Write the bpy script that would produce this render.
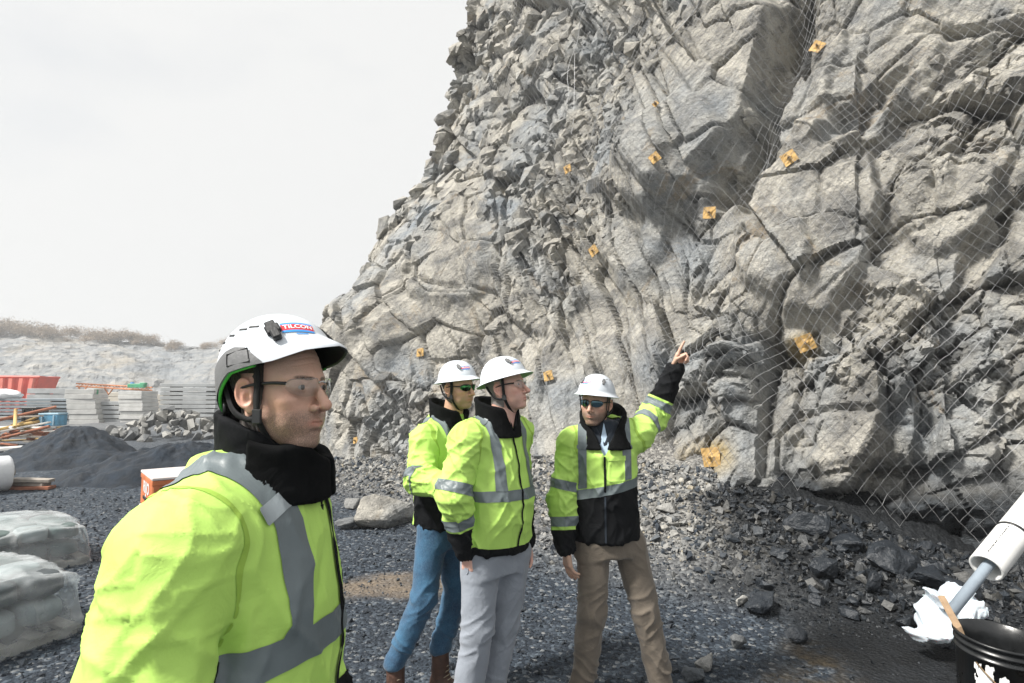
import bpy, bmesh, math, random
import numpy as np
from mathutils import Vector, Matrix

random.seed(7)
scene = bpy.context.scene
for o in list(bpy.data.objects):
    bpy.data.objects.remove(o)
COL = scene.collection
R = math.radians

# ------------------------------------------------------------------ camera
CAM_Z, TILT, LENS = 1.75, R(4.87), 20.0
cam_d = bpy.data.cameras.new('camera')
cam_d.lens, cam_d.sensor_width = LENS, 36.0
cam_d.clip_start, cam_d.clip_end = 0.05, 2500.0
cam = bpy.data.objects.new('camera', cam_d)
cam.location = (0, 0, CAM_Z)
cam.rotation_euler = (R(90) + TILT, 0, 0)
COL.objects.link(cam)
scene.camera = cam

# ------------------------------------------------------------------ sky: bright thin overcast with the Nishita sky behind it
SUN_EL, SUN_AZ = R(50), R(-115)          # azimuth measured from +Y towards +X: high, to the left and behind the camera
world = bpy.data.worlds.new('World')
scene.world = world
world.use_nodes = True
wn = world.node_tree
wn.nodes.clear()
w_out = wn.nodes.new('ShaderNodeOutputWorld')
w_sky = wn.nodes.new('ShaderNodeTexSky')
w_sky.sky_type = 'NISHITA'
w_sky.sun_disc = False
w_sky.sun_elevation = SUN_EL
w_sky.sun_rotation = SUN_AZ
w_b1 = wn.nodes.new('ShaderNodeBackground')
w_b1.inputs['Strength'].default_value = 0.05
w_b2 = wn.nodes.new('ShaderNodeBackground')
w_b2.inputs['Color'].default_value = (0.88, 0.88, 0.87, 1)
w_b2.inputs['Strength'].default_value = 0.445
w_mix = wn.nodes.new('ShaderNodeMixShader')
w_tc = wn.nodes.new('ShaderNodeTexCoord')
w_map = wn.nodes.new('ShaderNodeMapping')
w_map.inputs['Scale'].default_value = (1.0, 1.0, 2.2)
w_map.inputs['Location'].default_value = (0.35, 0.1, 0.0)
w_noise = wn.nodes.new('ShaderNodeTexNoise')
w_noise.inputs['Scale'].default_value = 2.2
w_noise.inputs['Detail'].default_value = 5
w_ramp = wn.nodes.new('ShaderNodeMapRange')
w_ramp.inputs['From Min'].default_value = 0.30
w_ramp.inputs['From Max'].default_value = 0.50
w_ramp.inputs['To Min'].default_value = 0.84
w_ramp.inputs['To Max'].default_value = 0.97
L = wn.links.new
L(w_tc.outputs['Generated'], w_map.inputs['Vector'])
L(w_map.outputs['Vector'], w_noise.inputs['Vector'])
L(w_noise.outputs['Fac'], w_ramp.inputs['Value'])
L(w_ramp.outputs['Result'], w_mix.inputs['Fac'])
L(w_sky.outputs['Color'], w_b1.inputs['Color'])
L(w_b1.outputs['Background'], w_mix.inputs[1])
L(w_b2.outputs['Background'], w_mix.inputs[2])
L(w_mix.outputs['Shader'], w_out.inputs['Surface'])

# ------------------------------------------------------------------ sun veiled by cloud
sun_d = bpy.data.lights.new('sun', 'SUN')
sun_d.energy = 3.2
sun_d.angle = R(9)
sun_d.color = (1.0, 0.96, 0.90)
sun = bpy.data.objects.new('sun', sun_d)
sdir = Vector((math.sin(SUN_AZ) * math.cos(SUN_EL), math.cos(SUN_AZ) * math.cos(SUN_EL), math.sin(SUN_EL)))
sun.rotation_euler = (-sdir).to_track_quat('-Z', 'Y').to_euler()
sun.location = (-20, -20, 40)
COL.objects.link(sun)

# ------------------------------------------------------------------ exposure
scene.view_settings.view_transform = 'Standard'
scene.view_settings.look = 'None'
scene.view_settings.gamma = 1.0
scene.view_settings.use_curve_mapping = False
scene.view_settings.exposure = 1.24
scene.render.engine = 'CYCLES'
scene.render.resolution_x, scene.render.resolution_y = 1024, 683

# ------------------------------------------------------------------ layout helpers
F_PX = 1024 * LENS / 36.0
CT, ST = math.cos(TILT), math.sin(TILT)
def at(px, py, Y):
    """world point seen at pixel (px, py) whose depth along +Y is Y"""
    u, v = (px - 512) / F_PX, (341.5 - py) / F_PX
    d = np.array([u, CT - v * ST, ST + v * CT])
    return np.array([0, 0, CAM_Z]) + d * (Y / d[1])
def project(Pw):
    x, y, z = Pw[..., 0], Pw[..., 1], Pw[..., 2] - CAM_Z
    dep = y * CT + z * ST
    up = -y * ST + z * CT
    dep = np.where(np.abs(dep) < 1e-3, 1e-3, dep)
    return 512 + F_PX * x / dep, 341.5 - F_PX * up / dep, dep

# ------------------------------------------------------------------ noise
def _h(ix, iy, iz, seed):
    n = (ix.astype(np.int64) * 374761393 + iy.astype(np.int64) * 668265263 + iz.astype(np.int64) * 2147483647 + seed * 974634777) & 0xffffffff
    n = ((n ^ (n >> 13)) * 1274126177) & 0xffffffff
    n = ((n ^ (n >> 16)) * 2246822519) & 0xffffffff
    return ((n ^ (n >> 15)) & 0xffffff).astype(np.float32) / 16777215.0
def vnoise(p, seed=0):
    """value noise in [-1,1]; p is (...,3)"""
    f = np.floor(p); t = (p - f).astype(np.float32); i = f.astype(np.int64)
    t = t * t * t * (t * (t * 6 - 15) + 10)
    x, y, z = i[..., 0], i[..., 1], i[..., 2]
    tx, ty, tz = t[..., 0], t[..., 1], t[..., 2]
    def c(a, b, d): return _h(x + a, y + b, z + d, seed)
    x00 = c(0,0,0) * (1 - tx) + c(1,0,0) * tx; x10 = c(0,1,0) * (1 - tx) + c(1,1,0) * tx
    x01 = c(0,0,1) * (1 - tx) + c(1,0,1) * tx; x11 = c(0,1,1) * (1 - tx) + c(1,1,1) * tx
    y0 = x00 * (1 - ty) + x10 * ty; y1 = x01 * (1 - ty) + x11 * ty
    return (y0 * (1 - tz) + y1 * tz) * 2 - 1
def fbm(p, oct=4, seed=0, gain=0.5, lac=2.03):
    s, a, t = 0, 1.0, 0
    for k in range(oct):
        s = s + a * vnoise(p, seed + k * 17); t += a
        a *= gain; p = p * lac + 3.7
    return s / t
def p3(x, y, z=None):
    return np.stack([x, y, np.zeros_like(x) if z is None else z], -1)
def sstep(a, b, x):
    t = np.clip((x - a) / (b - a), 0, 1)
    return t * t * (3 - 2 * t)
def cells(u, v, seed, jit=0.9):
    """2-D Voronoi: returns F1, F2, cell randoms r1..r4 and offset from the cell's seed"""
    iu, iv = np.floor(u).astype(np.int64), np.floor(v).astype(np.int64)
    F1 = np.full(u.shape, 9.0); F2 = np.full(u.shape, 9.0)
    bi = np.zeros(u.shape, np.int64); bj = np.zeros(u.shape, np.int64)
    bx = np.zeros(u.shape); by = np.zeros(u.shape)
    z0 = np.zeros(u.shape, np.int64)
    for a in (-1, 0, 1):
        for b in (-1, 0, 1):
            ci, cj = iu + a, iv + b
            cx = ci + 0.5 + jit * (_h(ci, cj, z0, seed) - 0.5); cy = cj + 0.5 + jit * (_h(ci, cj, z0, seed + 1) - 0.5)
            d = np.hypot(u - cx, v - cy)
            near = d < F1
            F2 = np.where(near, F1, np.minimum(F2, d)); F1 = np.where(near, d, F1)
            bi = np.where(near, ci, bi); bj = np.where(near, cj, bj)
            bx = np.where(near, u - cx, bx); by = np.where(near, v - cy, by)
    r = [_h(bi, bj, z0, seed + 5 + k) for k in range(4)]
    return F1, F2, r, bx, by

# ------------------------------------------------------------------ mesh helpers
def mesh_from(name, V, F, smooth=True):
    """V (n,3) array, F (m,3|4) array or list of polygons"""
    me = bpy.data.meshes.new(name)
    V = np.asarray(V, np.float32)
    if isinstance(F, np.ndarray):
        k = F.shape[1]; m = len(F)
        me.vertices.add(len(V)); me.vertices.foreach_set('co', V.ravel())
        me.loops.add(m * k); me.loops.foreach_set('vertex_index', F.astype(np.int32).ravel())
        me.polygons.add(m)
        me.polygons.foreach_set('loop_start', np.arange(0, m * k, k, dtype=np.int32))
        me.polygons.foreach_set('use_smooth', np.full(m, smooth))
        me.update(calc_edges=True)
    else:
        me.from_pydata([tuple(v) for v in V], [], [tuple(f) for f in F])
        me.polygons.foreach_set('use_smooth', np.full(len(me.polygons), smooth))
        me.update()
    return me
def attr(me, name, vals):
    a = me.attributes.new(name, 'FLOAT', 'POINT')
    a.data.foreach_set('value', np.asarray(vals, np.float32))
def obj(name, me, mat=None, parent=None, loc=None):
    """link mesh me; with a parent the mesh is given in world coordinates and re-based to the parent's origin"""
    o = bpy.data.objects.new(name, me)
    COL.objects.link(o)
    if mat is not None and len(me.materials) == 0:
        me.materials.append(mat)
    if parent is not None:
        o.parent = parent
    if loc is not None:
        o.location = loc
    return o
def tag(o, label=None, cat=None, group=None, kind=None):
    if label: o['label'] = label
    if cat: o['category'] = cat
    if group: o['group'] = group
    if kind: o['kind'] = kind
    return o
def thing(name, label, cat, loc=(0, 0, 0), group=None):
    o = bpy.data.objects.new(name, None)
    o.empty_display_size = 0.1
    o.location = loc
    COL.objects.link(o)
    return tag(o, label, cat, group)
def part(name, V, F, mat, parent, smooth=True, world=True):
    """mesh part whose vertices V are in world coordinates"""
    V = np.asarray(V, float)
    if world and parent is not None:
        b = Vector((0, 0, 0)); q = parent
        while q is not None:
            b += q.location; q = q.parent
        V = V - np.array(b)
    return obj(name, mesh_from(name, V, F, smooth), mat, parent)
def join_arrays(lst):
    Vs, Fs, n = [], [], 0
    for V, F in lst:
        V = np.asarray(V, float); F = np.asarray(F)
        Vs.append(V); Fs.append(F + n); n += len(V)
    return np.concatenate(Vs), np.concatenate(Fs)
def grid_faces(n, m, closed_u=False, closed_v=False):
    I, J = np.meshgrid(np.arange(n if closed_u else n - 1), np.arange(m if closed_v else m - 1), indexing='ij')
    a = I * m + J; b = ((I + 1) % n) * m + J; c = ((I + 1) % n) * m + (J + 1) % m; d = I * m + (J + 1) % m
    return np.stack([a, b, c, d], -1).reshape(-1, 4)
def basis(axis):
    a = np.asarray(axis, float); a = a / np.linalg.norm(a)
    t = np.array([0, 0, 1.0]) if abs(a[2]) < 0.9 else np.array([1.0, 0, 0])
    u = np.cross(t, a); u /= np.linalg.norm(u)
    return u, np.cross(a, u), a
def box(c, s, Rm=None, bev=0.0):
    """box, optionally chamfered: returns V,F(quads+tris as tris)"""
    hx, hy, hz = [q / 2 for q in s]
    bev = min(bev, 0.45 * min(hx, hy, hz))
    bm = bmesh.new()
    bmesh.ops.create_cube(bm, size=1.0)
    for v in bm.verts: v.co = Vector((v.co.x * s[0], v.co.y * s[1], v.co.z * s[2]))
    if bev > 0:
        bmesh.ops.bevel(bm, geom=bm.edges[:], offset=bev, segments=1, affect='EDGES')
    bmesh.ops.triangulate(bm, faces=bm.faces[:])
    V = np.array([v.co[:] for v in bm.verts]); F = np.array([[v.index for v in f.verts] for f in bm.faces])
    bm.free()
    if Rm is not None: V = V @ np.asarray(Rm).T
    return V + np.asarray(c, float), F
def tube(pts, rad, n=8, cap=True, flat=None):
    """tube along pts; rad scalar or per point; flat=(normal-scale) squashes into a ribbon along second axis"""
    pts = np.asarray(pts, float); m = len(pts)
    rad = np.broadcast_to(np.asarray(rad, float), (m,))
    T = np.gradient(pts, axis=0); T /= np.linalg.norm(T, axis=1)[:, None] + 1e-12
    u, v, _ = basis(T[0]); U = []
    for i in range(m):
        u = u - T[i] * np.dot(u, T[i]); u /= np.linalg.norm(u); U.append(u)
    U = np.array(U); W = np.cross(T, U)
    a = np.arange(n) * 2 * np.pi / n
    ring = np.cos(a)[None, :, None] * U[:, None] + np.sin(a)[None, :, None] * W[:, None] * (flat or 1.0)
    V = (pts[:, None] + ring * rad[:, None, None]).reshape(-1, 3)
    q = grid_faces(m, n, False, True)
    F = np.concatenate([q[:, [0, 1, 2]], q[:, [0, 2, 3]]])
    if cap:
        V = np.concatenate([V, pts[:1], pts[-1:]]); c0, c1 = m * n, m * n + 1
        k = np.arange(n); k1 = (k + 1) % n
        F = np.concatenate([F, np.stack([np.full(n, c0), k, k1], -1)[:, ::-1] * 1, np.stack([np.full(n, c1), (m - 1) * n + k, (m - 1) * n + k1], -1)])
    return V, F
def ribbon(pts, nrm, width, thick):
    """flat strap along pts lying on surface with normals nrm"""
    pts = np.asarray(pts, float); nrm = np.asarray(nrm, float); m = len(pts)
    T = np.gradient(pts, axis=0); T /= np.linalg.norm(T, axis=1)[:, None] + 1e-12
    S = np.cross(T, nrm); S /= np.linalg.norm(S, axis=1)[:, None] + 1e-12
    N = np.cross(S, T)
    w = np.broadcast_to(np.asarray(width, float), (m,))[:, None] / 2; t = thick / 2
    V = np.stack([pts - S * w - N * t, pts + S * w - N * t, pts + S * w + N * t, pts - S * w + N * t], 1).reshape(-1, 3)
    q = grid_faces(m, 4, False, True)
    e = np.array([[0, 1, 2, 3], [(m - 1) * 4 + k for k in (3, 2, 1, 0)]])
    return V, np.concatenate([q, e])
def lathe(profile, n=24, c=(0, 0, 0), Rm=None):
    pr = np.asarray(profile, float); a = np.arange(n) * 2 * np.pi / n
    V = np.stack([pr[:, None, 0] * np.cos(a), pr[:, None, 0] * np.sin(a), np.broadcast_to(pr[:, None, 1], (len(pr), n))], -1).reshape(-1, 3)
    if Rm is not None: V = V @ np.asarray(Rm).T
    return V + np.asarray(c, float), grid_faces(len(pr), n, False, True)
def rotz(a):
    return np.array([[math.cos(a), -math.sin(a), 0], [math.sin(a), math.cos(a), 0], [0, 0, 1.0]])
def roty(a):
    return np.array([[math.cos(a), 0, math.sin(a)], [0, 1, 0], [-math.sin(a), 0, math.cos(a)]])
def rotx(a):
    return np.array([[1, 0, 0], [0, math.cos(a), -math.sin(a)], [0, math.sin(a), math.cos(a)]])
def spline(pts, n):
    """Catmull-Rom through pts, n samples"""
    P = np.asarray(pts, float); P = np.concatenate([[2 * P[0] - P[1]], P, [2 * P[-1] - P[-2]]])
    s = np.linspace(0, len(P) - 3 - 1e-6, n); i = s.astype(int); t = (s - i)[:, None]
    a, b, c, d = P[i], P[i + 1], P[i + 2], P[i + 3]
    return 0.5 * (2 * b + (c - a) * t + (2 * a - 5 * b + 4 * c - d) * t ** 2 + (3 * b - a - 3 * c + d) * t ** 3)

# ------------------------------------------------------------------ signed distance modelling
def smin(a, b, k):
    h = np.clip(0.5 + 0.5 * (b - a) / k, 0, 1)
    return b * (1 - h) + a * h - k * h * (1 - h)
def smax(a, b, k):
    return -smin(-a, -b, k)
def ell(p, c, r):
    q = (p - np.asarray(c, np.float32)) / np.asarray(r, np.float32)
    k0 = np.sqrt((q * q).sum(-1)); k1 = np.sqrt(((q / np.asarray(r, np.float32)) ** 2).sum(-1)) + 1e-9
    return k0 * (k0 - 1) / k1
def cone(p, a, b, r1, r2):
    a = np.asarray(a, np.float32); b = np.asarray(b, np.float32)
    ba = b - a; pa = p - a
    t = np.clip((pa @ ba) / (ba @ ba), 0, 1)
    return np.linalg.norm(pa - t[..., None] * ba, axis=-1) - (r1 + (r2 - r1) * t)
def loft(p, tab):
    """elliptic column: rows (z, cx, cy, a, b) in p's frame"""
    tab = np.asarray(tab, float); z = p[..., 2]
    f = lambda k: np.interp(z, tab[:, 0], tab[:, k])
    a, b = f(3), f(4)
    qx, qy = (p[..., 0] - f(1)) / a, (p[..., 1] - f(2)) / b
    k0 = np.sqrt(qx * qx + qy * qy); k1 = np.sqrt((qx / a) ** 2 + (qy / b) ** 2) + 1e-9
    d = np.where(k0 < 1e-3, -np.minimum(a, b), k0 * (k0 - 1) / k1)
    dz = np.maximum(tab[0, 0] - z, z - tab[-1, 0])
    return smax(d, dz, 0.012)
def nets(f, lo, hi, h):
    """naive surface nets of f over the box lo..hi with voxel h, evaluating only near the surface"""
    lo = np.asarray(lo, float); hi = np.asarray(hi, float); B = 4
    nb = np.ceil((hi - lo) / (h * B)).astype(int)
    cs = [lo[k] + (np.arange(nb[k]) + 0.5) * h * B for k in range(3)]
    C = np.stack(np.meshgrid(*cs, indexing='ij'), -1).astype(np.float32)
    dc = f(C.reshape(-1, 3)).reshape(nb)
    n = nb * B
    m = np.abs(dc) < h * B * 1.9
    D = np.repeat(np.repeat(np.repeat(dc, B, 0), B, 1), B, 2).astype(np.float32)
    Mf = np.repeat(np.repeat(np.repeat(m, B, 0), B, 1), B, 2)
    idx = np.argwhere(Mf)
    D[Mf] = f((lo + (idx + 0.5) * h).astype(np.float32))
    ins = D < 0
    s = np.zeros(n - 1, np.int8)
    acc = np.zeros(tuple(n - 1) + (3,), np.float32); cnt = np.zeros(n - 1, np.float32)
    sl = lambda o, ax: slice(o, n[ax] - 1 + o)
    for ax in range(3):
        o1 = [(b, c) for b in (0, 1) for c in (0, 1)]
        oth = [k for k in range(3) if k != ax]
        for b, c in o1:
            q0 = [0, 0, 0]; q0[oth[0]] = b; q0[oth[1]] = c
            q1 = list(q0); q1[ax] = 1
            A = D[sl(q0[0], 0), sl(q0[1], 1), sl(q0[2], 2)]; E = D[sl(q1[0], 0), sl(q1[1], 1), sl(q1[2], 2)]
            ch = (A < 0) != (E < 0)
            t = np.where(ch, A / np.where(ch, A - E, 1), 0)
            cnt += ch
            for k in range(3):
                acc[..., k] += np.where(ch, (t if k == ax else q0[k]), 0)
    act = cnt > 0
    vid = np.full(tuple(n - 1), -1, np.int64); vid[act] = np.arange(act.sum())
    base = np.argwhere(act)
    V = lo + (base + acc[act] / cnt[act][:, None] + 0.5) * h
    Fs = []
    for ax in range(3):
        s0 = [slice(1, -1)] * 3; s0[ax] = slice(0, -1)
        s1 = [slice(1, -1)] * 3; s1[ax] = slice(1, None)
        a, b = ins[tuple(s0)], ins[tuple(s1)]
        ch = np.argwhere(a != b)
        if len(ch) == 0: continue
        flip = a[tuple(ch.T)]
        e = ch.copy(); u, w = (ax + 1) % 3, (ax + 2) % 3
        e[:, u] += 1; e[:, w] += 1
        def cid(du, dw):
            q = e.copy(); q[:, u] += du; q[:, w] += dw
            return vid[q[:, 0], q[:, 1], q[:, 2]]
        Q = np.stack([cid(-1, -1), cid(0, -1), cid(0, 0), cid(-1, 0)], -1)
        Q[~flip] = Q[~flip][:, ::-1]
        Fs.append(Q)
    F = np.concatenate(Fs)
    F = F[(F >= 0).all(1)]
    # one Newton step onto the surface plus normals from the field
    N = grad(f, V.astype(np.float32), h * 0.6)
    d = f(V.astype(np.float32))
    V = V - N * np.clip(d, -h, h)[:, None]
    return V, F, N
def grad(f, P, e):
    g = np.stack([f(P + np.eye(3, dtype=np.float32)[k] * e) - f(P - np.eye(3, dtype=np.float32)[k] * e) for k in range(3)], -1)
    return g / (np.linalg.norm(g, axis=1)[:, None] + 1e-9)
def tri(F):
    F = np.asarray(F)
    return F if F.shape[1] == 3 else np.concatenate([F[:, [0, 1, 2]], F[:, [0, 2, 3]]])
def clip(V, F, f, extra=None):
    """keep the part of the mesh where the vertex field f > 0, cutting triangles exactly"""
    F = tri(F); f = np.asarray(f, float); f = np.where(np.abs(f) < 1e-7, 1e-7, f)
    ins = f > 0; c = ins[F].sum(1)
    keep = [F[c == 3]]
    cut = {}
    nV = [V]; nE = [extra] if extra is not None else None; cntv = [len(V)]
    def cutedges(A, B):
        t = (f[A] / (f[A] - f[B]))[:, None]
        nV.append(V[A] + (V[B] - V[A]) * t)
        if nE is not None: nE.append(extra[A] + (extra[B] - extra[A]) * t)
        i = np.arange(len(A)) + cntv[0]; cntv[0] += len(A)
        return i
    for k in (1, 2):
        T = F[c == k]
        if len(T) == 0: continue
        want = ins[T] if k == 1 else ~ins[T]
        j = want.argmax(1); r = np.arange(len(T))
        a, b, d = T[r, j], T[r, (j + 1) % 3], T[r, (j + 2) % 3]
        ab, ad = cutedges(a, b), cutedges(a, d)
        if k == 1: keep.append(np.stack([a, ab, ad], -1))
        else: keep += [np.stack([ab, b, d], -1), np.stack([ab, d, ad], -1)]
    V2 = np.concatenate(nV); F2 = np.concatenate(keep)
    # merge coincident cut points, drop unused
    key = np.round(V2 * 1e5).astype(np.int64)
    _, first, inv = np.unique(key, axis=0, return_index=True, return_inverse=True)
    inv = inv.ravel(); F2 = inv[F2]; V2 = V2[first]; E2 = np.concatenate(nE)[first] if nE is not None else None
    ok = (F2[:, 0] != F2[:, 1]) & (F2[:, 1] != F2[:, 2]) & (F2[:, 0] != F2[:, 2]); F2 = F2[ok]
    used = np.unique(F2); mp = np.full(len(V2), -1); mp[used] = np.arange(len(used))
    return (V2[used], mp[F2], E2[used] if E2 is not None else None)

# ------------------------------------------------------------------ materials
class NT:
    def __init__(s, name):
        s.m = bpy.data.materials.new(name); s.m.use_nodes = True
        s.t = s.m.node_tree; s.t.nodes.clear()
        s.out = s.t.nodes.new('ShaderNodeOutputMaterial')
        s.b = s.t.nodes.new('ShaderNodeBsdfPrincipled')
        s.t.links.new(s.b.outputs[0], s.out.inputs['Surface'])
    def n(s, typ, **kw):
        nd = s.t.nodes.new(typ)
        for k, v in kw.items():
            if hasattr(nd, k) and k not in nd.inputs: setattr(nd, k, v)
            else: s.set(nd.inputs[k], v)
        return nd
    def set(s, inp, v):
        if isinstance(v, bpy.types.NodeSocket): s.t.links.new(v, inp)
        elif isinstance(v, bpy.types.Node): s.t.links.new(v.outputs[0], inp)
        else:
            if hasattr(inp.default_value, '__len__') and hasattr(v, '__len__') and len(inp.default_value) == 4 and len(v) == 3: v = (*v, 1)
            inp.default_value = v
    def pos(s, scale=(1, 1, 1), rot=(0, 0, 0), space='world'):
        g = s.n('ShaderNodeNewGeometry').outputs['Position'] if space == 'world' else s.n('ShaderNodeTexCoord').outputs['Object']
        mp = s.n('ShaderNodeMapping'); s.set(mp.inputs['Vector'], g)
        mp.inputs['Scale'].default_value = scale; mp.inputs['Rotation'].default_value = rot
        return mp.outputs[0]
    def noise(s, vec, scale, detail=4, rough=0.55, dist=0):
        nd = s.n('ShaderNodeTexNoise'); s.set(nd.inputs['Vector'], vec)
        for k, v in (('Scale', scale), ('Detail', detail), ('Roughness', rough), ('Distortion', dist)): nd.inputs[k].default_value = v
        return nd.outputs['Fac']
    def voro(s, vec, scale, feature='F1', out='Distance', rnd=1.0):
        nd = s.n('ShaderNodeTexVoronoi', feature=feature); s.set(nd.inputs['Vector'], vec)
        nd.inputs['Scale'].default_value = scale; nd.inputs['Randomness'].default_value = rnd
        return nd.outputs[out]
    def ramp(s, fac, stops):
        nd = s.n('ShaderNodeValToRGB'); s.set(nd.inputs[0], fac)
        e = nd.color_ramp.elements
        while len(e) < len(stops): e.new(0.5)
        for q, (p, c) in zip(e, stops):
            q.position = p; q.color = (*c, 1) if len(c) == 3 else c
        return nd.outputs[0]
    def rng(s, v, a, b, c=0.0, d=1.0):
        nd = s.n('ShaderNodeMapRange'); s.set(nd.inputs['Value'], v)
        for k, x in zip(('From Min', 'From Max', 'To Min', 'To Max'), (a, b, c, d)): nd.inputs[k].default_value = x
        return nd.outputs[0]
    def mix(s, fac, a, b, blend='MIX'):
        nd = s.n('ShaderNodeMix', data_type='RGBA', blend_type=blend)
        s.set(nd.inputs[0], fac); s.set(nd.inputs[6], a); s.set(nd.inputs[7], b)
        return nd.outputs[2]
    def math(s, op, a, b=0.0):
        nd = s.n('ShaderNodeMath', operation=op); s.set(nd.inputs[0], a); s.set(nd.inputs[1], b)
        return nd.outputs[0]
    def attr(s, name):
        return s.n('ShaderNodeAttribute', attribute_name=name).outputs['Fac']
    def bump(s, h, strength=0.5, dist=0.01, prev=None):
        nd = s.n('ShaderNodeBump'); s.set(nd.inputs['Height'], h)
        nd.inputs['Strength'].default_value = strength; nd.inputs['Distance'].default_value = dist
        if prev is not None: s.set(nd.inputs['Normal'], prev)
        return nd.outputs[0]
    def fin(s, color=None, rough=None, normal=None, **kw):
        if color is not None: s.set(s.b.inputs['Base Color'], color)
        if rough is not None: s.set(s.b.inputs['Roughness'], rough)
        if normal is not None: s.set(s.b.inputs['Normal'], normal)
        for k, v in kw.items(): s.set(s.b.inputs[k.replace('_', ' ')], v)
        return s.m
def plain(name, color, rough=0.6, var=0.15, scale=20, bump=0.0, space='obj', **kw):
    """simple worn surface: base colour with noise variation and a little relief"""
    t = NT(name); v = t.pos(space=space)
    n = t.noise(v, scale, 5)
    c2 = tuple(min(1, q * (1 + var)) for q in color); c1 = tuple(q * (1 - var) for q in color)
    col = t.ramp(n, [(0.3, c1), (0.7, c2)])
    nm = t.bump(t.noise(v, scale * 3, 4), 0.4, bump) if bump else None
    return t.fin(col, t.rng(n, 0.3, 0.7, max(0, rough - 0.08), min(1, rough + 0.08)), nm, **kw)

# ================================================================== materials of the setting
def mat_rock():
    t = NT('quarry_rock'); v = t.pos()
    big = t.noise(v, 0.55, 5, 0.6, 0.4); mid = t.noise(v, 2.3, 6, 0.6, 0.6); fine = t.noise(v, 13, 6, 0.65)
    speck = t.noise(v, 46, 5, 0.7)
    c = t.ramp(mid, [(0.30, (0.17, 0.17, 0.165)), (0.44, (0.34, 0.325, 0.29)), (0.57, (0.55, 0.522, 0.455)), (0.82, (0.67, 0.635, 0.555))])
    c = t.mix(t.rng(big, 0.47, 0.70), c, t.ramp(fine, [(0.3, (0.19, 0.225, 0.26)), (0.7, (0.45, 0.48, 0.50))]))
    # strata-aligned veins and joints
    vs = t.pos((1.0, 1.0, 2.6), (0, R(38), 0))
    vein = t.noise(vs, 3.2, 7, 0.62, 1.6)
    c = t.mix(t.rng(vein, 0.585, 0.64, 0, 0.6), c, (0.15, 0.145, 0.135))
    c = t.mix(t.rng(t.noise(v, 1.1, 6, 0.7, 0.8), 0.59, 0.70, 0, 0.6), c, (0.42, 0.315, 0.185))     # iron stain
    c = t.mix(t.rng(speck, 0.3, 0.75), t.mix(0.55, c, (0.09, 0.09, 0.09)), c)
    c = t.mix(t.rng(speck, 0.62, 0.8, 0, 0.45), c, (0.55, 0.54, 0.51))
    c = t.mix(t.math('MULTIPLY', t.attr('rust'), 0.8), c, (0.40, 0.27, 0.05))
    wet = t.attr('wet')
    wet_shade_c = t.mix(t.rng(fine, 0.35, 0.7), (0.018, 0.020, 0.022), (0.075, 0.085, 0.095))  # wet rock, with the shade under the foot darkening the colour too
    c = t.mix(wet, c, wet_shade_c)
    hgt = t.math('ADD', t.math('MULTIPLY', mid, 0.5), t.math('MULTIPLY', fine, 0.5))
    hgt = t.math('ADD', hgt, t.math('MULTIPLY', speck, 0.22))
    nm = t.bump(hgt, 1.0, 0.10)
    rough = t.mix(wet, t.rng(fine, 0.3, 0.7, 0.75, 0.95), t.rng(fine, 0.35, 0.65, 0.22, 0.6))
    return t.fin(c, rough, nm, Specular_IOR_Level=0.35)
def mat_ground():
    t = NT('gravel_ground'); v = t.pos()
    cellc = t.n('ShaderNodeTexVoronoi'); t.set(cellc.inputs['Vector'], v); cellc.inputs['Scale'].default_value = 34
    sep = t.n('ShaderNodeSeparateColor'); t.set(sep.inputs[0], cellc.outputs['Color'])
    big = t.noise(v, 0.5, 5, 0.6); mid = t.noise(v, 4, 5, 0.6)
    dk = t.ramp(sep.outputs[0], [(0.0, (0.013, 0.019, 0.028)), (0.6, (0.034, 0.046, 0.062)), (0.9, (0.085, 0.106, 0.13)), (1.0, (0.22, 0.225, 0.225))])
    tl = t.ramp(sep.outputs[0], [(0.0, (0.09, 0.088, 0.083)), (0.5, (0.20, 0.193, 0.18)), (0.9, (0.33, 0.32, 0.295)), (1.0, (0.46, 0.44, 0.40))])
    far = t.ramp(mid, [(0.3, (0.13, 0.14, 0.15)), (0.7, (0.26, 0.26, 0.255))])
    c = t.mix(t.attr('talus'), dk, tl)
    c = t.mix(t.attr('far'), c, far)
    c = t.mix(t.math('MULTIPLY', t.attr('sand'), t.rng(mid, 0.3, 0.6, 0.5, 1)), c, t.ramp(t.noise(v, 30, 4), [(0.3, (0.13, 0.102, 0.074)), (0.7, (0.23, 0.187, 0.14))]))
    mud = t.math('MULTIPLY', t.attr('mud'), t.rng(t.noise(v, 5, 5), 0.35, 0.55))
    c = t.mix(mud, c, t.ramp(t.noise(v, 18, 4), [(0.3, (0.030, 0.024, 0.016)), (0.7, (0.085, 0.066, 0.040))]))
    gw = t.attr('wet'); c = t.mix(t.math('MULTIPLY', gw, 0.95), c, (0.008, 0.009, 0.010))  # wet ground and the shade at the cliff foot, both in the colour
    c = t.mix(t.rng(big, 0.35, 0.7, 0.35, 0.0), c, (0.03, 0.033, 0.038))
    d = t.rng(cellc.outputs['Distance'], 0, 0.7, 1, 0)
    h = t.math('ADD', t.math('MULTIPLY', d, 0.6), t.math('MULTIPLY', t.noise(v, 70, 3), 0.35))
    return t.fin(c, t.mix(mud, t.rng(mid, 0.3, 0.7, 0.62, 0.9), (0.3, 0.3, 0.3)), t.bump(h, 0.9, 0.02), Specular_IOR_Level=0.2)
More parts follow.
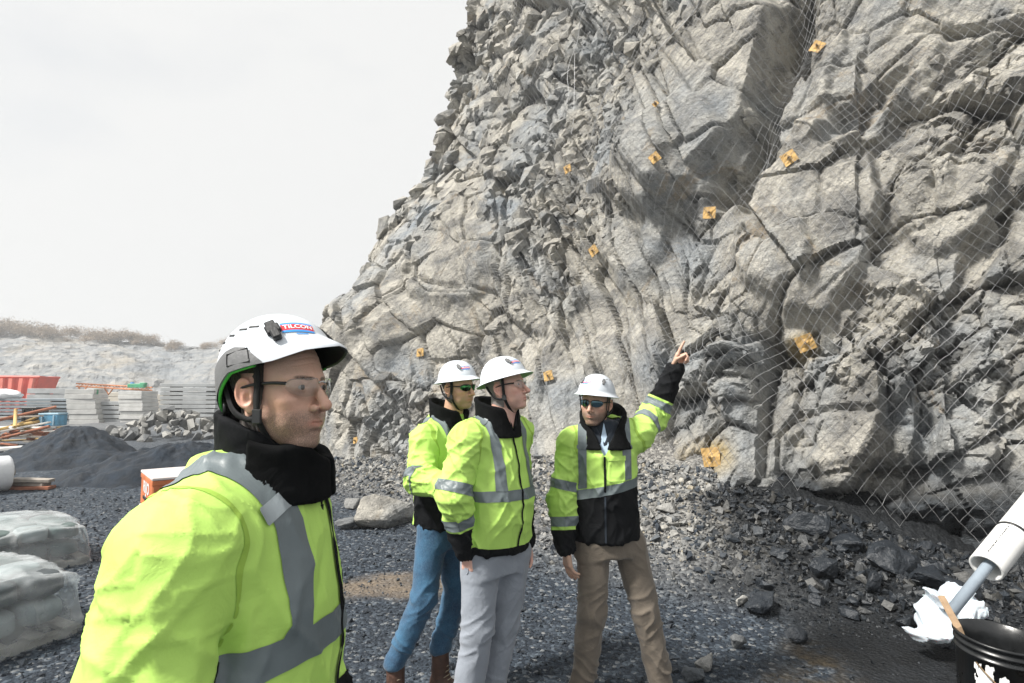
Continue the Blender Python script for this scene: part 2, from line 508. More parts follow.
def mat_stone():
    t = NT('broken_stone'); v = t.pos(); r = t.attr('rnd')
    c = t.ramp(r, [(0.0, (0.016, 0.023, 0.034)), (0.4, (0.050, 0.067, 0.087)), (0.66, (0.18, 0.185, 0.185)), (0.95, (0.41, 0.40, 0.37)), (1.0, (0.40, 0.355, 0.27))])
    n = t.noise(v, 30, 5, 0.65)
    c = t.mix(t.rng(n, 0.35, 0.65, 0.5, 0.0), c, (0.05, 0.052, 0.055))
    wet = t.attr('wet')
    c = t.mix(t.math('MULTIPLY', wet, 0.9), c, (0.014, 0.017, 0.021))  # near black: wetness, plus cliff foot shade put into the stone colour
    return t.fin(c, t.math('SUBTRACT', 0.82, t.math('MULTIPLY', wet, 0.5)), t.bump(n, 0.7, 0.02), Specular_IOR_Level=0.4)
M_ROCK, M_GROUND, M_STONE = mat_rock(), mat_ground(), mat_stone()

# ================================================================== cliff: a face that follows a bent line in plan and leans back
FOOT = spline([(-2.6, 34), (-4.6, 22), (-5.1, 16.2), (-4.55, 13.6), (-2.6, 11.6), (-0.3, 9.5), (1.6, 7.5), (3.0, 6.1), (4.5, 5.1), (6.5, 4.1), (10, 2.8), (16, 1.6)], 1600)
ARC = np.concatenate([[0], np.cumsum(np.hypot(*np.diff(FOOT, axis=0).T))])
TAN = np.gradient(FOOT, axis=0); TAN /= np.linalg.norm(TAN, axis=1)[:, None]
for _ in range(60):
    TAN[1:-1] = (TAN[:-2] + TAN[1:-1] * 2 + TAN[2:]) / 4
TAN /= np.linalg.norm(TAN, axis=1)[:, None]
A_CORNER = ARC[np.argmin(np.hypot(FOOT[:, 0] + 4.55, FOOT[:, 1] - 13.6))]
def foot(a):
    x, y = np.interp(a, ARC, FOOT[:, 0]), np.interp(a, ARC, FOOT[:, 1])
    tx, ty = np.interp(a, ARC, TAN[:, 0]), np.interp(a, ARC, TAN[:, 1])
    l = np.hypot(tx, ty)
    return x, y, -ty / l, tx / l
def cliff_base(a, z):
    x, y, nx, ny = foot(a)
    left = np.interp(z, [-1, 0, 3.2, 5.8, 7.5, 10, 13, 16], [0, 0, 0.1, 1.55, 2.75, 3.55, 4.1, 5.2])
    right = np.interp(z, [-1, 0, 16], [0, 0, 4.6])
    w = sstep(A_CORNER + 0.5, A_CORNER + 5.0, a)
    sb = left * (1 - w) + right * w
    return np.stack([x + nx * sb, y + ny * sb, z], -1), np.stack([nx, ny, np.zeros_like(nx)], -1)
# large shapes read off the photograph: (px, py, half length, half width, angle of the length, amplitude, edge softness)
FEATS = [(692, 105, 125, 58, 58, 0.75, 0.2), (640, 210, 70, 34, 62, 0.35, 0.3), (690, 165, 45, 40, 40, 0.35, 0.3),
         (776, 100, 105, 15, 78, -1.7, 0.5), (748, 188, 32, 13, 20, -1.2, 0.5),
         (560, 250, 190, 26, 62, -0.35, 0.6), (600, 70, 95, 30, 60, -0.35, 0.6), (505, 130, 60, 26, 55, -0.3, 0.6),
         (352, 400, 120, 34, 74, 0.35, 0.3), (395, 300, 55, 9, 60, -0.3, 0.6), (450, 255, 48, 40, 60, 0.4, 0.3),
         (620, 400, 70, 55, 70, 0.22, 0.3), (815, 225, 90, 55, 70, 0.45, 0.2), (775, 285, 60, 38, 80, 0.25, 0.25),
         (880, 60, 70, 50, 40, 0.30, 0.3), (815, 95, 80, 26, 80, 0.22, 0.3), (865, 120, 60, 10, 45, -0.40, 0.7), (930, 105, 110, 9, 40, -0.28, 0.7),
         (905, 330, 70, 16, 150, -0.34, 0.6), (985, 250, 90, 14, 62, -0.4, 0.6), (950, 205, 55, 42, 50, 0.3, 0.25),
         (760, 430, 70, 40, 85, 0.35, 0.25), (855, 430, 60, 34, 80, 0.45, 0.25), (930, 440, 60, 10, 80, -0.3, 0.6), (980, 430, 60, 30, 80, 0.25, 0.3),
         (880, 545, 150, 30, -8, -0.55, 0.5), 
         (545, 300, 30, 30, 60, 0.2, 0.3), (470, 400, 80, 24, 80, 0.2, 0.3), (520, 430, 80, 10, 78, -0.25, 0.6)]
RUBBLE = [(560, 230, 230, 45, 62, 0.25), (520, 70, 130, 75, 60, 0.12), (450, 110, 130, 30, 60, 0.1), (905, 350, 90, 40, 150, 0.45), (960, 160, 100, 25, 40, 0.3), (760, 430, 70, 45, 85, -0.35), (855, 430, 60, 40, 80, -0.3), (950, 230, 70, 50, 50, -0.3), (860, 270, 60, 50, 60, -0.3),
          (690, 105, 110, 48, 58, -0.8), (815, 225, 100, 70, 70, -0.7), (352, 400, 120, 34, 74, -0.6), (620, 390, 80, 60, 70, -0.5), (450, 255, 50, 40, 60, -0.6),
          (390, 420, 40, 50, 80, 0.7), (800, 370, 220, 26, 0, 0.4), (700, 270, 60, 40, 60, 0.2), (880, 60, 70, 50, 40, -0.5)]
def feat(px, py, x, y, hl, hw, ang, soft):
    c, s = math.cos(R(ang)), math.sin(R(ang)); dx, dy = px - x, -(py - y)
    u, v = (dx * c + dy * s) / hl, (-dx * s + dy * c) / hw
    r = (np.abs(u) ** 3 + np.abs(v) ** 3) ** (1 / 3)
    return 1 - sstep(1 - soft, 1 + soft, r)
def cliff_disp(a, z):
    B, n = cliff_base(a, z)
    q = p3(a, z)
    w1 = fbm(q * 0.7, 3, 3); w2 = fbm(q * 0.7 + 31, 3, 4)
    wf1 = fbm(q * 3.1, 3, 5); wf2 = fbm(q * 3.1 + 17, 3, 6)
    aw, zw = a + 0.12 * w1 + 0.03 * wf1, z + 0.12 * w2 + 0.03 * wf2
    # joints dip with the strata: steep on the left, about 40 degrees on the right
    th = np.interp(a, [A_CORNER, A_CORNER + 5, A_CORNER + 9], [R(62), R(55), R(40)])
    c, s = np.cos(th), np.sin(th)
    u, v = aw * c + zw * s, -aw * s + zw * c
    du, dv = u - (a * c + z * s), v - (-a * s + z * c)
    px, py, dep = project(B); front = (B[..., 1] > 1) & (px > 250)
    pxw, pyw = px + (110 * w1 + 60 * wf1) / np.maximum(dep, 3), py + (110 * w2 + 60 * wf2) / np.maximum(dep, 3)
    D = 0.22 * fbm(q * 0.32, 3, 11)
    for x, y, hl, hw, ang, amp, soft in FEATS:
        D = D + np.where(front, 0.55 * amp * feat(pxw, pyw, x, y, hl, hw, ang, 0.55 * soft), 0)
    rub = 0.34 + 0.60 * fbm(q * 0.45, 3, 21)
    for x, y, hl, hw, ang, amp in RUBBLE:
        rub = rub + np.where(front, amp * feat(pxw, pyw, x, y, hl, hw, ang, 0.5), 0)
    rub = np.clip(rub, 0.06, 1.15)
    # blocks of four sizes, each a tilted facet with open joints
    lw = np.interp(a, [A_CORNER - 1, A_CORNER + 2.5], [0.35, 1.0])
    for k, (su, sv, off, tilt, jd, bev, seed) in enumerate([(2.3, 1.6, 0.11, 0.26, 0.13, 0.02, 101), (0.98, 0.72, 0.105, 0.44, 0.15, 0.02, 131), (0.40, 0.33, 0.080, 0.60, 0.075, 0.035, 171), (0.165, 0.14, 0.030, 0.55, 0.022, 0.012, 211)]):
        ro = (0.0, -0.35, 0.3, 0.0)[k]; cr, sr = math.cos(ro), math.sin(ro)
        uk, vk = u * cr + v * sr, -u * sr + v * cr; duk, dvk = du * cr + dv * sr, -du * sr + dv * cr
        F1, F2, r, bx, by = cells(uk / su, vk / sv, seed)
        m = (0.55 + 0.45 * rub) * lw if k == 0 else (0.22 + 0.85 * rub if k == 1 else np.clip(rub * 1.2 - (0.24 if k == 2 else 0.28), 0.02, 1.0))
        tl = tilt * (1 if k < 2 else np.interp(a, [A_CORNER + 3, A_CORNER + 8], [0.45, 1.0]))
        ht = off * (r[0] * 2 - 1) + tl * ((bx * su - duk) * (r[1] * 2 - 1) + (by * sv - dvk) * (r[2] * 2 - 1.25))
        e = F2 - F1
        D = D + m * (ht + bev * sstep(0.0, 0.42, e) * (0.4 + 0.9 * r[3]) - jd * (1 - sstep(0.0, 0.13, e)) * (r[3] > 0.2))
    D = D + 0.035 * fbm(q * 2.6, 5, 41, 0.6) + 0.012 * fbm(q * 17, 3, 51)
    # lower rim of the face dies into the ground, the top rolls back
    return D
def cliff_point(a, z, extra=0.0):
    B, n = cliff_base(a, z)
    d = cliff_disp(a, z) + extra
    P = B - n * d[..., None]
    P[..., 2] += 0.22 * d
    return P
NA, NZ = 860, 540
dens = 1.0 / np.maximum(np.hypot(FOOT[:, 0], FOOT[:, 1]), 3.5)
dens = dens * np.where(ARC < A_CORNER - 1.5, 0.35, 1.0) * np.where(FOOT[:, 0] > 6.8, 0.35, 1.0)
cum = np.concatenate([[0], np.cumsum((dens[1:] + dens[:-1]) / 2 * np.diff(ARC))])
a_s = np.interp(np.linspace(0, cum[-1], NA), cum, ARC)
zmax = np.interp(a_s, [A_CORNER - 6, A_CORNER, A_CORNER + 4, A_CORNER + 9, A_CORNER + 14], [15.5, 15.5, 14.5, 11.5, 9.5])
AA = np.repeat(a_s[:, None], NZ, 1)
ZZ = -0.5 + (zmax[:, None] + 0.5) * (np.linspace(0, 1, NZ)[None] ** 1.06)
CP = cliff_point(AA, ZZ)
PX, PY, PD = project(CP)
wet_shade = feat(PX + 30 * fbm(p3(AA, ZZ) * 1.3, 3, 61), PY + 40 * fbm(p3(AA, ZZ) * 1.3, 3, 62), 905, 575, 175, 62, -6, 0.45) * (CP[..., 1] > 1)  # wet lower right of the face; shade of the undercut painted in with it
wet_shade = np.maximum(wet_shade, np.where((PX > 780) & (CP[..., 1] > 1), 1 - sstep(0.55, 1.0, ZZ + 0.3 * fbm(p3(AA, ZZ) * 1.6, 3, 63)), 0))
PLATES = [(712, 455), (806, 344), (708, 214), (788, 157), (816, 48), (593, 249), (566, 172), (656, 157), (548, 374), (419, 350), (354, 438), (655, 104)]
rust = np.zeros_like(PX)
rust = np.maximum(rust, feat(PX, PY, 708, 459, 24, 17, 20, 0.6) * (0.6 + 0.4 * fbm(p3(AA, ZZ) * 6, 2, 64)))
rust = np.maximum(rust, 0.7 * feat(PX, PY, 803, 347, 14, 13, 20, 0.6))
# plateau behind the crest
_, nn = cliff_base(a_s, zmax)
back = [CP[:, -1] + nn * d + np.array([0, 0, h]) for d, h in ((1.2, 0.35), (4, 0.6), (12, 0.9))]
V = np.concatenate([CP] + [b[:, None] for b in back], 1)
wet_shade_all = np.concatenate([wet_shade, np.zeros((NA, 3))], 1); rust_all = np.concatenate([rust, np.zeros((NA, 3))], 1)
cme = mesh_from('cliff', V.reshape(-1, 3), grid_faces(NA, NZ + 3), False)
attr(cme, 'wet', wet_shade_all.ravel()); attr(cme, 'rust', rust_all.ravel())
cliff = tag(obj('cliff', cme, M_ROCK), kind='structure')
cliff['label'] = 'tall fractured grey quarry rock face draped with netting'
def cliff_pick(px, py, w=3.0):
    """front-most point of the built face at a pixel, with its outward direction"""
    m = (np.abs(PX - px) < w) & (np.abs(PY - py) < w) & (PD > 1)
    if not m.any(): return cliff_pick(px, py, w * 2)
    i, j = np.unravel_index(np.argmin(np.where(m, PD, 1e9)), PD.shape)
    i0, i1, j0, j1 = max(i - 6, 0), min(i + 6, NA - 1), max(j - 6, 0), min(j + 6, NZ - 1)
    n = np.cross(CP[i1, j] - CP[i0, j], CP[i, j1] - CP[i, j0]); n /= np.linalg.norm(n)
    if np.dot(n, CP[i, j] - np.array([0, 0, CAM_Z])) > 0: n = -n
    return CP[i, j].copy(), n, AA[i, j], ZZ[i, j]

# ================================================================== ground: one sheet to the horizon, rising as rubble against the cliff
FP = FOOT[::8]; FPA = ARC[::8]
def wall_dist(x, y):
    """distance in front of the foot line (negative behind it) and position along it"""
    sh = np.shape(x); x = np.ravel(x); y = np.ravel(y)
    d = np.empty(len(x)); a = np.empty(len(x))
    for s in range(0, len(x), 20000):
        dx = x[s:s + 20000, None] - FP[None, :, 0]; dy = y[s:s + 20000, None] - FP[None, :, 1]
        r = dx * dx + dy * dy; k = r.argmin(1)
        _, _, nx, ny = foot(FPA[k]); kk = np.arange(len(k))
        side = dx[kk, k] * nx + dy[kk, k] * ny
        d[s:s + 20000] = np.sqrt(r[kk, k]) * np.where(side > 0, -1, 1); a[s:s + 20000] = FPA[k]
    return d.reshape(sh), a.reshape(sh)
def px_of(x, y): return 512 + F_PX * x / np.maximum(y, 0.5)
def talus_w(d, a):
    H = np.interp(a, [A_CORNER - 4, A_CORNER, A_CORNER + 3, A_CORNER + 6.2, A_CORNER + 8.6, A_CORNER + 10.6, A_CORNER + 12.5, A_CORNER + 16], [0.3, 0.28, 0.4, 0.62, 0.92, 0.62, 0.16, 0.1])
    W = np.interp(a, [A_CORNER - 4, A_CORNER + 3, A_CORNER + 7, A_CORNER + 9, A_CORNER + 12], [1.6, 2.0, 2.4, 2.5, 1.6])
    t = np.clip(1 - d / W, 0, 1.25)
    return H, t
def ground_h(x, y):
    x = np.asarray(x, float); y = np.asarray(y, float)
    r = np.hypot(x, y)
    d, a = wall_dist(x, y)
    H, t = talus_w(d, a)
    h = H * t ** 1.35
    q = p3(x, y)
    h = h + 0.025 * fbm(q * 0.9, 3, 71) * sstep(1.0, 4.0, r) + 0.10 * t * fbm(q * 2.2, 4, 72)
    h = h + 0.25 * fbm(q * 0.12, 3, 73) * sstep(7, 22, r) * (1 - t.clip(0, 1))
    h = h + 0.10 * fbm(q * 0.8, 3, 74) * sstep(6, 14, r)
    return h
ang_f = np.linspace(R(-62), R(62), 560); ang_b = np.linspace(R(62), R(298), 60)[1:-1]
ANG = np.concatenate([ang_f, ang_b]); RAD = np.concatenate([[0.02], np.geomspace(0.6, 40, 270), np.geomspace(44, 300, 24)])
GX, GY = np.sin(ANG)[:, None] * RAD, np.cos(ANG)[:, None] * RAD
GZ = ground_h(GX, GY)
gd, ga = wall_dist(GX, GY)
_, gt = talus_w(gd, ga)
gme = mesh_from('ground', np.stack([GX, GY, GZ], -1).reshape(-1, 3), grid_faces(len(ANG), len(RAD), True)[:, ::-1], True)
gq = p3(GX, GY)
attr(gme, 'talus', (np.clip(gt * 1.6, 0, 1) * (1 - 0.9 * sstep(1.9, 2.8, GX + 0.5 * fbm(gq * 1.2, 3, 75)))).ravel())
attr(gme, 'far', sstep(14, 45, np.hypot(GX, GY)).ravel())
sand_c = at(392, 578, 1.75 * F_PX / 188); mud_c = at(900, 660, 1.75 * F_PX / 270)
attr(gme, 'sand', (1 - sstep(0.6, 1.3, np.hypot((GX - sand_c[0]) / 0.6, (GY - sand_c[1]) / 0.34) + 0.5 * fbm(gq * 2, 3, 76))).ravel())
attr(gme, 'mud', (1 - sstep(0.5, 1.2, np.hypot((GX - mud_c[0]) / 0.95, (GY - mud_c[1]) / 0.7) + 0.5 * fbm(gq * 2, 3, 77))).ravel())
attr(gme, 'wet', (sstep(1.75, 2.4, GX + 0.5 * fbm(gq * 1.2, 3, 75)) * (GY < 6.5) * (GY > 1)).ravel())  # wet patch that also carries painted shade below the undercut
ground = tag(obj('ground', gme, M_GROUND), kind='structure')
def gz(x, y): return float(ground_h(np.array([x]), np.array([y]))[0])

# ------------------------------------------------------------------ stones
def hull(seed, npts=12, flat=(1, 1, 0.7)):
    rg = np.random.RandomState(seed); P = rg.normal(size=(npts, 3)); P /= np.linalg.norm(P, axis=1)[:, None]
    P = P * np.array(flat) * rg.uniform(0.8, 1.1, (npts, 1))
    bm = bmesh.new()
    for q in P: bm.verts.new(q)
    g = bmesh.ops.convex_hull(bm, input=bm.verts[:])
    bmesh.ops.delete(bm, geom=list({e for e in g['geom_interior'] + g['geom_unused'] if isinstance(e, bmesh.types.BMVert)}), context='VERTS')
    bmesh.ops.triangulate(bm, faces=bm.faces[:])
    bmesh.ops.recalc_face_normals(bm, faces=bm.faces[:])
    bm.verts.index_update()
    V = np.array([v.co[:] for v in bm.verts]); F = np.array([[v.index for v in f.verts] for f in bm.faces]); bm.free()
    return V, F
HULLS = [hull(s, 8 if s % 2 else 9, (1, random.uniform(0.6, 0.95), random.uniform(0.4, 0.75))) for s in range(12)]
def rand_rot(rg, n, flatness=0.5):
    q = rg.normal(size=(n, 4)); q[:, 1:3] *= flatness; q /= np.linalg.norm(q, axis=1)[:, None]
    w, x, y, z = q.T
    return np.stack([1 - 2 * (y * y + z * z), 2 * (x * y - z * w), 2 * (x * z + y * w), 2 * (x * y + z * w), 1 - 2 * (x * x + z * z), 2 * (y * z - x * w),
                     2 * (x * z - y * w), 2 * (y * z + x * w), 1 - 2 * (x * x + y * y)], -1).reshape(n, 3, 3)
rg = np.random.RandomState(5)
N0 = 92000
th = rg.uniform(R(-47), R(47), N0); rr = np.exp(rg.uniform(np.log(1.7), np.log(15), N0))
sx, sy = np.sin(th) * rr, np.cos(th) * rr
NE = 9000
ea = rg.uniform(A_CORNER - 0.5, A_CORNER + 13.5, NE); ed = rg.uniform(0.0, 1.0, NE) ** 1.6 * 1.5
ex_, ey_, enx, eny = foot(ea)
sx = np.concatenate([sx, ex_ - enx * ed]); sy = np.concatenate([sy, ey_ - eny * ed]); rr = np.hypot(sx, sy); N0 = len(sx)
extra_k = np.arange(N0) >= N0 - NE
sd, sa = wall_dist(sx, sy); _, stt = talus_w(sd, sa)
ok = ((sd > 0.12) | extra_k) & ((rg.rand(N0) < 0.62 + 0.4 * np.clip(stt * 2, 0, 1)))
mud_k = np.hypot((sx - mud_c[0]) / 0.9, (sy - mud_c[1]) / 0.6) < 0.9
sand_k = np.hypot((sx - sand_c[0]) / 0.85, (sy - sand_c[1]) / 0.38) < 0.9
ok &= ~((mud_k & (rg.rand(N0) < 0.85)) | (sand_k & (rg.rand(N0) < 0.6)))
sx, sy, rr, sd, stt = sx[ok], sy[ok], rr[ok], sd[ok], stt[ok]; n = len(sx)
size = 0.0060 * (1 - rg.rand(n) * 0.985) ** -0.46 * (1 + 0.9 * np.clip(stt * 2, 0, 1)) * np.clip(rr / 4.0, 0.7, 1.45)
size = np.where(extra_k[ok], size * rg.uniform(0.9, 2.0, n), size)
size = np.minimum(size, 0.085)
pxs = px_of(sx, sy)
swet_shade = np.clip(sstep(1.65, 2.35, sx + 0.5 * fbm(p3(sx, sy), 2, 9)) * (sy < 6.5) + 0.45 * (1 - np.clip(stt * 2, 0, 1)) * (sx > -0.5), 0, 1)  # stones at the right foot: wet, and darkened for the shade there
srnd = np.clip(rg.beta(1.5, 2.9, n) * (0.66 + 0.95 * np.clip(stt * 2, 0, 1)), 0, 1)
tq_ = np.clip(stt * 2.2, 0, 1) * (1 - swet_shade); srnd = np.where(rg.rand(n) < 0.65 * tq_, rg.uniform(0.5, 0.97, n), srnd)
order = np.argsort(-size / rr)
N_IND = 300
ind, rest = order[:N_IND], order[N_IND:]
sz_ground = ground_h(sx, sy)
RM = rand_rot(rg, n)
Vs, Fs, rn, wt, nv = [], [], [], [], 0
grp = rg.randint(0, len(HULLS), n)
for k, (hv, hf) in enumerate(HULLS):
    s = rest[grp[rest] == k]
    P = np.einsum('nij,vj->nvi', RM[s], hv) * size[s, None, None] + np.stack([sx[s], sy[s], sz_ground[s] + size[s] * 0.22], -1)[:, None]
    Vs.append(P.reshape(-1, 3)); Fs.append((hf[None] + (np.arange(len(s)) * len(hv))[:, None, None]).reshape(-1, 3) + nv); nv += P.shape[0] * P.shape[1]
    rn.append(np.repeat(srnd[s], len(hv))); wt.append(np.repeat(swet_shade[s], len(hv)))
gv = mesh_from('gravel', np.concatenate(Vs), np.concatenate(Fs), False)
attr(gv, 'rnd', np.concatenate(rn)); attr(gv, 'wet', np.concatenate(wt))
tag(obj('gravel', gv, M_STONE), 'loose dark blue grey gravel covering the quarry floor', kind='stuff')
stone_me = {}
for i in ind:
    key = (grp[i], int(srnd[i] * 4.99), int(swet_shade[i] > 0.4))
    if key not in stone_me:
        hv, hf = HULLS[grp[i]]
        me = mesh_from('stone', hv, hf, False); attr(me, 'rnd', np.full(len(hv), (key[1] + 0.5) / 5)); attr(me, 'wet', np.full(len(hv), key[2] * 0.8)); me.materials.append(M_STONE)
        stone_me[key] = me
    o = obj('stone', stone_me[key], None, ground, (sx[i], sy[i], sz_ground[i] + size[i] * 0.25))
    o.rotation_euler = Matrix(RM[i].tolist()).to_euler(); o.scale = (size[i],) * 3

# ------------------------------------------------------------------ boulders, each a thing of its own
def boulder_mesh(seed, flat, npts=15, sub=4, amp=0.10):
    hv, hf = hull(seed, npts, flat)
    bm = bmesh.new(); vs = [bm.verts.new(q) for q in hv]
    for f in hf: bm.faces.new([vs[k] for k in f])
    bmesh.ops.subdivide_edges(bm, edges=bm.edges[:], cuts=sub * 2, use_grid_fill=True)
    bmesh.ops.triangulate(bm, faces=bm.faces[:])
    for _ in range(2): bmesh.ops.smooth_vert(bm, verts=bm.verts[:], factor=0.4, use_axis_x=True, use_axis_y=True, use_axis_z=True)
    bm.normal_update(); bm.verts.index_update()
    V = np.array([v.co[:] for v in bm.verts]); N = np.array([v.normal[:] for v in bm.verts]); F = np.array([[v.index for v in f.verts] for f in bm.faces]); bm.free()
    F1, F2, r, _, _ = cells(V[:, 0] * 2.5 + V[:, 2], V[:, 1] * 2.5 - V[:, 2], seed)
    V = V + N * (amp * fbm(V * 2.4, 4, seed) + amp * 0.5 * (r[0] - 0.5))[:, None]
    return V, F
def boulder(px, py, Y, size, flat, seed, label, rnd=0.8, wet=0.0, rz=0.0, rx=0.0, lift=0.25, zoff=None, rock=False):
    p = at(px, py, Y); x, y = p[0], p[1]
    V, F = boulder_mesh(seed, flat)
    V = V @ (rotz(rz) @ rotx(rx)).T * size
    me = mesh_from('boulder', V, F, False)
    attr(me, 'rnd', np.full(len(V), rnd)); attr(me, 'wet', np.full(len(V), wet)); attr(me, 'rust', np.zeros(len(V)))
    zb = gz(x, y)
    o = obj('boulder', me, M_ROCK if rock else M_STONE, None, (x, y, zb - V[:, 2].min() * (1 - lift)))
    return tag(o, label, 'boulder', 'boulders at the foot of the cliff')
boulder(384, 527, 7.6, 0.53, (1.0, 0.66, 0.50), 214, 'large pale grey boulder lying left of the man in blue jeans', 0.9, 0, 0.25, 0.15, 0.3, rock=True)
boulder(348, 533, 7.4, 0.17, (1.0, 0.8, 0.6), 12, 'small blue grey boulder touching the left end of the large pale boulder', 0.6)
boulder(352, 515, 8.6, 0.20, (1.0, 0.7, 0.5), 13, 'flat grey boulder just behind the left end of the large pale boulder', 0.75)
boulder(432, 512, 8.4, 0.24, (1.0, 0.7, 0.55), 17, 'grey boulder half hidden behind the man in blue jeans', 0.7)
boulder(758, 603, 4.65, 0.17, (1.0, 0.75, 0.6), 19, 'rounded dark wet boulder on the rubble right of the pointing man', 0.1, 0.7, 0.5)
boulder(796, 627, 4.15, 0.085, (1.0, 0.8, 0.8), 23, 'small brownish black stone on the gravel between dark boulder and bucket', 0.05, 0.6)
boulder(742, 595, 4.75, 0.09, (1.0, 0.5, 0.6), 29, 'pale angular stone leaning on the dark wet boulder', 0.9, 0, 0.8, 0.5)
boulder(708, 655, 3.75, 0.10, (1.0, 0.8, 0.55), 31, 'pale rounded stone beside the pointing man\'s left boot', 0.8)
boulder(738, 632, 4.05, 0.075, (1.0, 0.7, 0.8), 37, 'blue grey pointed stone in front of the dark wet boulder', 0.6, 0.1, 0.3, 0.3)
boulder(694, 672, 3.6, 0.085, (1.0, 0.8, 0.7), 41, 'grey stone at the bottom edge below the pale rounded stone', 0.5)
boulder(668, 478, 6.3, 0.16, (1.0, 0.7, 0.5), 43, 'pale broken block on the rubble beneath the lowest yellow plate', 0.85)
boulder(826, 545, 5.0, 0.17, (1.0, 0.7, 0.6), 47, 'black wet angular block at the cliff foot below the net edge', 0.1, 0.9, 0.3, 0.2)
boulder(872, 553, 4.8, 0.15, (1.0, 0.6, 0.6), 53, 'black wet block right of its neighbour at the cliff foot', 0.05, 0.95, 1.2, 0.3)
boulder(905, 584, 4.35, 0.11, (1.0, 0.8, 0.5), 59, 'flat black wet stone left of the white plastic bag', 0.1, 0.9, 0.7)

rgb_ = np.random.RandomState(77)
for k, (px, py, Y, sz) in enumerate([(806, 512, 5.6, .24), (845, 516, 5.4, .20), (890, 524, 5.1, .26), (930, 540, 4.8, .22), (962, 552, 4.6, .24), (815, 572, 4.7, .09), (850, 584, 4.5, .10), (940, 585, 4.1, .10), (780, 535, 5.3, .13), (985, 595, 4.0, .12)]):
    boulder(px, py, Y, sz, (1.0, 0.75, 0.6), 600 + k, ['black wet block against the cliff foot, leftmost under the net edge', 'black wet block second from the left along the cliff foot', 'large black wet block at the middle of the dark cliff foot', 'black wet block under the low corner of the net', 'black wet block behind the end of the white tube', 'small black stone below the leftmost wet block', 'small black stone below the second wet block', 'small black stone just left of the white plastic bag', 'dark grey block where pale rubble meets the wet rock', 'black stone beneath the white tube, behind the bucket'][k], 0.12, 0.85, rgb_.uniform(0, 3), rgb_.uniform(0, .5), 0.62)
# loose blocks wedged in the face: pieces of the cliff
BLK = []
for h in range(14):
    hv, hf = hull(300 + h, 10 + h % 4, (1, 0.8, 0.62 + 0.02 * h)); BLK.append((hv, hf))
BLK_ME = {}
def px_edge(py): return np.interp(py, [0, 60, 110, 165, 215, 250, 300, 480], [458, 443, 428, 412, 375, 348, 318, 325])
rg = np.random.RandomState(11); cand = []
for k in range(1500):
    z = rg.rand()
    if z < 0.50: px, py, lo, hi = rg.uniform(0, 240), rg.uniform(0, 250), 5, 15; px += px_edge(py) + 5
    elif z < 0.68: t_ = rg.rand(); px, py, lo, hi = 520 + t_ * 120 + rg.normal(0, 26), 330 - t_ * 290 + rg.normal(0, 18), 4, 11
    elif z < 0.80: px, py, lo, hi = rg.uniform(335, 470), rg.uniform(380, 465), 4, 10
    elif z < 0.90: px, py, lo, hi = rg.uniform(640, 1020), rg.uniform(330, 420), 4, 9
    else: px, py, lo, hi = rg.uniform(850, 1020), rg.uniform(60, 380), 4, 10
    if px < px_edge(py) + 4 or py < 1: continue
    if feat(np.array(px), np.array(py), 690, 105, 112, 50, 58, 0.1) > 0.5 or feat(np.array(px), np.array(py), 450, 255, 48, 38, 60, 0.1) > 0.5: continue
    if min(math.hypot(px - x, py - y) for x, y in PLATES) < 16: continue
    p, nrm, a_, z_ = cliff_pick(px, py)
    if p[1] > 21: continue
    s_ = rg.uniform(lo, hi) * (rg.rand() * 0.6 + 0.4); cand.append((s_, s_ * p[1] / F_PX, p, nrm, rg.randint(0, 14), rg.uniform(-0.5, 0.5), rg.uniform(-1.3, -0.2), rg.uniform(-0.8, 0.8), rg.uniform(0.9, 1.4), rg.uniform(0.7, 1.15)))
cand.sort(key=lambda c: -c[0])
rest_ = []
for k, (_, s_, p, nrm, h, r0_, r1_, r2_, fx, fz) in enumerate(cand):
    loc_ = p - nrm * s_ * 0.22
    if k < 290:
        if h not in BLK_ME:
            hv, hf = BLK[h]; me = mesh_from('rock_block', hv, hf, False); attr(me, 'wet', np.zeros(len(hv))); attr(me, 'rust', np.zeros(len(hv))); me.materials.append(M_ROCK); BLK_ME[h] = me
        o = obj('rock_block', BLK_ME[h], None, cliff, loc_); o.rotation_euler = (r0_, r1_, r2_); o.scale = (s_ * fx, s_ * 0.95, s_ * fz)
    else:
        Rm = rotz(r2_) @ roty(r1_) @ rotx(r0_); rest_.append(((BLK[h][0] * np.array([s_ * fx, s_ * 0.95, s_ * fz])) @ Rm.T + loc_, BLK[h][1]))
if rest_:
    V, F = join_arrays(rest_); me = mesh_from('rock_fragments', V, F, False); attr(me, 'wet', np.zeros(len(V))); attr(me, 'rust', np.zeros(len(V)))
    tag(obj('rock_fragments', me, M_ROCK, cliff), kind='stuff')

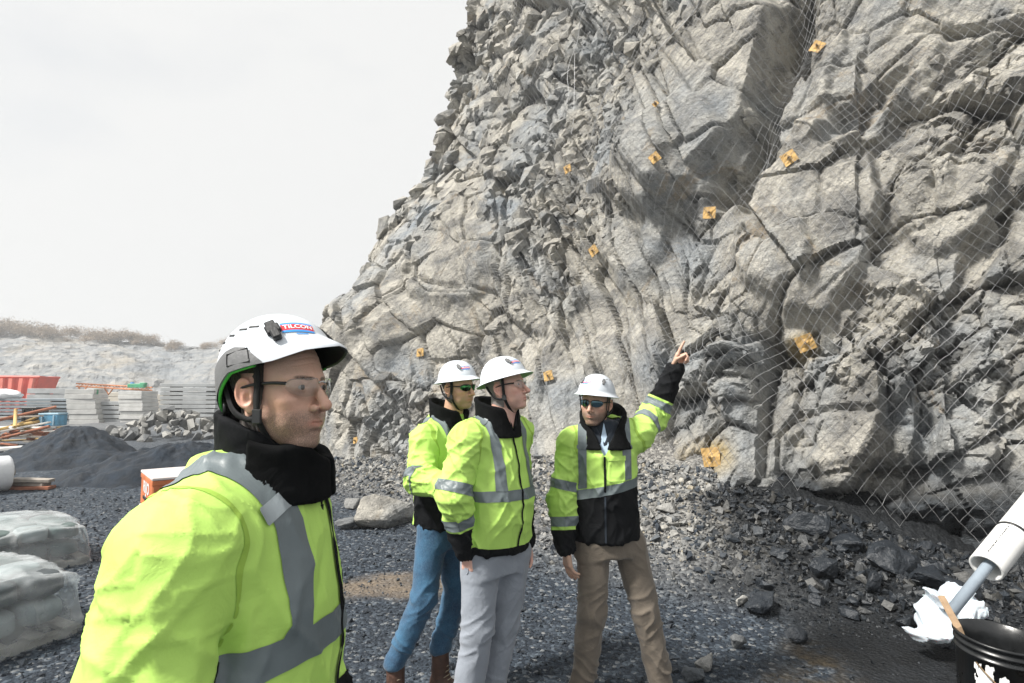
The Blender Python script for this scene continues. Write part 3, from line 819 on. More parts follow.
# ================================================================== materials of the people
def mat_skin(name, base, stub=0.5):
    t = NT(name); v = t.pos(space='obj')
    n = t.noise(v, 60, 5, 0.6); n2 = t.noise(v, 14, 3)
    c = t.mix(t.rng(n2, 0.3, 0.7), tuple(q * 0.9 for q in base), (min(1, base[0] * 1.08), base[1] * 0.98, base[2] * 0.95))
    c = t.mix(t.rng(t.noise(v, 180, 4, 0.7), 0.5, 0.72, 0, 0.28), c, (base[0] * 0.72, base[1] * 0.62, base[2] * 0.55))
    c = t.mix(t.math('MULTIPLY', t.attr('red'), 0.55), c, (base[0] * 0.95, base[1] * 0.58, base[2] * 0.55))
    c = t.mix(t.math('MULTIPLY', t.attr('lip'), 0.75), c, (base[0] * 0.74, base[1] * 0.46, base[2] * 0.44))
    sb = t.math('MULTIPLY', t.attr('stub'), t.rng(t.noise(v, 700, 2), 0.35, 0.6, stub * 0.35, stub))
    c = t.mix(sb, c, (0.10, 0.075, 0.06))
    br = t.math('MULTIPLY', t.attr('brow'), t.rng(t.noise(t.pos((1, 1, 2.5), space='obj'), 420, 2), 0.34, 0.55, 0.45, 0.95))
    c = t.mix(br, c, (0.05, 0.035, 0.025))
    h = t.math('ADD', n, t.math('MULTIPLY', t.noise(v, 350, 3), 0.5))
    return t.fin(c, t.rng(n, 0.3, 0.7, 0.42, 0.58), t.bump(h, 0.45, 0.004), Subsurface_Weight=0.12, Subsurface_Radius=(0.010, 0.004, 0.002), Subsurface_Scale=0.6)
def mat_fabric(name, col, rough=0.75, weave=900, var=0.07, crease=0.006, sheen=0.2, spec=0.3):
    t = NT(name); v = t.pos(space='obj')
    n = t.noise(v, 7, 4, 0.55); f = t.noise(v, 34, 5, 0.6, 0.8); w = t.noise(v, weave, 2)
    c = t.mix(t.rng(n, 0.3, 0.7), tuple(q * (1 - var) for q in col), tuple(min(1, q * (1 + var)) for q in col))
    c = t.mix(t.rng(w, 0.35, 0.65, 0.10, 0.0), c, tuple(q * 0.6 for q in col))
    h = t.math('ADD', t.math('MULTIPLY', t.noise(v, 16, 4, 0.55, 1.2), 1.0), t.math('ADD', t.math('MULTIPLY', f, 0.35), t.math('MULTIPLY', w, 0.05)))
    return t.fin(c, rough, t.bump(h, 0.55, crease), Sheen_Weight=sheen, Specular_IOR_Level=spec)
def mat_denim():
    t = NT('blue_denim'); v = t.pos(space='obj')
    n = t.noise(v, 9, 4, 0.6); w = t.noise(t.pos((1, 1, 0.25), space='obj'), 420, 3)
    c = t.mix(t.rng(n, 0.32, 0.68), (0.009, 0.042, 0.095), (0.025, 0.105, 0.195))
    c = t.mix(t.rng(w, 0.4, 0.66, 0, 0.35), c, (0.10, 0.20, 0.30))
    return t.fin(c, 0.85, t.bump(t.math('ADD', t.noise(v, 22, 5, 0.6, 1.0), t.math('MULTIPLY', w, 0.15)), 0.6, 0.008), Sheen_Weight=0.2)
M_HIVIS = mat_fabric('fluorescent_lime_fabric', (0.48, 0.74, 0.155), 0.65, 800, 0.03, 0.004, 0.03)
M_SEAM = mat_fabric('lime_seam_thread', (0.33, 0.52, 0.08), 0.7, 800, 0.05, 0.003, 0.0)
M_TAPE = mat_fabric('reflective_grey_tape', (0.155, 0.185, 0.195), 0.38, 1500, 0.12, 0.004, 0.0)
M_BLACK = mat_fabric('black_jacket_fabric', (0.0065, 0.0072, 0.0085), 0.85, 700, 0.3, 0.010, 0.0, 0.15)
M_FLEECE = mat_fabric('black_fleece', (0.0055, 0.006, 0.0065), 0.95, 260, 0.4, 0.010, 0.0, 0.1)
M_NAVY = mat_fabric('dark_navy_cloth', (0.02, 0.028, 0.04), 0.85, 500, 0.2, 0.006)
M_DENIM = mat_denim()
M_GREYP = mat_fabric('light_grey_trouser_cloth', (0.25, 0.275, 0.315), 0.8, 700, 0.08, 0.008)
M_KHAKI = mat_fabric('olive_khaki_trouser_cloth', (0.155, 0.13, 0.103), 0.85, 600, 0.1, 0.009)
M_SHIRT = mat_fabric('pale_blue_shirt_cloth', (0.45, 0.58, 0.72), 0.8, 500, 0.1, 0.006)
M_LEATH = plain('brown_boot_leather', (0.075, 0.038, 0.026), 0.55, 0.35, 30, 0.006)
M_SOLE = plain('pale_boot_sole', (0.33, 0.27, 0.19), 0.8, 0.2, 40, 0.003)
M_DSOLE = plain('dark_boot_sole', (0.03, 0.028, 0.026), 0.8, 0.2, 40, 0.003)
def mat_shell():
    t = NT('white_helmet_plastic'); v = t.pos(space='obj')
    d = t.noise(v, 22, 6, 0.7, 0.6); s = t.noise(t.pos((1, 6, 2), (0.4, 0.3, 0.8), 'obj'), 60, 4, 0.7)
    c = t.mix(t.rng(d, 0.55, 0.8, 0, 0.35), (0.60, 0.645, 0.69), (0.42, 0.41, 0.39))
    c = t.mix(t.rng(s, 0.66, 0.72, 0, 0.4), c, (0.42, 0.42, 0.42))
    return t.fin(c, t.rng(d, 0.3, 0.7, 0.26, 0.45), t.bump(d, 0.15, 0.002), Coat_Weight=0.2, Coat_Roughness=0.2)
M_SHELL = mat_shell()
M_GPLAST = plain('grey_helmet_plastic', (0.15, 0.152, 0.155), 0.5, 0.12, 60, 0.002)
M_BPLAST = plain('black_plastic', (0.012, 0.013, 0.014), 0.42, 0.3, 60, 0.001)
M_GREEN = plain('green_helmet_lining', (0.30, 0.56, 0.30), 0.6, 0.08, 30, 0.001)
M_LIME = plain('bright_green_trim', (0.05, 0.42, 0.05), 0.5, 0.1, 30, 0.0)
M_STRAP = mat_fabric('black_webbing', (0.008, 0.008, 0.009), 0.8, 900, 0.2, 0.003, 0.02)
M_RED = plain('red_sticker', (0.62, 0.035, 0.045), 0.4, 0.04, 30)
M_BLUE = plain('blue_sticker', (0.05, 0.30, 0.72), 0.4, 0.04, 30)
M_WHITE = plain('white_print', (0.85, 0.85, 0.85), 0.45, 0.02, 30)
M_HAIRB = mat_fabric('dark_brown_hair', (0.035, 0.026, 0.020), 0.7, 1200, 0.5, 0.010, 0.3)
M_HAIRG = mat_fabric('grey_hair', (0.20, 0.185, 0.17), 0.7, 1200, 0.4, 0.010, 0.3)
def mat_lens(name, tint, gloss, clear):
    t = NT(name); t.t.nodes.remove(t.b)
    tr = t.n('ShaderNodeBsdfTransparent'); t.set(tr.inputs[0], tint)
    gl = t.n('ShaderNodeBsdfGlossy'); t.set(gl.inputs[0], gloss); gl.inputs['Roughness'].default_value = 0.06
    fr = t.n('ShaderNodeFresnel'); fr.inputs[0].default_value = 1.5
    mx = t.n('ShaderNodeMixShader'); t.set(mx.inputs[0], t.math('ADD', t.math('MULTIPLY', fr.outputs[0], 0.9), 1 - clear))
    t.t.links.new(tr.outputs[0], mx.inputs[1]); t.t.links.new(gl.outputs[0], mx.inputs[2]); t.t.links.new(mx.outputs[0], t.out.inputs['Surface'])
    return t.m
M_CLEAR = mat_lens('clear_safety_lens', (0.89, 0.905, 0.90), (0.9, 0.92, 0.92), 0.955)
M_GLENS = mat_lens('green_mirror_lens', (0.02, 0.03, 0.02), (0.06, 0.22, 0.07), 0.45)
M_BLENS = mat_lens('blue_mirror_lens', (0.05, 0.08, 0.09), (0.18, 0.32, 0.38), 0.5)
def mat_eye():
    t = NT('eye'); v = t.n('ShaderNodeTexCoord').outputs['Object']
    sp = t.n('ShaderNodeSeparateXYZ'); t.set(sp.inputs[0], v)
    r = t.math('SQRT', t.math('ADD', t.math('POWER', sp.outputs[1], 2.0), t.math('POWER', sp.outputs[2], 2.0)))
    c = t.ramp(t.rng(r, 0, 0.0125), [(0.0, (0.005, 0.005, 0.005)), (0.19, (0.005, 0.005, 0.005)), (0.22, (0.06, 0.045, 0.03)), (0.45, (0.05, 0.035, 0.025)), (0.5, (0.50, 0.46, 0.43)), (1.0, (0.48, 0.40, 0.37))])
    return t.fin(c, 0.08)
M_EYE = mat_eye()

# ================================================================== head (own frame: x forward, y left, z up, origin between the ears at eye height)
def head_sdf(nose=1.0, jaw=1.0, full=1.0):
    def f(p):
        q = p.copy(); q[:, 1] = np.abs(q[:, 1])
        d = ell(p, (-0.012, 0, 0.034), (0.099, 0.0765, 0.087))
        d = smin(d, ell(p, (0.030, 0, -0.030), (0.062, 0.062 * full, 0.082)), 0.03)
        d = smin(d, cone(q, (-0.008, 0.054, -0.050), (0.062, 0.018, -0.104 * jaw), 0.019 * full, 0.017), 0.03)
        d = smin(d, ell(q, (0.074, 0.0, -0.104 * jaw), (0.019, 0.024, 0.017)), 0.018)
        d = smin(d, cone(q, (0.083, 0.008, 0.021), (0.064, 0.046, 0.018), 0.0115, 0.009), 0.016)       # brow
        d = smin(d, ell(q, (0.060, 0.046, -0.026), (0.022, 0.019, 0.016)), 0.02)                       # cheekbone
        d = smin(d, ell(q, (0.058, 0.030, -0.062), (0.026, 0.026, 0.03)), 0.02)
        d = smin(d, ell(p, (0.078, 0, -0.072), (0.021, 0.029, 0.026)), 0.016)                          # muzzle
        d = smax(d, -ell(q, (0.101, 0.033, 0.001), (0.020, 0.020, 0.0135)), 0.013)                      # eye sockets
        for zf in (0.046, 0.058, 0.070):
            d = d + 0.0011 * np.exp(-((p[:, 2] - zf - 0.004 * np.cos(p[:, 1] * 60)) / 0.0016) ** 2) * (p[:, 0] > 0.05) * (np.abs(p[:, 1]) < 0.045)
        d = d + 0.0012 * np.exp(-((q[:, 1] - 0.0055) / 0.0016) ** 2 - ((p[:, 2] - 0.020) / 0.008) ** 2) * (p[:, 0] > 0.06)
        # eyelids
        lid = np.linalg.norm(q - np.array([0.0765, 0.032, 0.0], np.float32), axis=-1) - 0.0142
        lid = smax(lid, -ell(q, (0.0915, 0.032, -0.0005), (0.010, 0.0138, 0.0058)), 0.0012)
        d = smin(d, lid, 0.005)
        d = smin(d, cone(q, (0.083, 0.020, 0.0075), (0.074, 0.048, 0.004), 0.0042, 0.003), 0.004)       # upper lid fold
        # nose
        d = smin(d, cone(p, (0.089, 0, 0.006), (0.1105 + 0.006 * nose, 0, -0.034), 0.0075, 0.0095 * nose), 0.010)
        d = smin(d, ell(p, (0.112 + 0.006 * nose, 0, -0.0385), (0.0105, 0.0105 * nose, 0.0095)), 0.007)
        d = smin(d, ell(q, (0.1005, 0.0125 * nose, -0.0425), (0.011, 0.0072, 0.0078)), 0.005)
        d = smax(d, -ell(q, (0.108, 0.0072, -0.0500), (0.0065, 0.0034, 0.0048)), 0.003)
        d = smax(d, -cone(p, (0.1035, 0, -0.052), (0.1015, 0, -0.062), 0.0022, 0.002), 0.004)
        # lips
        d = smin(d, cone(q, (0.0985, 0.003, -0.0665), (0.0865, 0.0235, -0.0692), 0.0044, 0.0022), 0.005)
        d = smin(d, cone(q, (0.0965, 0.000, -0.0790), (0.0865, 0.0215, -0.0715), 0.0058, 0.0025), 0.005)
        d = smax(d, -cone(q, (0.1045, 0.000, -0.0722), (0.0880, 0.0250, -0.0695), 0.0012, 0.0009), 0.0022)
        d = smax(d, -cone(q, (0.0990, 0.000, -0.0890), (0.0940, 0.010, -0.0890), 0.0015, 0.001), 0.009)
        # ear
        e = q - np.array([-0.012, 0.079, -0.016], np.float32)
        ca, sa = math.cos(0.33), math.sin(0.33)          # flare
        ey = e[:, 1] * ca + e[:, 0] * sa; ex = e[:, 0] * ca - e[:, 1] * sa
        cr, sr = math.cos(-0.16), math.sin(-0.16)
        ez = e[:, 2] * cr + ex * sr; ex = ex * cr - e[:, 2] * sr
        E = np.stack([ex, ey, ez], -1)
        out = np.sqrt((ex / 0.0185) ** 2 + ((ez - 0.003 + 0.0 * ex) / 0.032) ** 2)
        w = 1 - 0.18 * np.clip(-ez / 0.03, 0, 1)
        disc = np.maximum((out / w - 1) * 0.0185, np.abs(ey) - 0.0035)
        ear = smax(disc, -1.0 - disc, 0.003)
        rim = np.sqrt(((out / w - 0.86) * 0.0185) ** 2 + (ey - 0.004) ** 2) - 0.0032
        rim = np.where(ex > 0.012, rim + (ex - 0.012) * 0.6, rim)
        ear = smin(ear, rim, 0.003)
        ear = smin(ear, ell(E, (0.000, 0.002, 0.001), (0.008, 0.004, 0.016)), 0.003)
        ear = smax(ear, -ell(E, (0.0055, 0.007, -0.006), (0.0075, 0.007, 0.011)), 0.003)
        ear = smin(ear, ell(E, (0.013, 0.003, -0.004), (0.004, 0.004, 0.006)), 0.003)
        ear = smin(ear, ell(E, (0.004, 0.001, -0.026), (0.0085, 0.0045, 0.009)), 0.004)
        d = smin(d, ear, 0.006)
        # neck and the root of the shoulders (under the clothes)
        d = smin(d, cone(p, (-0.022, 0, -0.06), (-0.045, 0, -0.19), 0.056 * full, 0.060 * full), 0.02)
        d = smin(d, ell(p, (0.012, 0, -0.112), (0.02, 0.02, 0.02)), 0.03)
        return d
    return f
def head_mesh(h, **kw):
    V, F, N = nets(head_sdf(**kw), (-0.125, -0.108, -0.215), (0.135, 0.108, 0.135), h)
    q = np.abs(V[:, 1])
    g = lambda c, s: np.exp(-(((V[:, 0] - c[0]) / s[0]) ** 2 + ((q - c[1]) / s[1]) ** 2 + ((V[:, 2] - c[2]) / s[2]) ** 2))
    lip = np.clip(g((0.095, 0.006, -0.0725), (0.03, 0.018, 0.0075)) * 1.5, 0, 1) * (V[:, 0] > 0.078)
    red = np.clip(g((0.115, 0, -0.04), (0.02, 0.015, 0.014)) + 0.8 * g((0.06, 0.048, -0.035), (0.03, 0.02, 0.02)) + g((-0.012, 0.088, -0.01), (0.03, 0.012, 0.04)), 0, 1)
    stub = np.clip(sstep(-0.035, -0.062, V[:, 2] + 0.10 * np.clip(0.055 - V[:, 0], 0, 1)) * sstep(-0.02, 0.02, V[:, 0]) * (1 - 0.7 * lip), 0, 1) * sstep(-0.15, -0.125, V[:, 2])
    brow = np.clip(g((0.085, 0.016, 0.0175), (0.02, 0.012, 0.0045)) + g((0.078, 0.034, 0.0195), (0.02, 0.016, 0.0045)), 0, 1)
    brow = sstep(0.35, 0.75, brow)
    return V, F, N, dict(lip=lip, red=red, stub=stub, brow=brow)

# ------------------------------------------------------------------ hand: palm, four fingers, thumb
def hand_sdf(wrist, direc, palm, curls, spread=0.1, thumb=0.5, right=True, s=1.0):
    """direc: wrist to knuckles, palm: direction the palm faces; curls: bend per finger (index..little), radians at each joint"""
    d = np.asarray(direc, float); d /= np.linalg.norm(d)
    n = np.asarray(palm, float); n = n - d * np.dot(n, d); n /= np.linalg.norm(n)
    side = np.cross(n, d) * (1 if right else -1)           # towards the thumb
    w = np.asarray(wrist, float); segs = []
    root = [w + d * 0.088 * s + side * o * s for o in (0.030, 0.010, -0.010, -0.028)]
    lens = [(0.044, 0.026, 0.020), (0.048, 0.030, 0.021), (0.044, 0.028, 0.020), (0.035, 0.021, 0.018)]
    for k in range(4):
        p = root[k]; a = 0.0; sp = (1.5 - k) * spread
        for j, l in enumerate(lens[k]):
            a += curls[k] * (1.0, 1.15, 0.8)[j]
            dd = (d * math.cos(a) + n * math.sin(a)) + side * sp * math.cos(a); dd /= np.linalg.norm(dd)
            q = p + dd * l * s
            r = (0.0098, 0.0088, 0.0080, 0.0070)
            segs.append((p, q, r[j] * s, r[j + 1] * s)); p = q
    p = w + d * 0.028 * s + side * 0.030 * s + n * 0.006
    dd = d * 0.75 + side * (0.75 - thumb * 0.5) + n * (0.25 + thumb * 0.5); dd /= np.linalg.norm(dd)
    q = p + dd * 0.042 * s; segs.append((p, q, 0.0135 * s, 0.0105 * s))
    d2 = d * 0.9 + side * (0.25 - 0.8 * thumb) + n * (0.15 + 0.6 * thumb); d2 /= np.linalg.norm(d2)
    q2 = q + d2 * 0.030 * s; segs.append((q, q2, 0.0105 * s, 0.009 * s)); segs.append((q2, q2 + d2 * 0.022 * s, 0.009 * s, 0.0075 * s))
    pal = [(w + d * 0.022 * s + side * o * s * 0.7, root[k], 0.016 * s, 0.0125 * s) for k, o in enumerate((0.024, 0.008, -0.008, -0.022))]
    def f(P):
        D = cone(P, w - d * 0.10, w + d * 0.012, 0.032 * s, 0.027 * s)
        for a, b, r1, r2 in pal: D = smin(D, cone(P, a, b, r1, r2), 0.014)
        G = None
        for a, b, r1, r2 in segs:
            c = cone(P, a, b, r1, r2); G = c if G is None else smin(G, c, 0.0025)
        return smin(D, G, 0.006)
    return f, w + d * 0.05

# ------------------------------------------------------------------ helmet
class Helmet:
    def __init__(s, brim):
        s.full = brim; s.c = np.array([-0.006, 0, 0.034 if brim else 0.040]); s.ax, s.ay, s.H = 0.126, 0.107, (0.126 if brim else 0.116)
    def rim_z(s, ph):
        d = np.degrees(np.abs((ph + np.pi) % (2 * np.pi) - np.pi))
        if s.full: return np.interp(d, [0, 40, 90, 140, 180], [0.050, 0.043, 0.028, 0.012, 0.006])
        return np.interp(d, [0, 30, 55, 75, 100, 125, 150, 180], [0.076, 0.068, 0.050, 0.042, 0.030, -0.010, -0.046, -0.050])
    def S(s, ph, t, off=0.0):
        ph = np.asarray(ph, float); t = np.asarray(t, float)
        zr = s.rim_z(ph); th_end = np.where(zr >= s.c[2], np.arccos(np.clip((zr - s.c[2]) / s.H, -1, 1)), np.pi / 2)
        L1 = th_end; L2 = np.where(zr < s.c[2], (s.c[2] - zr) / s.H, 0)
        g = t * (L1 + L2); th = np.minimum(g, L1); ex = np.maximum(g - L1, 0)
        rho = np.sin(th) ** (0.86 if s.full else 0.94) * (1 - 0.16 * ex ** 2)
        z = s.c[2] + s.H * np.cos(th) - ex * s.H
        d = np.degrees(np.abs((ph + np.pi) % (2 * np.pi) - np.pi))
        if s.full:
            fl = np.interp(d, [0, 60, 180], [0.036, 0.022, 0.026]); k = np.clip((t - 0.86) / 0.14, 0, 1) ** 1.4
            rad = fl * k; z = z + 0.004 * k
        else:
            fl = 0.036 * np.exp(-(d / 46) ** 2); k = sstep(0.72, 1.0, t)
            rad = fl * k; z = z + 0.006 * k * np.exp(-(d / 40) ** 2)
        # shallow ridges along the crown
        rho = rho + 0.010 * np.exp(-((np.abs(np.sin(ph)) * rho - 0.0) / 0.16) ** 2) * 0
        x = s.c[0] + (s.ax + off) * rho * np.cos(ph) + rad * np.cos(ph); y = (s.ay + off) * rho * np.sin(ph) + rad * np.sin(ph)
        return np.stack([x, y, z + off * np.cos(th)], -1)
    def mesh(s, off=0.0, t0=0.0, t1=1.0, n=96, m=40):
        ph = np.linspace(-np.pi, np.pi, n, endpoint=False); t = np.linspace(t0, t1, m)
        V = s.S(ph[:, None], t[None] + np.zeros((n, 1)), off)
        return V.reshape(-1, 3), grid_faces(n, m, True), np.repeat(ph, m), np.tile(t, n)
    def frame(s, ph, t, off=0.0):
        p = s.S(ph, t, off); e = 0.01
        a = s.S(ph + e, t, off) - s.S(ph - e, t, off); b = s.S(ph, t + e, off) - s.S(ph, t - e, off)
        b /= np.linalg.norm(b); n = np.cross(b, a); n /= np.linalg.norm(n)
        if np.dot(n, p - s.c) < 0: n = -n
        return p, np.cross(-b, n), -b, n          # point, right, up, normal
    def wrap(s, uv, ph, t, off, roll=0.0):
        """lay flat shapes (u right, v up, metres) onto the shell around (ph, t)"""
        p, r, u, n = s.frame(ph, t)
        c, k = math.cos(roll), math.sin(roll)
        r, u = r * c + u * k, u * c - r * k
        P = p + uv[:, :1] * r + uv[:, 1:2] * u - s.c
        k = 1 / np.sqrt((P[:, 0] / s.ax) ** 2 + (P[:, 1] / s.ay) ** 2 + (P[:, 2] / s.H) ** 2)
        # stay on the shell as sampled at the anchor
        pa = p - s.c; ka = 1 / np.sqrt((pa[0] / s.ax) ** 2 + (pa[1] / s.ay) ** 2 + (pa[2] / s.H) ** 2)
        return s.c + P * (k / ka)[:, None] + n * off
def rect_patch(w, h, nu=16, nv=6, cx=0, cy=0):
    u, v = np.meshgrid(np.linspace(-w / 2, w / 2, nu) + cx, np.linspace(-h / 2, h / 2, nv) + cy, indexing='ij')
    return np.stack([u.ravel(), v.ravel()], -1), grid_faces(nu, nv)
def text_flat(body, size, bold=0.0):
    cu = bpy.data.curves.new('lettering', 'FONT'); cu.body = body; cu.size = size; cu.align_x = 'CENTER'; cu.align_y = 'CENTER'; cu.offset = bold; cu.resolution_u = 3
    o = bpy.data.objects.new('lettering', cu); COL.objects.link(o)
    dg = bpy.context.evaluated_depsgraph_get(); me = bpy.data.meshes.new_from_object(o.evaluated_get(dg))
    V = np.array([v.co[:2] for v in me.vertices]); F = [tuple(p.vertices) for p in me.polygons]
    bpy.data.objects.remove(o); bpy.data.meshes.remove(me); bpy.data.curves.remove(cu)
    return V, F
def both(V, F):
    """mirror left-right and keep both"""
    W = V * np.array([1, -1, 1]); return join_arrays([(V, F), (W, F[:, ::-1])])

# ------------------------------------------------------------------ a dressed person
ZAX = np.array([0, 0, 1.0])
class Person:
    st_ang = -R(20)
    def __init__(s, label, base, group=None):
        s.o = thing('person', label, 'person', tuple(base)); s.base = np.asarray(base, float)
    def put(s, name, V, F, mat, parent=None, smooth=True, label=None):
        o = part(name, V, F, mat, parent or s.o, smooth)
        if label: o['label'] = label
        return o
    # ---- head, helmet, glasses, straps
    def head(s, pos, yaw, pitch, roll, h, skin, hair=None, helmet='brim', glasses='clear', tem=M_BPLAST, nape=0.0, scale=1.0, hands=(), extra=(), **kw):
        Rm = rotz(yaw) @ roty(-pitch) @ rotx(roll); s.hR, s.hp = Rm, np.asarray(pos)
        W = lambda V: np.asarray(V) * scale @ Rm.T + s.hp
        V, F, N, A = head_mesh(h, **kw)
        hd = len(V)
        lst = [(W(V), F)]
        for hf, c, hh in hands:
            lst.append(nets(hf, c - 0.13, c + 0.13, hh)[:2])
        if extra:
            P = np.concatenate([np.array([e[0], e[1]]) for e in extra]); ex = lambda p: np.min([cone(p, *e) for e in extra], axis=0)
            lst.append(nets(ex, P.min(0) - 0.2, P.max(0) + 0.2, 0.022)[:2])
        BV, BF = join_arrays(lst)
        body = s.put('body', BV, BF, skin)
        for k, v in A.items():
            attr(body.data, k, np.concatenate([v, np.zeros(len(BV) - hd)]))
        # eyes
        for sy in (-1, 1):
            ev, ef = lathe([(0.0125 * math.sin(a), -0.0125 * math.cos(a)) for a in np.linspace(0.001, math.pi - 0.001, 16)], 20, Rm=roty(math.pi / 2))
            o = obj('eye', mesh_from('eye', ev * scale, ef), M_EYE, s.o)
            o.location = Vector(W(np.array([[0.0765, sy * 0.032, 0.0]]))[0] - s.base); o.rotation_euler = Matrix(Rm.tolist()).to_euler()
        if hair is not None:
            hf = np.minimum.reduce([0.026 - V[:, 0] - 0.25 * np.clip(-V[:, 2], 0, 1), V[:, 2] + 0.075 + nape + 0.5 * np.clip(V[:, 0] + 0.06, 0, 0.1), 0.0752 - 0.0 * V[:, 0] - np.where(V[:, 2] < 0.03, np.abs(V[:, 1]), 0)])
            ear = np.hypot((V[:, 0] + 0.012) / 0.026, (V[:, 2] + 0.014) / 0.042) - 1
            hf = np.minimum(hf, np.where(V[:, 2] < 0.04, ear * 0.03, 1))
            hv, hF, hn = clip(V + N * (0.0022 + 0.0012 * fbm(V * 160, 2, 3))[:, None], F, hf, N)
            s.put('hair', W(hv), hF, hair)
        s.helmet(helmet, W)
        s.glasses(glasses, W, tem)
        return W
    def helmet(s, style, W):
        H = Helmet(style == 'brim'); s.H = H
        V, F, ph, t = H.mesh()
        root = s.put('helmet', W(V), F, M_SHELL)
        up = lambda name, v, f, m, smooth=True: part(name, W(v), f, m, root, smooth)
        # the parts of the helmet hang below its shell
        iv, iF, iph, it = H.mesh(-0.0045, 0.0, 0.985)
        rim_o, rim_i = H.S(np.linspace(-np.pi, np.pi, 96, endpoint=False), np.full(96, 1.0)), H.S(np.linspace(-np.pi, np.pi, 96, endpoint=False), np.full(96, 0.985), -0.0045)
        edge = (np.stack([rim_o, rim_i], 1).reshape(-1, 3), grid_faces(96, 2, True))
        if style == 'brim':
            q = it[iF].mean(1) > 0.84
            up('brim_lining', *join_arrays([(iv, iF[q]), edge]), M_GREEN); up('padding', iv, iF[~q], M_BPLAST)
        else:
            up('padding', *join_arrays([(iv, iF), edge]), M_BPLAST)
            # grey side and rear guard
            pv, pF, pph, pt = H.mesh(0.0032, 0.3, 1.0, 160, 60)
            d = np.degrees(np.abs(pph))
            zt = np.interp(d, [60, 66, 82, 96, 108, 130, 180], [0.040, 0.052, 0.078, 0.080, 0.072, 0.040, 0.020])
            f = np.minimum(zt - pv[:, 2], (d - 62) * 0.002)
            gv, gF, _ = clip(pv, pF, f); up('side_guard', gv, gF, M_GPLAST)
            # grooves and speckled ear plate
            for sy in (-1, 1):
                p4 = [np.array(H.S(sy * R(a), tt, 0.0045)) for a, tt in ((103, 0.80), (80, 0.80), (76, 0.955), (101, 0.93))]
                pl = []
                for q0, q1 in zip(p4, p4[1:] + p4[:1]): pl.append(tube(np.linspace(q0, q1, 6), 0.0011, 5))
                up('plate_rim', *join_arrays(pl), M_BPLAST)
            rp = np.linspace(R(72), R(288), 80)
            up('green_trim', *tube(H.S(rp, np.full(80, 1.0), -0.003) + np.array([0, 0, -0.001]), 0.0034, 6), M_LIME)
            rp = np.linspace(R(130), R(230), 40)
            up('headband', *ribbon(H.S(rp, np.full(40, 1.0), -0.012) + np.array([0, 0, -0.012]), np.stack([np.cos(rp), np.sin(rp), 0 * rp], -1), 0.04, 0.006), M_BPLAST)
        # lamp clips, vents, strap loops
        vents = []
        for sy in (-1, 1):
            a0, t0 = (R(58), 0.60) if style != 'brim' else (R(48), 0.52); cs = 1.45 if style != 'brim' else 1.1
            p, r, u, n = H.frame(sy * a0, t0)
            Rb = np.stack([r, u, n], 1)
            Rb = Rb @ rotz(sy * -0.45)
            b1 = box((0, 0, 0), (0.019, 0.016, 0.008), None, 0.002); b2 = box((0, -0.012, 0.001), (0.012, 0.018, 0.010), None, 0.002); b3 = box((0.0, 0.011, 0), (0.013, 0.010, 0.006), None, 0.0015)
            cv, cF = join_arrays([b1, b2, b3]); up('lamp_clip', cs * cv @ Rb.T + p + n * 0.003, cF, M_GPLAST if style == 'brim' else M_BPLAST, False)
            for k in range(5 if style != 'brim' else 4):
                ang = R(84 + 15 * k) if style != 'brim' else R(70 + 18 * k)
                tt = (0.50 + 0.012 * k) * (1 if style != 'brim' else 0.85)
                p, r, u, n = H.frame(sy * ang, tt); Rb = np.stack([r, u, n], 1)
                v, f = box((0, 0, 0), ((0.022, 0.0048, 0.003) if style != 'brim' else (0.014, 0.0028, 0.002)), None, 0.0005); up('vent', v @ Rb.T + p, f, M_BPLAST, False)
        # sticker: white letters on red between blue bars
        s.sticker(H, up, -R(27) if style != 'brim' else s.st_ang, 0.62 if style != 'brim' else 0.58, 1.2 if style != 'brim' else 1.0, -0.06 if style != 'brim' else 0.0)
        # webbing
        for sy in (-1, 1):
            pts = spline([(0.026, sy * 0.094, 0.055), (0.024, sy * 0.0865, 0.015), (0.020, sy * 0.083, -0.030), (0.018, sy * 0.075, -0.062), (0.020, sy * 0.054, -0.098), (0.024, sy * 0.026, -0.131), (0.026, 0, -0.139)], 30)
            nn = pts * np.array([0.2, 1, 0.8]) - np.array([0, 0, -0.02]); nn = np.where(np.abs(pts[:, 1:2]) < 0.05, np.array([0.2, 0, -1]) + pts * np.array([0, 8, 0]), np.array([0, 1.0, 0]) * sy)
            up('chin_strap', *ribbon(pts, nn, 0.015, 0.002), M_STRAP)
            pts = spline([(-0.075, sy * 0.074, 0.012), (-0.042, sy * 0.083, -0.040), (-0.010, sy * 0.082, -0.060), (0.018, sy * 0.0775, -0.062)], 18)
            up('nape_strap', *ribbon(pts, np.array([[0, sy, 0]]) + 0 * pts, 0.011, 0.002), M_STRAP)
            v, f = box((0.0185, sy * 0.0795, -0.056), (0.022, 0.006, 0.028), None, 0.002); up('strap_buckle', v, f, M_BPLAST, False)
        return root
    def sticker(s, H, up, ph, t, k, roll):
        w = 0.056 * k
        for nm, cy, hh, m in (('sticker_blue', 0.0115, 0.0045, M_BLUE), ('sticker_red', 0.002, 0.0145, M_RED), ('sticker_blue', -0.0078, 0.0048, M_BLUE)):
            uv, f = rect_patch(w, hh * k, 16, 4, 0, cy * k); up(nm, H.wrap(uv, ph, t, 0.0012, roll), f, m)
        tv, tf = text_flat('TILCON', 0.0145 * k, 0.0004); tv = tv * np.array([0.95, 0.9]) + np.array([0, 0.0022 * k])
        up('lettering', H.wrap(tv, ph, t, 0.0019, roll), tf, M_WHITE, False)
        uv, f = rect_patch(0.02 * k, 0.0022 * k, 6, 2, 0.005, -0.0140 * k); up('print_line', H.wrap(uv, ph, t, 0.0012, roll), f, M_BLUE)
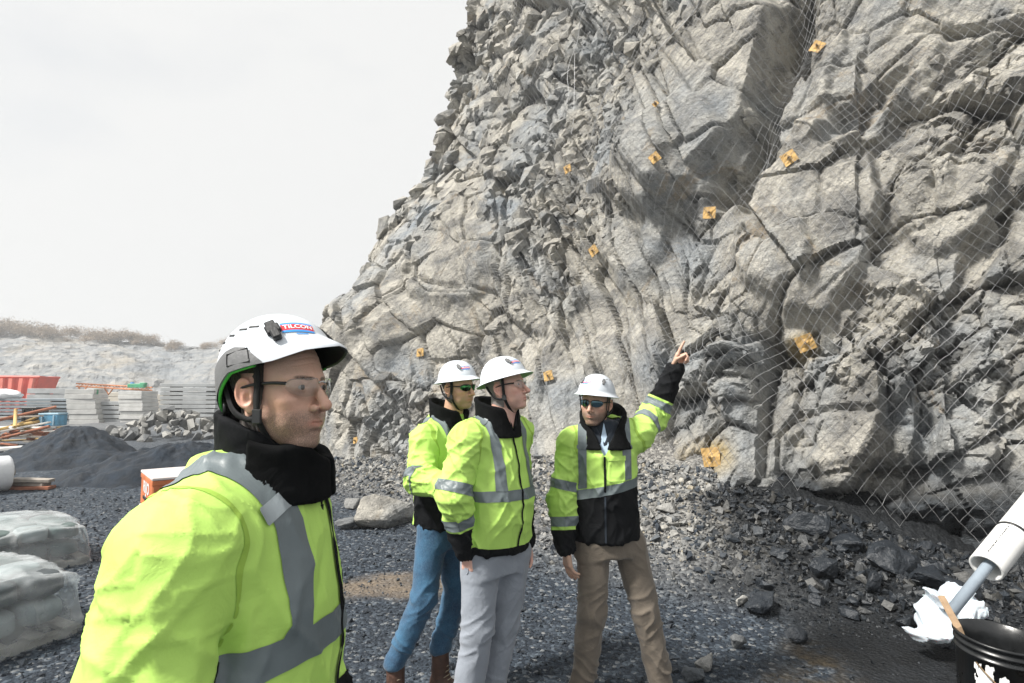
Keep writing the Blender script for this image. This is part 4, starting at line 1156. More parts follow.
    def glasses(s, kind, W, tem):
        lens = {'clear': M_CLEAR, 'green': M_GLENS, 'blue': M_BLENS}[kind]
        fx = lambda y: 0.1085 - 7.5 * y ** 2
        root = None
        u = np.linspace(0, 1, 22); v = np.linspace(-1, 1, 15)
        U, Vv = np.meshgrid(u, v, indexing='ij')
        y = 0.007 + 0.059 * U
        top = 0.0165 - 0.004 * U ** 3; bot = -0.0235 + 0.012 * (1 - U) ** 3 + 0.015 * U ** 3
        z = np.where(Vv > 0, Vv * top, -Vv * bot) * np.clip(1.02 - (2 * U - 1) ** 8, 0.15, 1) ** 0.5
        x = fx(y) - 0.0015 * (Vv ** 2)
        L = np.stack([x, y, z + 0.001], -1).reshape(-1, 3); Fg = grid_faces(22, 15)
        br = tube(spline([(fx(0.010), -0.010, 0.009), (fx(0) + 0.001, 0, 0.0115), (fx(0.010), 0.010, 0.009)], 8), 0.0022, 6)
        fr = [br]
        for sy in (-1, 1):
            e = np.array([1, sy, 1.0])
            top_e = np.stack([fx(y[:, -1]) - 0.001, y[:, -1], z[:, -1] + 0.001], -1)
            fr.append(tube(top_e * e, 0.0013 if kind == 'clear' else 0.0024, 5))
        root = s.put('glasses', W(join_arrays(fr)[0]), join_arrays(fr)[1], M_CLEAR if kind == 'clear' else tem)
        for sy in (-1, 1):
            e = np.array([1, sy, 1.0])
            part('lens', W(L * e), Fg if sy > 0 else Fg[:, ::-1], lens, root)
            tp = spline([(fx(0.0655) - 0.001, 0.0655, 0.0075), (0.050, 0.0765, 0.0085), (0.010, 0.0825, 0.006), (-0.020, 0.0830, 0.000)], 16) * e
            part('temple', *(lambda a: (W(a[0]), a[1]))(tube(tp, np.linspace(0.0040, 0.0028, 16), 6)), tem, root)
    # ---- clothes
    def jacket(s, c, yaw, tab, arms, h, hem, lo, hi, wr=0.006, k=0.08, ksh=1.5, hem_slope=0.0, folds=()):
        s.tc, s.tR = np.asarray(c, float), rotz(yaw)
        Rt = s.tR.astype(np.float32); cc = np.asarray([c[0], c[1], 0], np.float32)
        loc = lambda p: (p - cc) @ Rt                      # into torso frame
        s.tloc = loc
        for A in arms: A.setdefault('neck', np.array([c[0], c[1], np.asarray(A['j'][0])[2] + 0.035]))
        def torso(p):
            q = loc(p); d = loft(q, tab)
            for A in arms: d = smin(d, cone(p, A['neck'], A['j'][0], 0.075, A['r'][0] * 0.86), 0.06)
            return smax(d, hem + hem_slope * q[..., 0] - q[..., 2], 0.015)
        def arm(p):
            d = None
            for A in arms:
                for (a, b, r1, r2) in zip(A['j'][:-1], A['j'][1:], A['r'][:-1], A['r'][1:]):
                    e = cone(p, a, b, r1, r2); d = e if d is None else smin(d, e, 0.03)
            return d
        s.arm_f, s.torso_f = arm, torso
        f = lambda p: smin(torso(p), arm(p), 0.010 + k * sstep(ksh - 0.20, ksh - 0.03, p[:, 2]))
        V, F, N = nets(f, lo, hi, h)
        # cloth folds: soft puckers, tighter where the sleeve bends, dragged along the limb
        P = V.astype(np.float32)
        da, dt = arm(P), torso(P)
        w1 = np.stack([fbm(V * 5, 2, 1), fbm(V * 5 + 9, 2, 2), fbm(V * 5 + 21, 2, 3)], -1) * 0.06
        rid = lambda q, sd: (1 - np.abs(vnoise(q, sd))) ** 2.2 - 0.35
        def crease(a_, b_, ang, fu, fv, sd, pw=4.0):
            u_ = a_ * math.cos(ang) + b_ * math.sin(ang); v_ = -a_ * math.sin(ang) + b_ * math.cos(ang)
            n_ = vnoise(np.stack([u_ * fu + w1[:, 0] * 14, v_ * fv + w1[:, 1] * 10, np.full(len(u_), sd * 3.3)], -1), sd)
            return (1 - np.abs(n_)) ** pw - 0.22
        ql = loc(P).astype(float); cir = np.arctan2(ql[:, 1], ql[:, 0]) * 0.19
        dtor = 1.0 * crease(cir, ql[:, 2], 0.55, 11, 3.2, 61) + 0.9 * crease(cir, ql[:, 2], -0.7, 12, 3.6, 62) + 0.5 * crease(cir, ql[:, 2], 0.1, 22, 7, 63, 5)
        darm = 0
        for A in arms:
            sh_, en_ = np.asarray(A['j'][0], float), np.asarray(A['j'][-1], float); el_ = np.asarray(A['j'][1], float)
            ax_ = en_ - sh_; ax_ /= np.linalg.norm(ax_); uu, vv, _ = basis(ax_)
            nr = np.minimum(cone(P, sh_, el_, 0, 0), cone(P, el_, en_, 0, 0)); wgt = sstep(0.17, 0.12, nr)
            mid = el_ - ax_ * ((el_ - sh_) @ ax_); lat = V - sh_ - ((V - sh_) @ ax_)[:, None] * ax_
            bend = (el_ - sh_ - ax_ * ((el_ - sh_) @ ax_)); tl_ = (V - sh_) @ ax_; Lq = (el_ - sh_) @ ax_
            lat = lat - bend * np.clip(1 - np.abs(tl_ - Lq) / 0.3, 0, 1)[:, None]
            ph_ = np.arctan2(lat @ vv, lat @ uu) * 0.09
            darm = darm + wgt * (1.0 * crease(ph_, tl_, 0.75, 15, 4.0, 64) + 1.0 * crease(ph_, tl_, -0.8, 15, 4.0, 65) + 0.55 * crease(ph_, tl_, 1.3, 26, 8, 66, 5))
        oa = sstep(-0.02, 0.03, dt - da)
        d = wr * (1.15 * dtor * (1 - oa) + 1.25 * darm * oa + 0.15 * fbm(V * 12, 2, 7))
        onarm = sstep(-0.02, 0.03, dt - da)
        for A in arms:
            el = np.asarray(A['j'][1]); r = np.linalg.norm(V - el, axis=1)
            ax = np.asarray(A['j'][-1], float) - np.asarray(A['j'][0], float); ax /= np.linalg.norm(ax)
            tt = (V - el) @ ax
            d += wr * 1.6 * onarm * np.exp(-(r / 0.13) ** 2) * (rid(np.stack([tt * 26, w1[:, 0] * 30 + (V[:, 0] + V[:, 1]) * 6, V[:, 2] * 3], -1), 8))
            sh = np.asarray(A['j'][0]); r = np.linalg.norm(V - sh, axis=1)
            d += wr * 1.0 * np.exp(-(r / 0.16) ** 2) * rid(np.stack([(V - sh) @ np.cross(ax, ZAX) * 16, V[:, 2] * 7, w1[:, 1] * 25], -1), 9)
        # gathers above the hem
        zq = loc(P)[:, 2]
        d += wr * 0.35 * (1 - onarm) * np.exp(-((zq - hem) / 0.10) ** 2) * rid(np.stack([np.arctan2(loc(P)[:, 1], loc(P)[:, 0]) * 4.5, zq * 4, w1[:, 2] * 20], -1), 10)
        for (a, b, amp, wd) in folds:                       # individual drag lines
            ab = np.asarray(b, float) - np.asarray(a, float); tq = np.clip(((V - a) @ ab) / (ab @ ab), 0, 1)
            d += amp * np.sin(np.pi * tq) ** 0.8 * np.exp(-np.abs(cone(P + (w1 * 0.35).astype(np.float32), a, b, 0, 0) / wd) ** 1.4)
        V = V + N * d[:, None]
        s.JV, s.JF, s.JN = V, F, N
        s.da, s.dt = da, dt
        s.q = loc(V.astype(np.float32))
        for sy in (-1, 1):
            s.patch('sleeve_seam', np.minimum.reduce([0.0028 - np.abs(s.da - s.dt + 0.004), s.q[:, 1] * sy - 0.05, s.q[:, 2] - ksh + 0.22]), M_SEAM, 0.0012)
        return V, F, N
    def arm_t(s, A, i0=0):
        """distance along an arm from the shoulder (m) for every jacket vertex, and distance from its axis"""
        P = s.JV; best = np.full(len(P), 9.0); tt = np.zeros(len(P)); acc = 0
        for a, b in zip(A['j'][:-1], A['j'][1:]):
            a = np.asarray(a, float); ba = np.asarray(b, float) - a; l = np.linalg.norm(ba)
            t = ((P - a) @ ba) / (l * l); tc = np.clip(t, 0, 1)
            dd = np.linalg.norm(P - a - tc[:, None] * ba, axis=1)
            m = dd < best; best = np.where(m, dd, best); tt = np.where(m, acc + np.where((t < 0) | (t > 1), t, tc) * l, tt); acc += l
        return tt, best
    def patch(s, name, f, mat, off=0.003, parent=None, label=None):
        v, F, n = clip(s.JV + s.JN * off, s.JF, f, s.JN)
        if len(F) == 0: return None
        # give the patch a turned edge: a second copy lies on the cloth
        return s.put(name, v, F, mat, parent, True, label)
    def trousers(s, hipc, yaw, legs, tab, h, mat, top, lo, hi, wr=0.006, name='trousers'):
        Rt = rotz(yaw).astype(np.float32); cc = np.asarray([hipc[0], hipc[1], 0], np.float32)
        def f(p):
            q = (p - cc) @ Rt
            d = loft(q, tab)
            for (j, r) in legs:
                e = None
                for a, b, r1, r2 in zip(j[:-1], j[1:], r[:-1], r[1:]):
                    g = cone(p, a, b, r1, r2); e = g if e is None else smin(e, g, 0.02)
                e = smax(e, j[-1][2] - 0.03 - p[..., 2], 0.01)
                d = smin(d, e, 0.045)
            return smax(d, q[..., 2] - top, 0.01)
        V, F, N = nets(f, lo, hi, h)
        rid = lambda q, sd: (1 - np.abs(vnoise(q, sd))) ** 2.2 - 0.35
        w1 = np.stack([fbm(V * 5, 2, 31), fbm(V * 5 + 9, 2, 32), fbm(V * 5 + 21, 2, 33)], -1) * 0.05
        d = wr * 0.8 * rid((V + w1) * np.array([9, 9, 4]), 41)
        for (j, r) in legs:
            for kk, (c, rad, amp) in enumerate([(j[1], 0.17, 2.0), (j[-1], 0.18, 2.8), (j[0], 0.15, 1.3)]):
                c = np.asarray(c); rr = np.linalg.norm(V - c, axis=1)
                d += wr * amp * np.exp(-(rr / rad) ** 2) * rid(np.stack([(V[:, 0] - c[0]) * 7 + w1[:, 0] * 20, (V[:, 1] - c[1]) * 7 + w1[:, 1] * 20, (V[:, 2] - c[2]) * 15 + (V[:, 0] - c[0]) * 12 * (1 if kk else -1) + w1[:, 2] * 30], -1), 42 + kk)
        s.TV, s.TF, s.TN = V + N * d[:, None], F, N
        return s.put(name, s.TV, F, mat)
    def boot(s, ankle, yaw, mat, sole, z0=0.0):
        a = np.asarray(ankle, float); Rb = rotz(yaw); g = np.array([a[0], a[1], z0])
        def f(p):
            q = (p - g.astype(np.float32)) @ Rb.astype(np.float32)
            d = cone(q, (0, 0, 0.06), (-0.005, 0, a[2] - z0 + 0.01), 0.050, 0.050)
            d = smin(d, cone(q, (-0.02, 0, 0.05), (0.14, 0, 0.042), 0.044, 0.040), 0.04)
            d = smin(d, ell(q, (0.155, 0, 0.05), (0.06, 0.048, 0.036)), 0.03)
            return smax(d, 0.028 - q[:, 2], 0.004)
        lo = g + np.array([-0.26, -0.26, 0.0]); hi = g + np.array([0.26, 0.26, a[2] - z0 + 0.2])
        V, F, N = nets(f, lo, hi, 0.007)
        V = V + N * (0.0025 * fbm(V * 30, 3, 8))[:, None]
        o = s.put('boot', V, F, mat)
        def fs(p):
            q = (p - g.astype(np.float32)) @ Rb.astype(np.float32)
            d2 = np.minimum(ell(q * np.array([1, 1, 0], np.float32), (0.13, 0.0, 0), (0.092, 0.053, 1.0)), ell(q * np.array([1, 1, 0], np.float32), (-0.025, 0, 0), (0.06, 0.045, 1.0)))
            d2 = smin(d2, np.maximum(np.abs(q[:, 1]) - 0.038, np.abs(q[:, 0] - 0.05) - 0.06), 0.02)
            return smax(d2, np.abs(q[:, 2] - 0.018) - 0.016, 0.004)
        V, F, N = nets(fs, lo - np.array([0, 0, 0.05]), np.array([hi[0], hi[1], g[2] + 0.07]), 0.007)
        part('sole', V, F, sole, o)
        la = []
        for k in range(4):
            zz = 0.085 + 0.022 * k; la.append(tube(spline([Rb @ np.array(q) + g for q in ((0.045 - k * 0.006, -0.03, zz), (0.066 - k * 0.006, 0, zz + 0.012), (0.045 - k * 0.006, 0.03, zz))], 7), 0.003, 5))
        part('laces', *join_arrays(la), M_SOLE, o)
    def collar(s, tab, cut, th, mat, h=0.006, off=(0, 0), name='collar'):
        """standing collar: wall of thickness th around the elliptic column tab, where cut(q) < 0"""
        def f(p):
            q = s.tloc(p); tb = np.asarray(tab)
            g = lambda k: np.interp(q[:, 2], tb[:, 0], tb[:, k])
            a, b = g(3), g(4); qx, qy = (q[:, 0] - g(1)) / a, (q[:, 1] - g(2)) / b
            k0 = np.sqrt(qx * qx + qy * qy) + 1e-6; k1 = np.sqrt((qx / a) ** 2 + (qy / b) ** 2) + 1e-6
            d = np.abs(k0 * (k0 - 1) / k1) - th
            return smax(smax(d, cut(q), 0.01), np.maximum(tb[0][0] - q[:, 2], q[:, 2] - tb[-1][0]), 0.01)
        c = np.array([s.tc[0], s.tc[1], 0.5 * (tab[0][0] + tab[-1][0])]); e = np.array([0.24, 0.24, 0.5 * (tab[-1][0] - tab[0][0]) + 0.03])
        V, F, N = nets(f, c - e, c + e, h)
        V = V + N * (0.005 * (fbm(V * 12, 3, 5)) + 0.002 * fbm(V * 40, 2, 6))[:, None]
        return s.put(name, V, F, mat)
    def vneck(s, z0, slope, x0=0.02):
        return np.minimum((s.q[:, 2] - z0) * slope - np.abs(s.q[:, 1]), s.q[:, 0] - x0)
    def zipper(s, z0, z1, w=0.006, mat=M_BLACK):
        q = s.q; return s.patch('zipper', np.minimum.reduce([w - np.abs(q[:, 1]), q[:, 0] * 1.0 - 0.03, q[:, 2] - z0, z1 - q[:, 2], s.da + 0.02]), mat, 0.004)

# ================================================================== the four people
SK1 = mat_skin('tanned_skin', (0.68, 0.455, 0.345), 0.8)
SK2 = mat_skin('warm_skin', (0.60, 0.39, 0.27), 0.5)
SK3 = mat_skin('rosy_skin', (0.66, 0.42, 0.345), 0.15)
SK4 = mat_skin('olive_skin', (0.56, 0.37, 0.275), 0.9)

# ---------------------------------------------------------------- foreground man, cropped at the chest, looking right
def man_front():
    hp = at(280, 388, 1.20); c = np.array([hp[0] - 0.078, hp[1] + 0.02])
    yaw = R(3); Rt = rotz(yaw)
    z0 = gz(*c)
    s = Person('man in lime jacket and white climbing helmet with clear glasses, closest to the camera', (c[0], c[1], z0))
    L = lambda x, y, z: Rt @ np.array([x, y, z]) + np.array([c[0], c[1], 0])
    arms = [dict(j=[L(-0.02, -0.195, 1.458), L(-0.055, -0.280, 1.15), L(0.13, -0.25, 0.95)], r=[0.100, 0.112, 0.080], neck=L(0.0, -0.05, 1.54)),
            dict(j=[L(0.0, 0.185, 1.462), L(-0.01, 0.27, 1.16), L(0.12, 0.24, 0.96)], r=[0.090, 0.096, 0.080], neck=L(0.0, 0.05, 1.54))]
    tab = [(0.80, 0.0, 0, 0.165, 0.215), (1.0, 0.005, 0, 0.178, 0.222), (1.2, 0.015, 0, 0.190, 0.228), (1.34, 0.020, 0, 0.182, 0.222), (1.44, 0.022, 0, 0.162, 0.205),
           (1.50, 0.024, 0, 0.150, 0.178), (1.555, 0.024, 0, 0.132, 0.142), (1.61, 0.02, 0, 0.112, 0.110)]
    folds = [(L(0.068, -0.20, 1.45), L(0.085, -0.265, 1.12), -0.030, 0.016), (L(0.10, -0.19, 1.42), L(0.13, -0.25, 1.15), 0.012, 0.018), (L(0.045, -0.26, 1.46), L(0.055, -0.345, 1.14), 0.013, 0.020),
             (L(-0.03, -0.27, 1.50), L(0.035, -0.36, 1.30), 0.010, 0.012), (L(-0.05, -0.30, 1.42), L(0.03, -0.38, 1.22), -0.010, 0.016), (L(-0.12, -0.27, 1.40), L(-0.02, -0.38, 1.24), 0.010, 0.012),
             (L(-0.13, -0.27, 1.28), L(0.0, -0.38, 1.16), 0.011, 0.012), (L(-0.10, -0.22, 1.47), L(-0.12, -0.33, 1.36), -0.008, 0.014), (L(0.0, -0.32, 1.36), L(0.06, -0.36, 1.26), 0.008, 0.009),
             (L(0.15, -0.12, 1.45), L(0.18, -0.19, 1.24), 0.010, 0.014), (L(0.19, -0.06, 1.46), L(0.20, -0.12, 1.30), -0.008, 0.014), (L(0.14, -0.16, 1.34), L(0.10, -0.23, 1.20), 0.010, 0.012), (L(0.17, -0.10, 1.24), L(0.12, -0.21, 1.10), 0.010, 0.012)]
    s.jacket(c, yaw, tab, arms, 0.0062, 0.80, (c[0] - 0.47, c[1] - 0.48, 0.72), (c[0] + 0.42, c[1] + 0.48, 1.66), 0.0062, 0.07, 1.47, folds=folds)
    q = s.q; onarm = s.dt - s.da
    tors = s.da - s.dt + 0.03
    at0, ad0 = s.arm_t(arms[0])
    # shell, black lower panel
    s.patch('jacket', q[:, 2] - 0.98, M_HIVIS, 0.0); s.patch('lower_panel', np.minimum(0.98 - q[:, 2], 1.0), M_BLACK, 0.0)
    strapc = 0.118 + 0.02 * np.clip((1.5 - q[:, 2]) / 0.2, 0, 1)
    for sy in (-1, 1):
        s.patch('shoulder_tape', np.minimum.reduce([0.028 - np.abs(q[:, 1] * sy - strapc), q[:, 2] - 1.30]), M_TAPE, 0.0028)
    s.patch('chest_tape', np.minimum.reduce([0.030 - np.abs(q[:, 2] - 1.268 - 0.05 * q[:, 0]), tors]), M_TAPE, 0.0030)
    for A in arms:
        t_, d_ = s.arm_t(A)
        s.patch('sleeve_tape', np.minimum.reduce([0.030 - np.abs(t_ - 0.262), -tors + 0.0, 0.17 - d_]), M_TAPE, 0.0034)
        s.patch('cuff', np.minimum.reduce([t_ - 0.50, -tors, 0.17 - d_]), M_BLACK, 0.003)
    s.zipper(0.98, 1.56, 0.008, M_BLACK)
    # reflective tab across the shoulder tape
    sp = (q - np.array([0.062, -0.135, 0])) ; m = np.minimum.reduce([0.017 - np.abs(sp[:, 0] * 0.75 - (q[:, 2] - 1.49) * 0.65 - 0.012), 0.034 - np.abs(q[:, 1] + 0.128), q[:, 2] - 1.42, q[:, 0] - 0.0])
    s.patch('shoulder_tab', m, mat_fabric('pale_reflective_tab', (0.30, 0.34, 0.36), 0.35, 1500, 0.1, 0.002), 0.0055)
    # tall black collar, soft and lined, open at the throat
    ctab = [(1.525, 0.034, 0, 0.142, 0.132), (1.565, 0.040, 0, 0.132, 0.118), (1.60, 0.046, 0, 0.124, 0.108), (1.66, 0.050, 0, 0.126, 0.104), (1.76, 0.046, 0, 0.128, 0.106)]
    s.collar(ctab, lambda g: np.maximum(g[:, 2] - (1.686 - 0.40 * g[:, 0] + 0.012 * np.sin(g[:, 1] * 30 + g[:, 0] * 25)), (0.006 - np.abs(g[:, 1])) * (g[:, 0] > 0.05) - 0.0), 0.013, M_FLEECE, 0.005)
    itab = [(1.50, 0.03, 0, 0.09, 0.09), (1.60, 0.04, 0, 0.082, 0.076), (1.74, 0.046, 0, 0.095, 0.082)]
    s.collar(itab, lambda g: g[:, 2] - (1.690 - 0.36 * g[:, 0]), 0.012, M_BLACK, 0.006, name='inner_collar')
    # drawcord toggle hanging from the collar
    tp = L(0.158, -0.012, 1.555)
    tv, tf = tube(spline([tp, tp + np.array([0.012, -0.008, -0.02]), tp + np.array([0.010, -0.008, -0.045])], 8), 0.0025, 6)
    s.put('drawcord', tv, tf, M_STRAP)
    tv, tf = tube([tp + np.array([0.010, -0.008, -0.042]), tp + np.array([0.010, -0.008, -0.066])], 0.0055, 8); s.put('toggle', tv, tf, M_BPLAST)
    # legs and boots below the frame
    legs = [([L(0, sy * 0.095, 0.92), L(0.02, sy * 0.105, 0.5), L(-0.01, sy * 0.115, 0.10 + z0)], [0.10, 0.078, 0.072]) for sy in (-1, 1)]
    s.trousers(c, yaw, legs, [(0.78, 0, 0, 0.13, 0.17), (1.0, 0, 0, 0.135, 0.17)], 0.013, M_NAVY, 0.98, (c[0] - 0.3, c[1] - 0.32, 0), (c[0] + 0.3, c[1] + 0.32, 1.02))
    for sy in (-1, 1): s.boot(legs[0 if sy < 0 else 1][0][-1], yaw + sy * 0.15, M_LEATH, M_DSOLE, z0)
    hs = [hand_sdf(A['j'][-1] + np.array([0, 0, -0.01]), (0.35, 0, -1), (0, 1 if i == 0 else -1, 0), (0.3, 0.35, 0.4, 0.45), right=(i == 0)) for i, A in enumerate(arms)]
    s.head(hp, R(-21), R(1), R(0), 0.0021, SK1, M_HAIRB, 'visor', 'clear', hands=[(f, cc, 0.005) for f, cc in hs],
           extra=[(L(0, 0, 1.55), L(0, 0, 1.0), 0.06, 0.11), (L(0, -0.17, 1.47), L(0, 0.17, 1.47), 0.05, 0.05), *[(A['j'][0], A['j'][1], 0.048, 0.042) for A in arms], *[(A['j'][1], A['j'][2], 0.042, 0.03) for A in arms]],
           nose=1.12, jaw=1.04)
    return s
MAN1 = man_front()

# ---------------------------------------------------------------- man in jeans, behind and left of the group
def man_jeans():
    hp = at(458, 387, 3.42); cp = at(443, 480, 3.46); c = cp[:2]; yaw = R(-28); Rt = rotz(yaw); z0 = gz(*c)
    s = Person('man in lime and black jacket, blue jeans and dark sunglasses behind the others', (c[0], c[1], z0))
    L = lambda x, y, z: Rt @ np.array([x, y, z]) + np.array([c[0], c[1], 0])
    sh_r = at(426, 440, 3.32)
    arms = [dict(j=[sh_r, at(421, 478, 3.22), at(447, 489, 3.10)], r=[0.074, 0.080, 0.066]),
            dict(j=[L(0.0, 0.17, 1.49), L(0.02, 0.25, 1.2), L(0.16, 0.16, 1.06)], r=[0.080, 0.075, 0.062])]
    tab = [(0.94, 0.0, 0, 0.135, 0.175), (1.02, 0.0, 0, 0.15, 0.19), (1.2, 0.005, 0, 0.155, 0.195), (1.36, 0.01, 0, 0.15, 0.195), (1.47, 0.012, 0, 0.13, 0.175), (1.55, 0.02, 0, 0.105, 0.13), (1.61, 0.03, 0, 0.085, 0.09)]
    s.jacket(c, yaw, tab, arms, 0.0075, 0.955, (c[0] - 0.45, c[1] - 0.5, 0.88), (c[0] + 0.42, c[1] + 0.42, 1.66), 0.010)
    q = s.q; tors = s.da - s.dt + 0.02
    low = 1.235 - 0.02 * q[:, 1] - q[:, 2]
    low = np.minimum(low, tors)
    piping = 0.012 - np.abs(q[:, 0] + 0.135)
    s.patch('jacket', -low, M_HIVIS, 0.0)
    lp = s.patch('lower_panel', low, M_BLACK, 0.0)
    s.patch('side_piping', np.minimum.reduce([low, 0.011 - np.abs(q[:, 0] + 0.11), 0.05 - q[:, 1] - 0.02, q[:, 2] - 0.97]), M_HIVIS, 0.003)
    for sy in (-1, 1):
        s.patch('shoulder_tape', np.minimum.reduce([0.025 - np.abs(q[:, 1] * sy - 0.105), q[:, 2] - 1.26, tors + 0.05]), M_TAPE)
    s.patch('chest_tape', np.minimum.reduce([0.025 - np.abs(q[:, 2] - 1.262), tors]), M_TAPE)
    for A in arms:
        t_, d_ = s.arm_t(A)
        s.patch('sleeve_tape', np.minimum.reduce([0.026 - np.abs(t_ - 0.21), -tors, 0.15 - d_]), M_TAPE)
        s.patch('cuff', np.minimum.reduce([t_ - 0.42, -tors, 0.15 - d_]), M_BLACK)
    s.zipper(0.96, 1.55)
    ctab = [(1.51, 0.03, 0, 0.118, 0.118), (1.58, 0.04, 0, 0.106, 0.104), (1.64, 0.045, 0, 0.112, 0.108), (1.72, 0.04, 0, 0.118, 0.114)]
    s.collar(ctab, lambda g: np.maximum(g[:, 2] - (1.675 - 0.36 * g[:, 0]), np.minimum((g[:, 2] - 1.53) * 0.6 - np.abs(g[:, 1]), g[:, 0] - 0.02)), 0.011, M_FLEECE, 0.006)
    itab = [(1.46, 0.03, 0, 0.085, 0.09), (1.57, 0.035, 0, 0.074, 0.074)]
    s.collar(itab, lambda g: np.minimum((g[:, 2] - 1.53) * 0.6 - np.abs(g[:, 1]), g[:, 0] - 0.02), 0.010, plain('checked_shirt_cloth', (0.20, 0.17, 0.14), 0.85, 0.5, 90, 0.003), 0.006, name='shirt')
    legs = [([at(434, 526, 3.40), at(424, 598, 3.30), at(396, 661, 3.30)], [0.092, 0.070, 0.060]), ([at(455, 528, 3.48), at(455, 598, 3.50), at(441, 646, 3.44)], [0.092, 0.070, 0.060])]
    for l in legs: l[0][-1][2] = max(l[0][-1][2], 0.15)
    hc = L(0.0, 0, 0)[:2]
    s.trousers(hc, yaw, legs, [(0.84, 0.0, 0, 0.115, 0.155), (1.0, 0.0, 0, 0.12, 0.16)], 0.0075, M_DENIM, 1.0, (c[0] - 0.55, c[1] - 0.45, 0.05), (c[0] + 0.35, c[1] + 0.4, 1.05), 0.0065, 'jeans')
    s.boot(legs[0][0][-1], yaw - 0.5, M_LEATH, M_SOLE, gz(*legs[0][0][-1][:2])); s.boot(legs[1][0][-1], yaw + 0.05, M_LEATH, M_SOLE, gz(*legs[1][0][-1][:2]))
    hs = [hand_sdf(arms[0]['j'][-1], arms[0]['j'][-1] - arms[0]['j'][-2], (0, 1, 0.2), (0.4, 0.45, 0.5, 0.5), right=True), hand_sdf(arms[1]['j'][-1], arms[1]['j'][-1] - arms[1]['j'][-2], (0, -1, 0), (0.4, 0.45, 0.5, 0.5), right=False)]
    s.head(hp, R(-36), R(-2), R(3), 0.0030, SK2, M_HAIRB, 'brim', 'green', hands=[(f, cc, 0.005) for f, cc in hs], nape=-0.01,
           extra=[(L(0, 0, 1.53), L(0, 0, 1.0), 0.06, 0.10), (L(0, -0.16, 1.47), L(0, 0.16, 1.47), 0.05, 0.05), *[(A['j'][i], A['j'][i + 1], 0.045, 0.036) for A in arms for i in (0, 1)]], nose=1.0, jaw=1.02)
MAN2 = man_jeans()

